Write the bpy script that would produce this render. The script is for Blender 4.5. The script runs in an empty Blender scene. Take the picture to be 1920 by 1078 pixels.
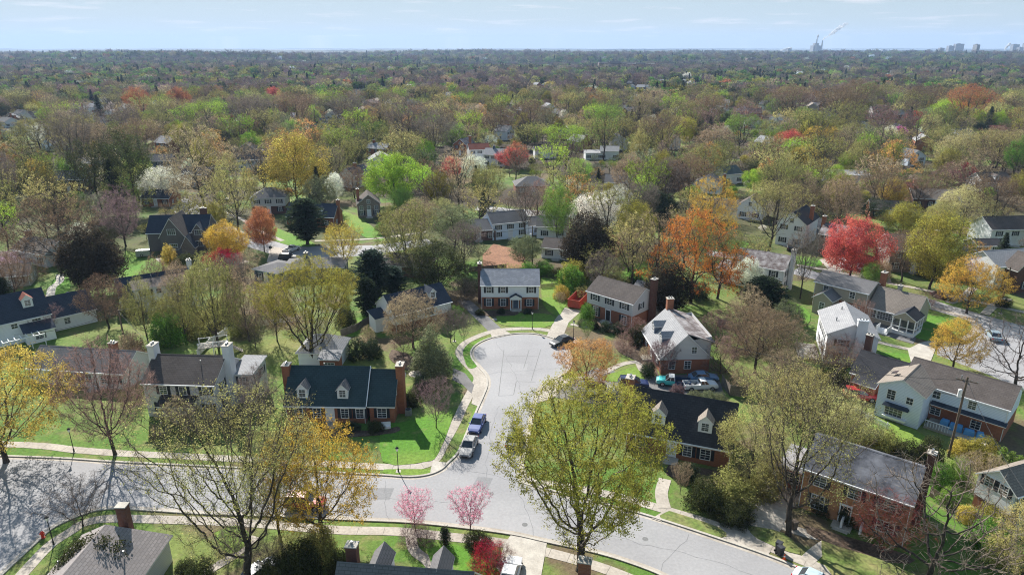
import bpy, math, random
import numpy as np
from mathutils import Vector, Matrix
R_ = math.radians
C = bpy.context.scene.collection
scene = bpy.context.scene
# ------------------------------------------------------------------ camera
F_ = 1280.0; TH = math.atan((539 - 88) / F_); CAMH = 50.0
cd = bpy.data.cameras.new("camera"); cam = bpy.data.objects.new("camera", cd); C.objects.link(cam)
cam.location = (0, 0, CAMH); cam.rotation_euler = (math.pi / 2 - TH, 0, 0)
cd.sensor_fit = 'HORIZONTAL'; cd.angle = 2 * math.atan(960 / F_); cd.clip_start = 1; cd.clip_end = 60000
scene.camera = cam
# ------------------------------------------------------------------ sky and sun
SUN_EL, SUN_AZ = R_(36), math.atan2(-.43, .90)          # azimuth measured from +Y towards +X
w = bpy.data.worlds.new("World"); scene.world = w; w.use_nodes = True
nt = w.node_tree; N = nt.nodes; Lk = nt.links; bg = N['Background']
sky = N.new('ShaderNodeTexSky'); sky.sky_type = 'NISHITA'; sky.sun_disc = False
sky.sun_elevation = SUN_EL; sky.sun_rotation = SUN_AZ % (2 * math.pi)
sky.air_density = 1.0; sky.dust_density = 0.0; sky.ozone_density = 3.0; sky.altitude = 1500
tc = N.new('ShaderNodeTexCoord'); sep = N.new('ShaderNodeSeparateXYZ'); Lk.new(tc.outputs['Generated'], sep.inputs[0])
mx = N.new('ShaderNodeMath'); mx.operation = 'MAXIMUM'; mx.inputs[1].default_value = .012; Lk.new(sep.outputs['Z'], mx.inputs[0])
ad = N.new('ShaderNodeMath'); ad.operation = 'ADD'; ad.inputs[1].default_value = .05; Lk.new(mx.outputs[0], ad.inputs[0])
dv = N.new('ShaderNodeVectorMath'); dv.operation = 'DIVIDE'
cb = N.new('ShaderNodeCombineXYZ')
for i in range(3): Lk.new(ad.outputs[0], cb.inputs[i])
Lk.new(tc.outputs['Generated'], dv.inputs[0]); Lk.new(cb.outputs[0], dv.inputs[1])
mp = N.new('ShaderNodeMapping'); mp.inputs['Scale'].default_value = (.62, .60, 0); mp.inputs['Location'].default_value = (2.35, 1.2, 0)
Lk.new(dv.outputs[0], mp.inputs[0])
nz = N.new('ShaderNodeTexNoise'); nz.inputs['Scale'].default_value = 1.5; nz.inputs['Detail'].default_value = 7; nz.inputs['Roughness'].default_value = .55
Lk.new(mp.outputs[0], nz.inputs['Vector'])
cr = N.new('ShaderNodeValToRGB'); cr.color_ramp.elements[0].position = .56; cr.color_ramp.elements[1].position = .70
Lk.new(nz.outputs['Fac'], cr.inputs[0])
cmul = N.new('ShaderNodeMath'); cmul.operation = 'MULTIPLY'; cmul.inputs[1].default_value = .62; Lk.new(cr.outputs[0], cmul.inputs[0])
mixc = N.new('ShaderNodeMixRGB'); Lk.new(cmul.outputs[0], mixc.inputs[0])
sa = N.new('ShaderNodeVectorMath'); sa.operation = 'ADD'; sa.inputs[1].default_value = (2, 2, 2); Lk.new(sky.outputs[0], sa.inputs[0])
sq = N.new('ShaderNodeVectorMath'); sq.operation = 'DIVIDE'; Lk.new(sky.outputs[0], sq.inputs[0]); Lk.new(sa.outputs[0], sq.inputs[1])
sm = N.new('ShaderNodeVectorMath'); sm.operation = 'MULTIPLY'; sm.inputs[1].default_value = (3.55, 3.95, 4.1); Lk.new(sq.outputs[0], sm.inputs[0])
Lk.new(sm.outputs[0], mixc.inputs[1])
mixc.inputs[2].default_value = (4.6, 4.4, 4.45, 1)
Lk.new(mixc.outputs[0], bg.inputs[0]); bg.inputs[1].default_value = 0.105
sd = bpy.data.lights.new("sun", 'SUN'); sd.energy = 5.0; sd.angle = R_(.5); sd.color = (1, .955, .88)
sun = bpy.data.objects.new("sun", sd); C.objects.link(sun)
sdir = Vector((math.sin(SUN_AZ) * math.cos(SUN_EL), math.cos(SUN_AZ) * math.cos(SUN_EL), math.sin(SUN_EL)))
sun.rotation_euler = sdir.to_track_quat('Z', 'Y').to_euler(); sun.location = sdir * 300
vs = scene.view_settings; vs.view_transform = 'Standard'; vs.look = 'None'; vs.gamma = 1; vs.exposure = 1.1
scene.cycles.max_bounces = 6; scene.cycles.transparent_max_bounces = 8; scene.cycles.volume_bounces = 0; scene.cycles.filter_width = 1.1; scene.cycles.use_denoising = True; scene.cycles.denoiser = 'OPENIMAGEDENOISE'; scene.cycles.denoising_prefilter = 'NONE'; scene.cycles.denoising_input_passes = 'RGB_ALBEDO_NORMAL'
# ------------------------------------------------------------------ helpers
cT, sT = math.cos(TH), math.sin(TH)
def P(x, y, z=0.0):
    """survey point of the photograph -> ground position at height z"""
    u = (x - 960) / F_; v = (y - 539) / F_; k = (CAMH - z) / (sT + v * cT)
    return (u * k, (cT - v * sT) * k)
def proj(X, Y, Z=0):
    dz = CAMH - Z; f = Y * cT + dz * sT
    return (960 + F_ * X / f, 539 + F_ * (-Y * sT + dz * cT) / f)
def htop(x, yb, yt):
    X, Y = P(x, yb); v = (yt - 539) / F_
    return CAMH - Y * (sT + v * cT) / (cT - v * sT)
def hill(x, y):
    d = math.hypot(x, y); a = min(1, max(0, (d - 500) / 2500))
    return a * (7 * math.sin(x / 610 + 1.3) * math.cos(y / 790 + .4) + 5 * math.sin(x / 270 + y / 430) + 3 * math.sin(y / 190 - x / 520)) - a * 6
LABELLED = []
def tag(o, label, cat, group=None, kind=None):
    if label: o['label'] = label
    if cat: o['category'] = cat
    if group: o['group'] = group
    if kind: o['kind'] = kind
    return o
def empty(name, loc, rz=0):
    o = bpy.data.objects.new(name, None); C.objects.link(o); o.location = loc; o.rotation_euler = (0, 0, rz)
    o.empty_display_size = .3
    return o
class MB:
    def __init__(s): s.v = []; s.f = []; s.m = []
    def poly(s, pts, m=0):
        b = len(s.v); s.v += [tuple(p) for p in pts]; s.f.append(tuple(range(b, b + len(pts)))); s.m.append(m)
    def box(s, x0, x1, y0, y1, z0, z1, m=0, ins=0):
        b = len(s.v)
        s.v += [(x0, y0, z0), (x1, y0, z0), (x1, y1, z0), (x0, y1, z0), (x0 + ins, y0 + ins, z1), (x1 - ins, y0 + ins, z1), (x1 - ins, y1 - ins, z1), (x0 + ins, y1 - ins, z1)]
        for q in ((0, 3, 2, 1), (4, 5, 6, 7), (0, 1, 5, 4), (1, 2, 6, 5), (2, 3, 7, 6), (3, 0, 4, 7)):
            s.f.append(tuple(b + i for i in q)); s.m.append(m)
        return s
    def tube(s, p0, p1, r0, r1=None, n=8, m=0, cap=True):
        r1 = r0 if r1 is None else r1
        p0 = Vector(p0); p1 = Vector(p1); d = (p1 - p0).normalized()
        a = d.orthogonal().normalized(); c = d.cross(a); b = len(s.v)
        for p, r in ((p0, r0), (p1, r1)):
            for i in range(n):
                t = 2 * math.pi * i / n; q = p + a * (r * math.cos(t)) + c * (r * math.sin(t)); s.v.append(tuple(q))
        for i in range(n):
            j = (i + 1) % n; s.f.append((b + i, b + j, b + n + j, b + n + i)); s.m.append(m)
        if cap:
            s.f.append(tuple(b + i for i in range(n))[::-1]); s.m.append(m)
            s.f.append(tuple(b + n + i for i in range(n))); s.m.append(m)
        return s
    def ball(s, c, rx, ry, rz, m=0, nu=10, nv=6):
        b = len(s.v)
        for j in range(nv + 1):
            ph = math.pi * j / nv
            for i in range(nu):
                t = 2 * math.pi * i / nu; s.v.append((c[0] + rx * math.sin(ph) * math.cos(t), c[1] + ry * math.sin(ph) * math.sin(t), c[2] + rz * math.cos(ph)))
        for j in range(nv):
            for i in range(nu):
                k = (i + 1) % nu; s.f.append((b + j * nu + i, b + (j + 1) * nu + i, b + (j + 1) * nu + k, b + j * nu + k)); s.m.append(m)
        return s
    def xf(s, M, start=0):
        for i in range(start, len(s.v)): s.v[i] = tuple(M @ Vector(s.v[i]))
        return s
    def mesh(s, name, mats, smooth=False):
        me = bpy.data.meshes.new(name); me.from_pydata(s.v, [], s.f); me.update()
        for m in (mats if isinstance(mats, (list, tuple)) else [mats]): me.materials.append(m)
        me.polygons.foreach_set('material_index', s.m)
        uv = me.uv_layers.new(name='uv')
        for p in me.polygons:
            n = p.normal
            u = Vector((0, 0, 1)).cross(n)
            u = Vector((1, 0, 0)) if u.length < .02 else u.normalized()
            vv = n.cross(u)
            for li in p.loop_indices:
                co = me.vertices[me.loops[li].vertex_index].co
                uv.data[li].uv = (co.dot(u), co.dot(vv))
        if smooth: me.polygons.foreach_set('use_smooth', [True] * len(me.polygons))
        me.update()
        return me
    def build(s, name, mats, parent=None, loc=None, rz=0, smooth=False):
        return link(name, s.mesh(name, mats, smooth), parent, loc, rz)
def link(name, me, parent=None, loc=None, rz=0):
    o = bpy.data.objects.new(name, me); C.objects.link(o)
    if parent: o.parent = parent
    if loc is not None: o.location = loc
    o.rotation_euler = (0, 0, rz)
    return o
# ------------------------------------------------------------------ materials
def new_mat(name):
    m = bpy.data.materials.new(name); m.use_nodes = True; n = m.node_tree.nodes
    return m, m.node_tree, n, m.node_tree.links, n['Principled BSDF']
def noisy(name, c1, c2, scale=.6, rough=.85, bump=0, fine=8, contrast=(.35, .65), spec=.3, metal=0, coat=0, amt=.25):
    m, t, n, l, b = new_mat(name)
    tc = n.new('ShaderNodeTexCoord'); a = n.new('ShaderNodeTexNoise'); a.inputs['Scale'].default_value = scale; a.inputs['Detail'].default_value = 5
    l.new(tc.outputs['Object'], a.inputs['Vector'])
    r = n.new('ShaderNodeMapRange'); r.inputs[1].default_value = contrast[0]; r.inputs[2].default_value = contrast[1]; l.new(a.outputs['Fac'], r.inputs[0])
    x = n.new('ShaderNodeMixRGB'); x.inputs[1].default_value = (*c1, 1); x.inputs[2].default_value = (*c2, 1); l.new(r.outputs[0], x.inputs[0])
    f = n.new('ShaderNodeTexNoise'); f.inputs['Scale'].default_value = fine; f.inputs['Detail'].default_value = 3; l.new(tc.outputs['Object'], f.inputs['Vector'])
    r2 = n.new('ShaderNodeMapRange'); r2.inputs[1].default_value = .3; r2.inputs[2].default_value = .7; r2.inputs[3].default_value = 1 - amt; r2.inputs[4].default_value = 1 + amt; l.new(f.outputs['Fac'], r2.inputs[0])
    mu = n.new('ShaderNodeVectorMath'); mu.operation = 'SCALE'; l.new(x.outputs[0], mu.inputs[0]); l.new(r2.outputs[0], mu.inputs['Scale'])
    l.new(mu.outputs[0], b.inputs['Base Color'])
    b.inputs['Roughness'].default_value = rough; b.inputs['Metallic'].default_value = metal; b.inputs['Specular IOR Level'].default_value = spec
    b.inputs['Coat Weight'].default_value = coat
    if bump:
        bu = n.new('ShaderNodeBump'); bu.inputs['Strength'].default_value = bump; bu.inputs['Distance'].default_value = .05
        l.new(f.outputs['Fac'], bu.inputs['Height']); l.new(bu.outputs[0], b.inputs['Normal'])
    return m
def courses(name, c1, c2, mortar, bw, bh, ms=.02, rough=.85, patch=None, patchamt=.5, spec=.3, ps=.35):
    """rows of shingles, bricks or boards from a brick pattern in metres"""
    m, t, n, l, b = new_mat(name)
    tc = n.new('ShaderNodeTexCoord'); k = n.new('ShaderNodeTexBrick'); l.new(tc.outputs['UV'], k.inputs['Vector'])
    k.inputs['Color1'].default_value = (*c1, 1); k.inputs['Color2'].default_value = (*c2, 1); k.inputs['Mortar'].default_value = (*mortar, 1)
    k.inputs['Scale'].default_value = 1; k.inputs['Brick Width'].default_value = bw; k.inputs['Row Height'].default_value = bh; k.inputs['Mortar Size'].default_value = ms; k.inputs['Mortar Smooth'].default_value = .3
    a = n.new('ShaderNodeTexNoise'); a.inputs['Scale'].default_value = ps; a.inputs['Detail'].default_value = 6; a.inputs['Roughness'].default_value = .62; l.new(tc.outputs['Object'], a.inputs['Vector'])
    r = n.new('ShaderNodeMapRange'); r.inputs[1].default_value = .42; r.inputs[2].default_value = .68; r.inputs[4].default_value = patchamt; l.new(a.outputs['Fac'], r.inputs[0])
    x = n.new('ShaderNodeMixRGB'); l.new(r.outputs[0], x.inputs[0]); l.new(k.outputs['Color'], x.inputs[1]); x.inputs[2].default_value = (*(patch or c2), 1)
    l.new(x.outputs[0], b.inputs['Base Color']); b.inputs['Roughness'].default_value = rough; b.inputs['Specular IOR Level'].default_value = spec
    return m
M = {}
M['white'] = noisy('white paint', (.74, .75, .76), (.66, .67, .69), .5, .6, amt=.04)
M['trim'] = noisy('white trim', (.78, .78, .78), (.7, .7, .7), .5, .6, amt=.03)
M['concrete'] = noisy('pale concrete', (.44, .41, .36), (.36, .33, .29), .8, .9, .1, 6, amt=.12)
M['path'] = noisy('sidewalk concrete', (.40, .36, .31), (.31, .275, .235), .35, .9, .1, 3, amt=.16)
M['asphalt'] = noisy('worn pale asphalt', (.315, .31, .315), (.25, .246, .252), .09, .92, .08, 3, amt=.07)
M['dark_asphalt'] = noisy('driveway asphalt', (.17, .165, .165), (.12, .115, .115), .3, .92, .1, 5, amt=.12)
M['seam'] = noisy('tar seam', (.19, .19, .19), (.15, .15, .15), 1, .9)
M['black'] = noisy('black paint', (.02, .022, .025), (.03, .03, .035), 2, .5)
M['shutter'] = noisy('dark shutter paint', (.018, .022, .028), (.03, .034, .04), 2, .6)
M['wood'] = noisy('weathered wood', (.16, .12, .09), (.1, .075, .055), 1.2, .9, amt=.3)
M['fencewood'] = noisy('grey fence wood', (.2, .17, .14), (.13, .11, .09), 1.2, .9, amt=.3)
M['metal'] = noisy('grey metal', (.35, .36, .37), (.28, .29, .3), 3, .45, metal=.6)
M['earth'] = noisy('orange mulch', (.25, .125, .07), (.19, .09, .05), .3, .95, .3, 2.5, amt=.3)
M['mulch'] = noisy('brown mulch', (.075, .05, .035), (.12, .085, .06), .8, .95, .3, 4, amt=.4)
M['rubber'] = noisy('tyre rubber', (.018, .018, .018), (.025, .025, .025), 3, .8)
M['bark'] = noisy('bark', (.038, .030, .026), (.075, .06, .048), 1.2, .95, .3, 6, amt=.35)
M['twig'] = noisy('twig bark', (.125, .10, .078), (.07, .055, .043), .3, .95, amt=.2)
M['brick'] = courses('red brick', (.34, .125, .06), (.26, .09, .045), (.30, .19, .14), .4, .15, .012, patch=(.17, .06, .04), patchamt=.5)
M['brick_orange'] = courses('orange brick', (.46, .22, .10), (.37, .165, .075), (.34, .22, .14), .4, .15, .012, patch=(.27, .11, .06), patchamt=.5)
M['brick_dark'] = courses('brown brick', (.14, .065, .045), (.10, .045, .035), (.12, .08, .065), .4, .15, .012)
M['stone'] = courses('rubble stone', (.24, .19, .15), (.15, .115, .09), (.25, .22, .19), .5, .28, .03)
M['siding_white'] = courses('white siding', (.79, .80, .81), (.76, .775, .79), (.58, .6, .63), 40, .22, .02, .6)
M['siding_blue'] = courses('pale blue siding', (.68, .76, .88), (.66, .74, .86), (.32, .42, .54), 40, .22, .02, .6)
M['siding_grey'] = courses('pale grey siding', (.58, .57, .57), (.55, .545, .545), (.4, .4, .4), 40, .22, .02, .6)
M['siding_tan'] = courses('tan siding', (.34, .31, .25), (.32, .29, .235), (.24, .215, .17), 40, .22, .02, .6)
M['siding_dark'] = courses('dark taupe shingles', (.15, .135, .13), (.13, .12, .115), (.10, .09, .09), .4, .25, .02, .7)
M['siding_navy'] = courses('blue grey siding', (.09, .12, .17), (.08, .11, .16), (.06, .08, .12), 40, .22, .02, .7)
def roofm(k, c, d=.75, patch=None, pa=.4, bw=.55, bh=.3, **kw):
    M[k] = courses(k.replace('_', ' '), c, tuple(x * d for x in c), tuple(x * .6 for x in c), bw, bh, .035, .9, patch or tuple(x * 1.25 for x in c), pa, spec=.12, **kw)
roofm('roof_green', (.042, .070, .078), .82)
roofm('roof_navy', (.05, .062, .085), .8)
roofm('roof_brown', (.115, .098, .09))
roofm('roof_grey', (.16, .155, .158), .85)
roofm('roof_dark', (.05, .05, .056))
roofm('roof_slate', (.10, .105, .125), .42, (.21, .215, .24), .75, bw=.5, bh=.34)
roofm('roof_pale', (.34, .34, .35), .82, (.22, .22, .235), .6)
roofm('roof_mauve', (.33, .295, .285), .78, (.23, .21, .205), .6)
roofm('roof_tan', (.24, .205, .175), .85)
roofm('roof_worn', (.16, .13, .125), .8, (.42, .40, .40), .85, ps=.8)
roofm('roof_slatepatch', (.33, .34, .37), .7, (.19, .2, .23), .7, ps=.6)
roofm('roof_red', (.26, .09, .065))
def glass():
    m, t, n, l, b = new_mat('window glass')
    tc = n.new('ShaderNodeTexCoord'); a = n.new('ShaderNodeTexNoise'); a.inputs['Scale'].default_value = .9; l.new(tc.outputs['Object'], a.inputs['Vector'])
    oi = n.new('ShaderNodeObjectInfo')
    r = n.new('ShaderNodeValToRGB'); r.color_ramp.elements[0].color = (.010, .013, .018, 1); r.color_ramp.elements[1].color = (.07, .078, .085, 1); l.new(oi.outputs['Random'], r.inputs[0])
    l.new(r.outputs[0], b.inputs['Base Color']); b.inputs['Roughness'].default_value = .08; b.inputs['Specular IOR Level'].default_value = .7
    return m
M['glass'] = glass()
def paint(name, c, rough=.4, metal=.0):
    m, t, n, l, b = new_mat(name); b.inputs['Base Color'].default_value = (*c, 1); b.inputs['Metallic'].default_value = metal
    b.inputs['Roughness'].default_value = rough; b.inputs['Coat Weight'].default_value = .35; b.inputs['Coat Roughness'].default_value = .06
    tc = n.new('ShaderNodeTexCoord'); a = n.new('ShaderNodeTexNoise'); a.inputs['Scale'].default_value = 2; l.new(tc.outputs['Object'], a.inputs['Vector'])
    r = n.new('ShaderNodeMapRange'); r.inputs[3].default_value = rough - .08; r.inputs[4].default_value = rough + .15; l.new(a.outputs['Fac'], r.inputs[0]); l.new(r.outputs[0], b.inputs['Roughness'])
    return m
def light_mat(name, c):
    m, t, n, l, b = new_mat(name); b.inputs['Base Color'].default_value = (*c, 1); b.inputs['Roughness'].default_value = .1; return m
M['headlight'] = light_mat('headlight glass', (.8, .82, .85)); M['taillight'] = light_mat('tail light', (.4, .01, .01)); M['lampglass'] = light_mat('lamp glass', (.75, .75, .7))
M['rim'] = noisy('alloy rim', (.45, .46, .48), (.4, .4, .42), 3, .3, metal=.8)
def leaf_mat(name, inst):
    m = bpy.data.materials.new(name); m.use_nodes = True; n = m.node_tree.nodes; l = m.node_tree.links; n.clear()
    out = n.new('ShaderNodeOutputMaterial')
    if inst:
        c = n.new('ShaderNodeAttribute'); c.attribute_type = 'INSTANCER'; c.attribute_name = 'tint'; col = c.outputs['Color']
    else:
        c = n.new('ShaderNodeObjectInfo'); col = c.outputs['Color']
    a = n.new('ShaderNodeAttribute'); a.attribute_name = 'rnd'
    r = n.new('ShaderNodeMapRange'); r.inputs[3].default_value = .55; r.inputs[4].default_value = 1.4; l.new(a.outputs['Fac'], r.inputs[0])
    tc = n.new('ShaderNodeTexCoord'); z = n.new('ShaderNodeTexNoise'); z.inputs['Scale'].default_value = .45; z.inputs['Detail'].default_value = 2; l.new(tc.outputs['Object'], z.inputs['Vector'])
    r2 = n.new('ShaderNodeMapRange'); r2.inputs[1].default_value = .35; r2.inputs[2].default_value = .65; r2.inputs[3].default_value = .78; r2.inputs[4].default_value = 1.18; l.new(z.outputs['Fac'], r2.inputs[0])
    mm = n.new('ShaderNodeMath'); mm.operation = 'MULTIPLY'; l.new(r.outputs[0], mm.inputs[0]); l.new(r2.outputs[0], mm.inputs[1])
    s = n.new('ShaderNodeVectorMath'); s.operation = 'SCALE'; l.new(col, s.inputs[0]); l.new(mm.outputs[0], s.inputs['Scale'])
    hs = n.new('ShaderNodeHueSaturation'); l.new(s.outputs[0], hs.inputs['Color'])
    r3 = n.new('ShaderNodeMapRange'); r3.inputs[3].default_value = .462; r3.inputs[4].default_value = .535; l.new(z.outputs['Fac'], r3.inputs[0]); l.new(r3.outputs[0], hs.inputs['Hue'])
    d = n.new('ShaderNodeBsdfDiffuse'); tr = n.new('ShaderNodeBsdfTranslucent'); x = n.new('ShaderNodeMixShader'); x.inputs[0].default_value = .45
    l.new(hs.outputs[0], d.inputs[0]); l.new(hs.outputs[0], tr.inputs[0]); l.new(d.outputs[0], x.inputs[1]); l.new(tr.outputs[0], x.inputs[2]); l.new(x.outputs[0], out.inputs[0])
    return m
M['leaf'] = leaf_mat('leaves', False); M['leaf_wood'] = leaf_mat('woodland leaves', True)
# ------------------------------------------------------------------ ground
def ground_mat(name='lawn and ground', g1=(.085, .165, .028), g2=(.145, .18, .05), dry=(.5, .68), bare=(.53, .6), woods=True):
    m, t, n, l, b = new_mat(name)
    tc = n.new('ShaderNodeTexCoord')
    def nz(s, d=4, ro=.5):
        a = n.new('ShaderNodeTexNoise'); a.inputs['Scale'].default_value = s; a.inputs['Detail'].default_value = d; a.inputs['Roughness'].default_value = ro; l.new(tc.outputs['Object'], a.inputs['Vector']); return a.outputs['Fac']
    def mr(i, a0, a1, b0=0, b1=1):
        r = n.new('ShaderNodeMapRange'); r.inputs[1].default_value = a0; r.inputs[2].default_value = a1; r.inputs[3].default_value = b0; r.inputs[4].default_value = b1; l.new(i, r.inputs[0]); return r.outputs[0]
    def mix(f, a, c):
        x = n.new('ShaderNodeMixRGB'); l.new(f, x.inputs[0])
        for i, q in ((1, a), (2, c)):
            if isinstance(q, tuple): x.inputs[i].default_value = (*q, 1)
            else: l.new(q, x.inputs[i])
        return x.outputs[0]
    g = mix(mr(nz(.055, 3), .4, .6), g1, g2)
    g = mix(mr(nz(.35, 6, .65), *dry), g, (.20, .19, .075))
    g = mix(mr(nz(.05, 5, .6), *bare), g, (.13, .10, .06))
    sp = n.new('ShaderNodeSeparateXYZ'); l.new(tc.outputs['Object'], sp.inputs[0]); wd = mr(sp.outputs['Y'], 110 if woods else 5e4, 230 if woods else 6e4)
    wm = n.new('ShaderNodeMath'); wm.operation = 'MULTIPLY'; l.new(wd, wm.inputs[0]); l.new(mr(nz(.02, 4), .42, .5), wm.inputs[1])
    g = mix(wm.outputs[0], g, (.055, .042, .028))
    f = mr(nz(2.2, 5, .7), .3, .7, .68, 1.32)
    s = n.new('ShaderNodeVectorMath'); s.operation = 'SCALE'; l.new(g, s.inputs[0]); l.new(f, s.inputs['Scale']); l.new(s.outputs[0], b.inputs['Base Color'])
    b.inputs['Roughness'].default_value = .95; b.inputs['Specular IOR Level'].default_value = .15
    bu = n.new('ShaderNodeBump'); bu.inputs['Strength'].default_value = .5; bu.inputs['Distance'].default_value = .12; l.new(nz(5, 4, .7), bu.inputs['Height']); l.new(bu.outputs[0], b.inputs['Normal'])
    return m
M['ground'] = ground_mat()
M['lawn'] = ground_mat('fresh lawn', (.085, .20, .024), (.15, .225, .04), (.56, .75), (.62, .72), False)
M['lawn_olive'] = ground_mat('olive lawn', (.10, .17, .03), (.17, .18, .055), (.48, .68), (.56, .66), False)
M['lawn_plain'] = noisy('fresh mown lawn', (.08, .20, .022), (.135, .21, .04), .25, .95, .3, 2.2, amt=.25)
M['dryverge'] = noisy('dry spring grass', (.19, .18, .07), (.11, .16, .035), .5, .95, .3, 2.5, amt=.3)
gm = MB()
rings = [0, 60, 150, 300, 500, 700, 900, 1150, 1400, 1700, 2000, 2400, 2900, 3500, 4200, 5000, 6000, 7500, 9500, 12000, 15400]
ns = 96
gm.v.append((0, 0, 0))
for r in rings[1:]:
    for i in range(ns):
        t = 2 * math.pi * i / ns; x, y = r * math.sin(t), r * math.cos(t); gm.v.append((x, y, hill(x, y)))
for i in range(ns): gm.f.append((0, 1 + (i + 1) % ns, 1 + i)); gm.m.append(0)
for k in range(len(rings) - 2):
    for i in range(ns):
        j = (i + 1) % ns; a = 1 + k * ns; b = a + ns; gm.f.append((a + i, a + j, b + j, b + i)); gm.m.append(0)
g = gm.build('ground', M['ground']); tag(g, None, None, kind='structure')
if g.data.polygons[40].normal.z < 0: g.data.flip_normals()
ZR, ZK = .004, .012
EPS = [0]
def eps(z):
    if z == ZR or z > .2: return z
    EPS[0] += 1; return z + .0011 * EPS[0]
def flat(name, pix, z, mat, h=0, world=False):
    pts = pix if world else [P(x, y) for x, y in pix]
    ar = sum(pts[i][0] * pts[(i + 1) % len(pts)][1] - pts[(i + 1) % len(pts)][0] * pts[i][1] for i in range(len(pts)))
    if ar < 0: pts = pts[::-1]
    if h: h = eps(h)
    m = MB(); m.poly([(x, y, z + h) for x, y in pts])
    if h:
        for i in range(len(pts)):
            a, b = pts[i], pts[(i + 1) % len(pts)]; m.poly([(a[0], a[1], z), (b[0], b[1], z), (b[0], b[1], z + h), (a[0], a[1], z + h)])
    o = m.build(name, mat); tag(o, None, None, kind='structure'); return o
def smooth(pts, k=4):
    """Catmull-Rom through the survey points"""
    out = []; n = len(pts)
    for i in range(n - 1):
        p0 = pts[max(i - 1, 0)]; p1 = pts[i]; p2 = pts[i + 1]; p3 = pts[min(i + 2, n - 1)]
        for j in range(k):
            t = j / k
            out.append(tuple(.5 * ((2 * p1[c]) + (-p0[c] + p2[c]) * t + (2 * p0[c] - 5 * p1[c] + 4 * p2[c] - p3[c]) * t * t + (-p0[c] + 3 * p1[c] - 3 * p2[c] + p3[c]) * t ** 3) for c in (0, 1)))
    out.append(pts[-1]); return out
def ribbon(name, pix, wd, z, mat, h=0, joints=0, off=0):
    pts = smooth([P(x, y) for x, y in pix]); m = MB(); L = []
    if name not in ('kerb', 'gutter'): h = eps(h)
    for i, p in enumerate(pts):
        a = Vector(pts[max(i - 1, 0)]); b = Vector(pts[min(i + 1, len(pts) - 1)]); d = (b - a).normalized(); nn = Vector((-d.y, d.x)); p = Vector(p) + nn * off
        L.append((p - nn * wd / 2, p + nn * wd / 2))
    for (a, b), (c, d) in zip(L, L[1:]):
        m.poly([(*a, z + h), (*c, z + h), (*d, z + h), (*b, z + h)])
        if h:
            m.poly([(*a, z), (*c, z), (*c, z + h), (*a, z + h)]); m.poly([(*d, z), (*b, z), (*b, z + h), (*d, z + h)])
    if joints:
        acc = 0
        for (a, b), (c, d) in zip(L, L[1:]):
            acc += (c - a).length
            if acc > joints:
                acc = 0; e = (c - a).normalized() * .05
                m.poly([(*(a), z + h + .004), (*(a + e), z + h + .004), (*(b + e), z + h + .004), (*b, z + h + .004)], 1)
    o = m.build(name, [mat, M['seam_pale']]); 
    if o.data.polygons[0].normal.z < 0: o.data.flip_normals()
    tag(o, None, None, kind='structure'); return o
M['seam_pale'] = noisy('joint dirt', (.2, .18, .16), (.16, .14, .12), 1, .95)  # darker colour of the joint strips across the sidewalks
NK_L = [(-200, 850), (89, 859), (217, 867), (400, 876), (560, 884), (658, 889), (719, 892), (767, 895), (803, 891), (828, 881), (842, 868), (861, 848), (878, 809), (889, 785), (899, 762), (908, 742), (915, 722), (912, 704), (897, 686), (886, 671), (885, 658), (897, 645), (922, 634), (960, 627), (996, 626), (1028, 632), (1056, 645), (1068, 662), (1070, 680), (1062, 697), (1044, 708), (1024, 718), (1012, 730), (1004, 752), (998, 780), (991, 815), (983, 845), (979, 868), (984, 890), (1003, 911), (1060, 928), (1141, 948), (1221, 970), (1350, 1012), (1440, 1043), (1515, 1074), (1640, 1130)]
SK = [(1330, 1130), (1252, 1082), (1183, 1054), (1116, 1034), (1024, 1014), (960, 1000), (870, 988), (772, 978), (658, 973), (536, 967), (390, 962), (278, 955), (217, 952), (167, 959), (103, 986), (67, 1016), (-10, 1088), (-60, 1135), (-420, 1135), (-420, 850)]
nk = smooth([P(*p) for p in NK_L], 4); sk = smooth([P(*p) for p in SK[:18]], 4)
flat('road', nk + sk + [P(-420, 1135), P(-420, 850)], ZR, M['asphalt'], world=True)
def kerb(pix, name='kerb', off=0):
    ribbon(name, pix, .28, 0, M['concrete'], .13, off=off)
kerb(NK_L, off=.14); kerb(SK[:18], off=.14)
# gutter strips
ribbon('gutter', NK_L, .45, ZR, M['path'], .004, off=-.22)
ribbon('gutter', SK[:18], .45, ZR, M['path'], .004, off=-.22)
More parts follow.
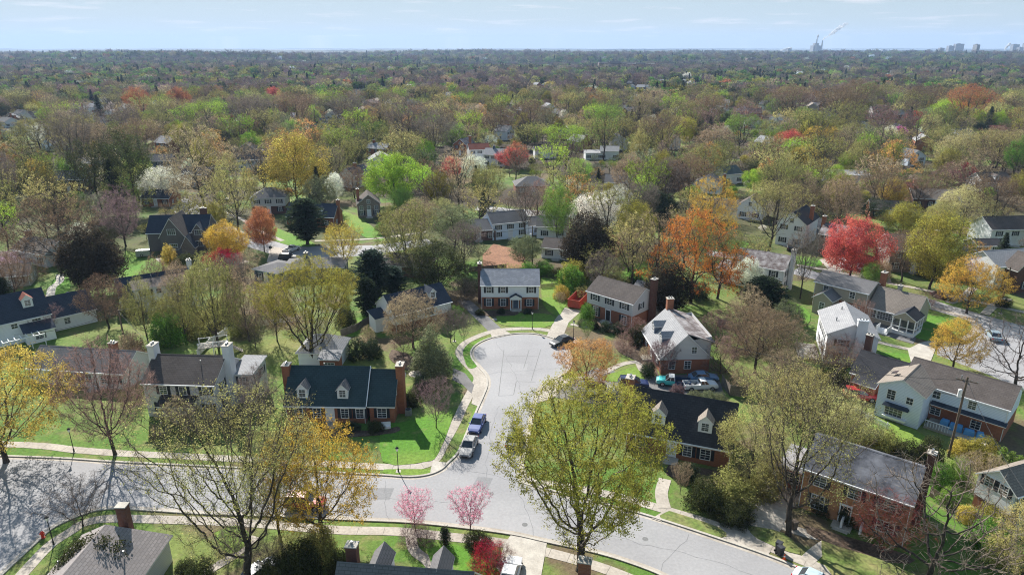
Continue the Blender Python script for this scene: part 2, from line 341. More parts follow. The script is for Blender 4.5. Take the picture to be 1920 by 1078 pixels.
# concrete joints and tar seams in the turning circle
for a, b in (((945, 655), (935, 742)), ((1014, 655), (996, 714)), ((992, 656), (982, 690)), ((968, 715), (1004, 716)), ((968, 715), (963, 740)), ((935, 742), (962, 741)), ((950, 668), (1008, 668))):
    (x0, y0), (x1, y1) = P(*a), P(*b); d = Vector((x1 - x0, y1 - y0)).normalized() * .05
    flat('tar_seam', [(x0 - d.y, y0 + d.x), (x1 - d.y, y1 + d.x), (x1 + d.y, y1 - d.x), (x0 + d.y, y0 - d.x)], .008, M['seam'], world=True)
rr = random.Random(9)
M['road_patch'] = noisy('asphalt repair', (.225, .222, .228), (.20, .2, .205), .6, .93, .1, 4, amt=.12); M['road_pale'] = noisy('worn asphalt', (.30, .295, .30), (.27, .268, .272), .3, .93, .08, 3, amt=.08)
for x, y, a, b, mt in ((700, 925, 2.2, 1.1, 'road_patch'), (330, 905, 3.5, 1.4, 'road_pale'), (1180, 1000, 3.0, 1.2, 'road_pale'), (905, 905, 1.0, 1.2, 'road_patch'), (1000, 950, 4, 1.3, 'road_pale'), (960, 690, 2.5, 2.0, 'road_pale')):
    cx, cy = P(x, y); an = rr.uniform(-.3, .3); q = [(-a, -b), (a, -b), (a, b), (-a, b)]
    flat('road_patch', [(cx + u * math.cos(an) - v * math.sin(an) + rr.uniform(-.1, .1), cy + u * math.sin(an) + v * math.cos(an)) for u, v in q], .0065, M[mt], world=True)
def crack(x0, y0, x1, y1, wd=.05):
    a = Vector(P(x0, y0)); b = Vector(P(x1, y1)); n_ = max(4, int((b - a).length / 1.1)); d = (b - a).normalized(); pn = Vector((-d.y, d.x)); off = 0; L = []
    for i in range(n_ + 1):
        off = off * .8 + rr.uniform(-.32, .32); p = a.lerp(b, i / n_) + pn * off; w_ = wd * rr.uniform(.5, 1.3); L.append((p - pn * w_ / 2, p + pn * w_ / 2))
    m = MB()
    for (p, q), (r_, s_) in zip(L, L[1:]): m.poly([(*p, .0105), (*r_, .0105), (*s_, .0105), (*q, .0105)])
    o = m.build('tar_seam', M['seam_dark']); tag(o, None, None, kind='structure')
    if o.data.polygons[0].normal.z < 0: o.data.flip_normals()
M['seam_dark'] = noisy('sealed crack', (.19, .19, .195), (.16, .16, .165), 1, .9)
for q in ((-40, 905, 500, 925), (500, 925, 900, 940), (1000, 960, 1500, 1100), (935, 760, 915, 900), (240, 880, 250, 950), (430, 880, 445, 960), (640, 892, 650, 970), (860, 880, 985, 905), (1120, 950, 1070, 1022), (1290, 1000, 1240, 1070), (900, 700, 1060, 690), (930, 640, 985, 760), (20, 860, 40, 1040), (890, 830, 980, 840), (720, 900, 730, 975), (1000, 1005, 960, 905)): crack(*q)
for x, y in ((984, 983), (921, 925), (560, 925), (1210, 1010)):
    cx, cy = P(x, y); flat('manhole_cover', [(cx + .33 * math.cos(i * math.pi / 6), cy + .33 * math.sin(i * math.pi / 6)) for i in range(12)], .009, M['seam'], world=True)
SW = [(-200, 828), (50, 834), (139, 843), (217, 849), (278, 852), (362, 856), (520, 864), (697, 874), (758, 876), (792, 873), (817, 860), (831, 834), (844, 812), (857, 788), (869, 761), (884, 733), (896, 710), (886, 694), (868, 675), (861, 658), (875, 641), (908, 626), (936, 619), (960, 617), (996, 616), (1030, 620), (1056, 628), (1082, 643)]
ribbon('sidewalk', SW, 1.35, 0, M['path'], .03, 1.5)
ribbon('sidewalk', [(1014, 905), (1063, 912), (1155, 930), (1249, 956), (1350, 987), (1422, 1017), (1510, 1053), (1600, 1090)], 1.35, 0, M['path'], .03, 1.5)
ribbon('sidewalk', [(20, 1100), (42, 1076), (92, 1023), (134, 995), (156, 981), (200, 972), (278, 973), (400, 977), (480, 981), (560, 988), (647, 994), (744, 996), (842, 1006), (953, 1019), (1030, 1036), (1099, 1055), (1155, 1074), (1230, 1105)], 1.35, 0, M['path'], .03, 1.5)
for a in ([(980, 886), (965, 882), (975, 905), (1000, 912), (1014, 905)], [(842, 868), (812, 864), (806, 886), (828, 882)]):
    flat('kerb_ramp', a, 0, M['concrete'], .05)
# aprons, driveways and garden paths
def drive(pix, mat='path', z=.016, name='driveway'): flat(name, pix, 0, M[mat], z + .004)
drive([(897, 762), (884, 757), (890, 728), (893, 704), (880, 690), (897, 686), (912, 704), (916, 722), (908, 742)], z=.04)
drive([(850, 690), (872, 700), (889, 722), (884, 738), (868, 722), (848, 712)], 'dark_asphalt', z=.03)
drive([(856, 563), (882, 563), (941, 617), (951, 629), (926, 634), (918, 623)], 'dark_asphalt')
drive([(918, 623), (941, 617), (960, 627), (924, 635)], z=.045)
drive([(1058, 577), (1090, 583), (1066, 605), (1052, 640), (1024, 632), (1040, 600)], 'path')
drive([(1012, 730), (1024, 718), (1052, 706), (1062, 712), (1050, 735), (1040, 745), (1006, 757)], z=.045)
drive([(1040, 745), (1052, 712), (1120, 690), (1200, 705), (1345, 700), (1360, 745), (1290, 750), (1190, 752), (1120, 758)], 'dark_asphalt')
drive([(960, 1000), (1026, 1015), (1015, 1078), (1005, 1150), (880, 1150), (925, 1078), (948, 1017)], 'concrete', z=.045)
drive([(1392, 925), (1440, 905), (1530, 905), (1480, 960), (1440, 1042), (1352, 1011), (1378, 984)], 'path', z=.04)
drive([(1249, 956), (1262, 961), (1240, 978), (1222, 972)], z=.045, name='path')
ribbon('path', [(1247, 898), (1240, 925), (1246, 953)], 1.5, 0, M['path'], .03)
ribbon('path', [(1440, 975), (1480, 990), (1520, 1002), (1560, 1010), (1530, 1035), (1512, 1052)], 1.4, 0, M['path'], .03)
ribbon('path', [(1057, 716), (1127, 700), (1166, 683), (1198, 678)], 1.1, 0, M['path'], .03)
ribbon('path', [(1196, 678), (1204, 695), (1214, 712)], 1.1, 0, M['path'], .034)
ribbon('path', [(1070, 608), (1092, 612), (1122, 616)], .9, 0, M['path'], .03)
ribbon('path', [(924, 598), (940, 600), (962, 594), (968, 586)], .9, 0, M['path'], .03)
ribbon('path', [(770, 1000), (776, 1030), (800, 1050), (812, 1065)], 1.2, 0, M['path'], .03)
ribbon('path', [(480, 1006), (440, 1040), (380, 1078), (350, 1110)], 1.1, 0, M['path'], .03)
# other streets
def street(name, poly, mat='asphalt', z=ZR): flat(name, poly, z, M[mat])
street('road', [(1500, 500), (1560, 520), (1718, 552), (1779, 572), (1850, 592), (1960, 622), (2150, 670), (2150, 850), (1960, 750), (1860, 705), (1757, 665), (1757, 652), (1816, 645), (1838, 628), (1832, 608), (1800, 596), (1735, 577), (1640, 552), (1480, 512)])
drive([(1757, 636), (1754, 655), (1740, 690), (1708, 680), (1702, 655), (1725, 643)], 'concrete', z=.04)
drive([(1600, 612), (1640, 600), (1720, 630), (1712, 645)], 'dark_asphalt')
ribbon('sidewalk', [(1740, 574), (1800, 592), (1828, 607), (1826, 625), (1806, 637)], 1.4, 0, M['path'], .03, 1.5)
ribbon('sidewalk', [(1490, 500), (1560, 512), (1640, 530), (1720, 545), (1800, 563), (1920, 590)], 1.4, 0, M['path'], .035, 1.5, off=1.5)
ribbon('sidewalk', [(1640, 640), (1690, 652), (1708, 655)], 1.2, 0, M['path'], .03)
for a in ([(1778, 568), (1800, 560), (1825, 540)], [(1846, 590), (1865, 572), (1890, 560)], [(1560, 515), (1580, 500)]):
    ribbon('path', a, 1.6, 0, M['path'], .04)
drive([(1536, 487), (1575, 478), (1600, 500), (1560, 512)], 'path'); drive([(1610, 520), (1625, 500), (1665, 505), (1672, 532)], 'path')
street('road', [(320, 380), (350, 372), (400, 405), (475, 445), (560, 462), (700, 460), (800, 448), (815, 458), (700, 478), (600, 485), (520, 480), (455, 460), (380, 425), (320, 395)])
drive([(508, 462), (540, 468), (535, 492), (500, 492)], 'path')
ribbon('sidewalk', [(420, 398), (455, 412), (480, 430), (530, 452)], 1.3, 0, M['path'], .03, 1.5)
ribbon('sidewalk', [(590, 452), (700, 448), (800, 435)], 1.3, 0, M['path'], .03, 1.5)
street('road', [(900, 384), (960, 392), (1080, 398), (1080, 408), (950, 404), (890, 394)])
street('road', [(1330, 470), (1390, 478), (1380, 486), (1320, 478)])
ribbon('path', [(95, 555), (98, 540), (112, 528), (112, 515)], 1.6, 0, M['concrete'], .04)
ribbon('path', [(85, 560), (110, 553), (130, 548)], 1.2, 0, M['concrete'], .03)
ribbon('path', [(295, 484), (305, 492), (318, 496)], 1.1, 0, M['path'], .03)
ribbon('sidewalk', [(365, 510), (390, 505), (420, 500), (465, 490)], 1.6, 0, M['path'], .03)
# bright lawns and beds
def lawn(pix, m='lawn', nm='lawn'): flat(nm, [tuple(q) for q in smooth([P(*p) for p in pix + [pix[0]]], 3)[:-1]], 0, M[m], .008, world=True)
lawn([(236, 470), (300, 484), (318, 500), (306, 518), (240, 522), (225, 500)])
lawn([(512, 425), (545, 438), (578, 450), (590, 462), (540, 460), (508, 445)]); lawn([(640, 395), (668, 405), (705, 430), (720, 450), (690, 448), (650, 420)])
lawn([(1015, 520), (1060, 530), (1085, 545), (1060, 575), (1045, 592), (1018, 570)]); lawn([(1160, 492), (1210, 490), (1205, 525), (1165, 520)])
lawn([(930, 588), (1020, 588), (1040, 600), (1022, 614), (960, 612), (935, 606)]); lawn([(715, 795), (765, 790), (830, 770), (850, 775), (822, 850), (795, 866), (718, 866)])
lawn([(720, 880), (800, 880), (802, 888), (770, 891), (722, 888)]); lawn([(838, 868), (862, 835), (882, 780), (893, 766), (880, 800), (864, 840), (850, 862)])
lawn([(868, 665), (875, 648), (905, 635), (918, 634), (893, 648), (884, 664), (895, 686), (878, 690)])
lawn([(1490, 480), (1530, 484), (1540, 498), (1500, 500)]); lawn([(1360, 450), (1400, 455), (1410, 470), (1370, 466)])
lawn([(1650, 660), (1700, 665), (1706, 680), (1660, 676)]); lawn([(1590, 690), (1625, 692), (1632, 725), (1585, 715)])
lawn([(1640, 785), (1700, 800), (1745, 826), (1730, 842), (1690, 830), (1630, 800)])
lawn([(430, 655), (480, 640), (545, 635), (575, 652), (545, 700), (500, 740), (470, 700)], 'lawn_olive'); lawn([(650, 600), (705, 590), (702, 612), (672, 630), (640, 625)])
lawn([(1720, 590), (1790, 600), (1760, 640), (1705, 625)]); lawn([(100, 525), (88, 552), (100, 555), (130, 545), (128, 520)])
lawn([(800, 1030), (850, 1020), (900, 1045), (940, 1078), (900, 1110), (820, 1070)]); lawn([(1190, 688), (1130, 706), (1150, 716), (1210, 712)])
lawn([(400, 1000), (445, 985), (470, 1010), (430, 1040)]); lawn([(1480, 560), (1520, 590), (1500, 620), (1470, 590)])
lawn([(1010, 905), (1060, 918), (1120, 933), (1140, 944), (1070, 927)], 'dryverge', 'verge'); lawn([(1255, 958), (1350, 990), (1350, 1008), (1240, 974)], 'dryverge', 'verge')
lawn([(1400, 985), (1470, 1000), (1500, 1040), (1420, 1010)], 'dryverge', 'verge'); lawn([(1540, 1010), (1680, 1060), (1720, 1110), (1560, 1078)], 'dryverge', 'verge')
flat('bare_earth_patch', [(905, 478), (925, 458), (960, 466), (984, 478), (986, 502), (905, 508)], 0, M['earth'], .03)
for a in ([(535, 800), (700, 808), (745, 800), (740, 812), (640, 820), (540, 815)], [(735, 655), (775, 670), (790, 700), (755, 690), (730, 672)], [(1150, 640), (1200, 650), (1236, 705), (1200, 680), (1160, 660)], [(1090, 590), (1185, 612), (1200, 620), (1170, 628), (1095, 610)], [(900, 583), (965, 583), (965, 592), (902, 592)], [(1510, 985), (1700, 1040), (1680, 1055), (1530, 1010)], [(1255, 870), (1330, 880), (1400, 905), (1420, 935), (1300, 905), (1250, 890)]):
    lawn(a, 'mulch', 'mulch_bed')
# ------------------------------------------------------------------ trees
rng = np.random.default_rng(7)
PROF = {
 'vase': lambda t: np.where(t < .72, .22 + .78 * (t / .72) ** .8, np.sqrt(np.clip(1 - ((t - .72) / .30) ** 2, .02, 1))),
 'round': lambda t: np.sqrt(np.clip(1 - ((t - .5) / .52) ** 2, .03, 1)),
 'oval': lambda t: np.where(t < .45, .35 + .65 * np.sin(t / .45 * 1.57), np.clip(np.cos((t - .45) / .6 * 1.57), .05, 1) ** .7),
 'cone': lambda t: np.where(t < .15, .7 + 2 * t, (1.05 - t) / .9),
 'dome': lambda t: np.sqrt(np.clip(1 - (t / 1.03) ** 2.6, .02, 1)),
 'column': lambda t: np.where(t < .2, .7 + 1.5 * t, np.clip(1 - ((t - .2) / .85) ** 2.2, .04, 1)),
}
def grow(seed, H, W, th, env, na, step, kill, infl=None, up=.12, lobes=.22, holes=8, shell=.42):
    r = np.random.default_rng(seed); n = na * 3
    t = r.random(n); Rp = PROF[env](t); keep = r.random(n) < Rp ** 2 / (Rp.max() ** 2); t = t[keep]; Rp = Rp[keep]
    a = r.random(len(t)) * 6.283; ph = r.random(4) * 6.28
    lo = 1 + lobes * (np.sin(2 * a + ph[0] + 3 * t) + np.sin(3 * a + ph[1] - 5 * t)) * .5 + lobes * .5 * np.sin(5 * a + ph[2] + 9 * t)
    rad = Rp * W / 2 * lo * r.random(len(t)) ** shell
    A = np.stack([rad * np.cos(a), rad * np.sin(a), th + t * (H - th) * (1 + .05 * np.sin(2 * a + ph[3]))], 1)[:na]
    for _ in range(holes):
        c = A[r.integers(len(A))]; A = A[np.linalg.norm(A - c, axis=1) > W * r.uniform(.05, .10)]
    pos = [np.array([0., 0., 0.])]; par = [-1]; z = 0; d = np.array([r.normal() * .04, r.normal() * .04, 1.])
    while z < th * 1.05:
        d = d + r.normal(size=3) * .05; d[2] = 1; q = pos[-1] + d / np.linalg.norm(d) * step; par.append(len(pos) - 1); pos.append(q); z = q[2]
    pos = np.array(pos); par = list(par); infl = infl or W
    dist = np.full(len(A), 1e9); idx = np.zeros(len(A), int)
    def upd(start):
        nonlocal dist, idx
        D = np.linalg.norm(A[:, None] - pos[None, start:], axis=2); j = D.argmin(1); dm = D[np.arange(len(A)), j]; b = dm < dist; dist[b] = dm[b]; idx[b] = j[b] + start
    upd(0); used = {}
    for it in range(150):
        if len(A) == 0: break
        ok = dist < infl
        if not ok.any(): break
        v = A[ok] - pos[idx[ok]]; v /= np.linalg.norm(v, axis=1, keepdims=True) + 1e-9
        nodes, inv = np.unique(idx[ok], return_inverse=True); S = np.zeros((len(nodes), 3)); np.add.at(S, inv, v)
        S /= np.linalg.norm(S, axis=1, keepdims=True) + 1e-9
        S += r.normal(size=S.shape) * .16; S[:, 2] += up; S /= np.linalg.norm(S, axis=1, keepdims=True)
        cnt = np.array([used.get(k, 0) for k in nodes]); g = cnt < 3
        if not g.any(): break
        for k in nodes[g]: used[k] = used.get(k, 0) + 1
        new = pos[nodes[g]] + S[g] * step; st = len(pos); pos = np.vstack([pos, new]); par += list(nodes[g]); upd(st)
        k = dist > kill; A = A[k]; dist = dist[k]; idx = idx[k]
        if len(pos) > 9000: break
    return pos, np.array(par)
def radii(pos, par, tip, e=2.35):
    n = len(pos); s = np.zeros(n); r = np.zeros(n)
    for i in range(n - 1, -1, -1):
        r[i] = s[i] ** (1 / e) if s[i] > 0 else tip
        if par[i] >= 0: s[par[i]] += r[i] ** e
    return r
def tubes(p0, p1, r0, r1, n):
    d = p1 - p0; d /= np.linalg.norm(d, axis=1, keepdims=True) + 1e-9
    h = np.where(np.abs(d[:, 2:3]) < .9, np.array([[0, 0, 1.]]), np.array([[1., 0, 0]])); a = np.cross(d, h); a /= np.linalg.norm(a, axis=1, keepdims=True) + 1e-9; b = np.cross(d, a)
    t = np.arange(n) * 2 * np.pi / n; ring = a[:, None] * np.cos(t)[None, :, None] + b[:, None] * np.sin(t)[None, :, None]
    V = np.concatenate([p0[:, None] + ring * r0[:, None, None], p1[:, None] + ring * r1[:, None, None]], 1).reshape(-1, 3)
    i = np.arange(n); j = (i + 1) % n; f = np.stack([i, j, j + n, i + n], 1); Fc = (np.arange(len(p0))[:, None, None] * 2 * n + f[None]).reshape(-1, 4)
    return V, Fc
def quads(c, n, u, L, Wd):
    """leaf-shaped faces: centre c, face normal n, long axis u"""
    n = n / (np.linalg.norm(n, axis=1, keepdims=True) + 1e-9); u = u - n * (u * n).sum(1, keepdims=True); u /= np.linalg.norm(u, axis=1, keepdims=True) + 1e-9; v = np.cross(n, u)
    L = L[:, None] / 2; Wd = Wd[:, None] / 2
    V = np.stack([c - u * L, c + v * Wd - u * L * .1, c + u * L, c - v * Wd + u * L * .1], 1).reshape(-1, 3)
    return V, np.arange(len(c) * 4).reshape(-1, 4)
def npmesh(name, parts, mats):
    V = []; Fc = []; mi = []; rd = []; o = 0
    for v, f, m, q in parts:
        if len(f) == 0: continue
        V.append(v); Fc.append(f + o); o += len(v); mi.append(np.full(len(f), m)); rd.append(q if q is not None else np.full(len(f), .5))
    V = np.vstack(V); Fc = np.vstack(Fc); mi = np.concatenate(mi); rd = np.concatenate(rd)
    me = bpy.data.meshes.new(name); me.vertices.add(len(V)); me.vertices.foreach_set('co', V.astype('f').ravel())
    me.loops.add(len(Fc) * 4); me.loops.foreach_set('vertex_index', Fc.astype('i').ravel()); me.polygons.add(len(Fc))
    me.polygons.foreach_set('loop_start', (np.arange(len(Fc)) * 4).astype('i')); me.polygons.foreach_set('material_index', mi.astype('i'))
    for m in mats: me.materials.append(m)
    at = me.attributes.new('rnd', 'FLOAT', 'FACE'); at.data.foreach_set('value', rd.astype('f')); me.update(calc_edges=True)
    return me
PROTO = {}
def make_proto(key, H, W, th, env, na, step, kill, tip=.014, lpn=3, ls=.2, sig=.3, tw=2, twl=.8, tww=.03, thin=.05, n_side=6, twm=0, ncut=.07, e=2.35, trunkmax=None, clump=None, asp=.6, seed=1, outer=0, limbcol=False, **kw):
    r = np.random.default_rng(seed + 99); pos, par = grow(seed, H, W, th, env, na, step, kill, **kw); rad = radii(pos, par, tip, e)
    if trunkmax and rad[0] > trunkmax: rad = tip + (rad - tip) * (trunkmax - tip) / (rad[0] - tip)
    rad[0] *= 1.25
    i = np.where(par >= 0)[0]; p0 = pos[par[i]]; p1 = pos[i]; r0 = np.minimum(rad[par[i]], rad[i] * 1.35); r1 = rad[i]
    big = r1 > ncut
    tv, tf = tubes(p0[big], p1[big], r0[big], r1[big], n_side); bv, bf = tubes(p0[~big], p1[~big], r0[~big], r1[~big], 3)
    th_i = i[rad[i] < thin]; dr = pos[th_i] - pos[par[th_i]]; dr /= np.linalg.norm(dr, axis=1, keepdims=True) + 1e-9
    parts = [(bv, bf, 1 if limbcol else 0, None)]
    if tw:
        k = np.repeat(np.arange(len(th_i)), tw); s = pos[th_i][k]; d = dr[k] + r.normal(size=(len(k), 3)) * .65; d[:, 2] += .15; d /= np.linalg.norm(d, axis=1, keepdims=True)
        L = twl * r.uniform(.5, 1.2, len(k)); c = s + d * (L / 2)[:, None]
        v, f = quads(c, r.normal(size=c.shape), d, L, np.full(len(k), tww)); parts.append((v, f, twm, r.random(len(f))))
        tipc = s + d * L[:, None]
    if lpn:
        if tw >= 2:
            k = r.integers(0, len(tipc), len(th_i) * lpn); c = tipc[k] - d[k] * (L[k] * r.random(len(k)) ** 2 * .6)[:, None] + r.normal(size=(len(k), 3)) * sig * .5
        else:
            k = np.repeat(np.arange(len(th_i)), lpn); c = pos[th_i][k] + r.normal(size=(len(k), 3)) * sig + dr[k] * .2
        if clump is not None:      # leave part of the twigs bare so that light and dark clumps and gaps form
            q = np.sin(c[:, 0] * 6 / W * 2 + seed) + np.sin(c[:, 1] * 7 / W * 2 + 2 * seed) + np.sin(c[:, 2] * 9 / H * 2 + seed * 3); c = c[q + r.normal(size=len(q)) * .8 > clump]
        if outer:
            q = np.sqrt((c[:, 0] / (W / 2)) ** 2 + (c[:, 1] / (W / 2)) ** 2 + ((c[:, 2] - (th + (H - th) * .35)) / ((H - th) * .65)) ** 2); c = c[(q > outer + r.normal(size=len(q)) * .13)]
        sz = ls * r.uniform(.6, 1.35, len(c)); ou = c - np.array([0, 0, th + (H - th) * .35]); ou /= np.linalg.norm(ou, axis=1, keepdims=True) + 1e-9; nn = r.normal(size=c.shape) * .75 + ou * 1.1; nn[:, 2] += .35
        v, f = quads(c, nn, r.normal(size=c.shape), sz, sz * asp); parts.append((v, f, 1, r.random(len(f))))
    tm = npmesh(key + '_trunk', [(tv, tf, 0, None)], [M['bark']]); cm = npmesh(key + '_crown', parts, [M['twig'], M['leaf']])
    wm = npmesh(key + '_wood', [(tv, tf, 0, None)] + parts, [M['twig'], M['leaf_wood']])
    PROTO[key] = (tm, cm, wm, H, W)
def conifer(key, H, W, dens=1.0, droop=.25, env='cone', seed=3, ls=.38, th=1.2, gap=.45, base=.0):
    r = np.random.default_rng(seed); z = th; P0 = []; P1 = []; R0 = []; C_ = []; U_ = []
    tz = np.linspace(0, H, 10); off = np.cumsum(r.normal(size=(10, 2)) * .03, 0); tp = np.column_stack([off, tz]); tr = .022 * H * (1 - tz / H) + .02
    while z < H - .1:
        t = (z - th) / (H - th); R = W / 2 * float(PROF[env](np.array(t))) * r.uniform(.8, 1.12); nb = max(4, int(r.integers(5, 8) * dens)); a0 = r.random() * 6.28
        for k in range(nb):
            a = a0 + 6.28 * k / nb + r.normal() * .2; L = max(.25, R * r.uniform(.72, 1.15)); d = np.array([math.cos(a), math.sin(a), 0]); m = max(2, int(L / .22))
            rise = .12 if env != 'cone' else .0
            s = np.linspace(.08 if dens > 1 else .2, 1, m)[:, None] * L; q = np.array([0, 0, z]) + d * s; q[:, 2] += rise * s[:, 0] - droop * (s[:, 0] ** 1.3) * .5
            P0.append(q[0]); P1.append(q[-1]); R0.append(.03 + .01 * L)
            for rep in range(4):
                wdt = .12 + .28 * (1 - s / L) * L * .25 + .1
                side = r.normal(size=(m, 1)) * wdt; perp = np.array([-d[1], d[0], 0]); c = q + perp * side + r.normal(size=(m, 3)) * .07; C_.append(c); U_.append(d + perp * np.sign(side) * .7 + np.array([0, 0, -.15]))
        z += gap * r.uniform(.8, 1.2) * (1 - .5 * t)
    c = np.vstack(C_); u = np.vstack(U_) + r.normal(size=c.shape) * .2; nn = r.normal(size=c.shape) * .5; nn[:, 2] += 1
    sz = ls * r.uniform(.7, 1.3, len(c)); v, f = quads(c, nn, u, sz * 1.5, sz * .55)
    tv, tf = tubes(tp[:-1], tp[1:], tr[:-1], tr[1:], 7); P0 = np.array(P0); P1 = np.array(P1); R0 = np.array(R0); bv, bf = tubes(P0, P1, R0, R0 * .3, 3)
    parts = [(bv, bf, 0, None), (v, f, 1, r.random(len(f)))]
    PROTO[key] = (npmesh(key + '_trunk', [(tv, tf, 0, None)], [M['bark']]), npmesh(key + '_crown', parts, [M['twig'], M['leaf']]), npmesh(key + '_wood', [(tv, tf, 0, None)] + parts, [M['twig'], M['leaf_wood']]), H, W)
make_proto('elm', 20, 17, 3.2, 'vase', 3400, .5, .72, seed=11, lpn=54, ls=.135, sig=.3, tw=2, tip=.017, e=1.98, trunkmax=.7, lobes=.2, clump=-1.1, asp=.7, outer=.62)
make_proto('elm2', 20, 15, 4.5, 'vase', 2600, .5, .8, seed=12, lpn=26, ls=.15, sig=.3, tw=3, tip=.017, e=2.0, trunkmax=.62, clump=-.6, lobes=.3, asp=.7, outer=.62)
make_proto('sparse', 20, 16, 3.5, 'vase', 3000, .48, .76, seed=15, lpn=24, ls=.12, sig=.3, tw=5, tww=.028, tip=.017, e=2.0, trunkmax=.62, clump=-.4, lobes=.25, asp=.7, outer=.5)
make_proto('bud', 14, 13, 2.2, 'round', 2300, .42, .7, seed=21, lpn=34, ls=.15, sig=.3, tw=2, tip=.016, e=2.15, trunkmax=.4, clump=-1.1, asp=.7, outer=.62)
make_proto('bud2', 15, 12, 2.6, 'oval', 2300, .42, .7, seed=24, lpn=28, ls=.15, sig=.3, tw=2, tip=.016, e=2.15, trunkmax=.4, clump=-.8, holes=14, asp=.7, outer=.62)
make_proto('bare', 13, 10, 2.0, 'oval', 1600, .42, .68, seed=31, lpn=0, tw=9, twl=.95, tww=.035, tip=.017, e=2.15, twm=1, trunkmax=.34, up=.3)
make_proto('bare2', 17, 13, 4.0, 'vase', 2100, .5, .75, seed=32, lpn=2, ls=.14, sig=.25, tw=8, twl=1.0, tww=.04, tip=.018, e=2.15, twm=1, trunkmax=.45)
make_proto('limb', 16, 15, 3.0, 'dome', 900, .55, 1.15, seed=35, lpn=0, tw=4, twl=1.3, tww=.045, twm=1, tip=.032, e=2.2, trunkmax=.5, shell=.3, limbcol=True)
make_proto('oak', 17, 17, 4.0, 'dome', 2000, .5, .8, seed=41, lpn=36, ls=.165, sig=.34, tw=2, tip=.017, e=2.15, trunkmax=.55, clump=-.35, shell=.3, holes=16, asp=.7, outer=.62)
make_proto('mid_bare', 17, 13, 4.0, 'vase', 1100, .6, 1.05, seed=132, lpn=2, ls=.2, sig=.3, tw=4, twl=1.1, tww=.05, tip=.028, e=2.1, twm=1, trunkmax=.5, thin=.07, outer=.4)
make_proto('mid_limb', 18, 15, 4.5, 'dome', 800, .65, 1.2, seed=133, lpn=3, ls=.22, sig=.4, tw=3, twl=1.2, tww=.06, tip=.034, e=2.1, twm=1, trunkmax=.6, thin=.08, shell=.3, outer=.4)
make_proto('mid_bud', 14, 13, 2.5, 'round', 900, .6, 1.05, seed=134, lpn=18, ls=.3, sig=.4, tw=2, tip=.026, e=2.1, trunkmax=.45, clump=-.5, thin=.07, outer=.66, asp=.7, lobes=.35, holes=14)
make_proto('mid_oak', 17, 16, 4.0, 'dome', 1000, .62, 1.1, seed=135, lpn=20, ls=.32, sig=.42, tw=2, tip=.028, e=2.1, trunkmax=.55, clump=.1, thin=.07, outer=.6, asp=.7, lobes=.35, holes=18)
make_proto('mid_vase', 19, 15, 4.5, 'vase', 1100, .62, 1.1, seed=136, lpn=16, ls=.3, sig=.4, tw=2, tip=.028, e=2.1, trunkmax=.6, clump=-.1, thin=.07, outer=.62, asp=.7, lobes=.35, holes=14)
make_proto('leafy', 12, 10, 2.0, 'round', 2000, .4, .62, seed=51, lpn=36, ls=.18, sig=.33, tw=1, e=2.15, trunkmax=.32, lobes=.36, clump=-1.1, asp=.75)
make_proto('leafy2', 14, 10, 2.2, 'oval', 1900, .42, .65, seed=54, lpn=30, ls=.18, sig=.33, tw=1, e=2.15, trunkmax=.34, clump=-1.4, holes=14, lobes=.3, asp=.75)
make_proto('cherry', 5.5, 5.2, 1.2, 'vase', 900, .2, .35, tip=.008, seed=61, lpn=9, ls=.10, sig=.12, tw=2, twl=.45, tww=.016, thin=.03, trunkmax=.1, ncut=.03, up=.25)
make_proto('smallbare', 6, 6, .8, 'vase', 900, .22, .38, tip=.009, seed=65, lpn=1, ls=.07, sig=.15, tw=5, twl=.6, tww=.018, twm=1, thin=.03, trunkmax=.12, ncut=.03)
make_proto('magnolia', 10, 8, .8, 'oval', 1500, .38, .6, seed=71, lpn=26, ls=.32, sig=.34, tw=0, trunkmax=.25, asp=.5, shell=.25, holes=3)
make_proto('holly', 9.5, 6, .4, 'cone', 1300, .35, .55, seed=75, lpn=26, ls=.24, sig=.28, tw=0, trunkmax=.2, asp=.55, shell=.25, holes=2)
make_proto('shrub', 2.6, 3.2, .15, 'dome', 500, .16, .28, tip=.008, seed=81, lpn=22, ls=.13, sig=.14, tw=1, twl=.3, tww=.012, thin=.03, trunkmax=.05, ncut=.02, shell=.3)
make_proto('bareshrub', 2.6, 3.2, .1, 'dome', 600, .16, .27, tip=.008, seed=85, lpn=3, ls=.07, sig=.14, tw=7, twl=.45, tww=.014, twm=1, thin=.03, trunkmax=.05, ncut=.02, shell=.3)
make_proto('pine', 16, 10, 5.0, 'oval', 420, .6, 1.2, seed=91, lpn=45, ls=.4, sig=.42, tw=0, trunkmax=.3, asp=.22, thin=.06, shell=.3, holes=10, tip=.03)
conifer('spruce', 14, 6.5, 1.1, seed=5, ls=.36)
conifer('cedar', 11, 6.5, 1.2, droop=.12, env='oval', seed=6, ls=.34, gap=.38)
conifer('arborvitae', 3.2, 1.3, 1.0, droop=0, env='column', seed=8, ls=.13, th=.1, gap=.13)
NAMES = {'mid_bare': 'bare_tree', 'mid_limb': 'bare_tree', 'mid_bud': 'budding_tree', 'mid_oak': 'oak_tree', 'mid_vase': 'vase_shaped_tree', 'sparse': 'vase_shaped_tree', 'elm': 'vase_shaped_tree', 'elm2': 'vase_shaped_tree', 'bud': 'budding_tree', 'bud2': 'budding_tree', 'bare': 'bare_tree', 'bare2': 'bare_tree', 'limb': 'bare_tree', 'oak': 'oak_tree', 'leafy': 'leafy_tree', 'leafy2': 'leafy_tree',
         'cherry': 'cherry_tree', 'smallbare': 'small_bare_tree', 'magnolia': 'evergreen_tree', 'holly': 'holly_tree', 'shrub': 'shrub', 'bareshrub': 'bare_shrub', 'pine': 'pine_tree', 'spruce': 'spruce_tree', 'cedar': 'cedar_tree', 'arborvitae': 'arborvitae'}
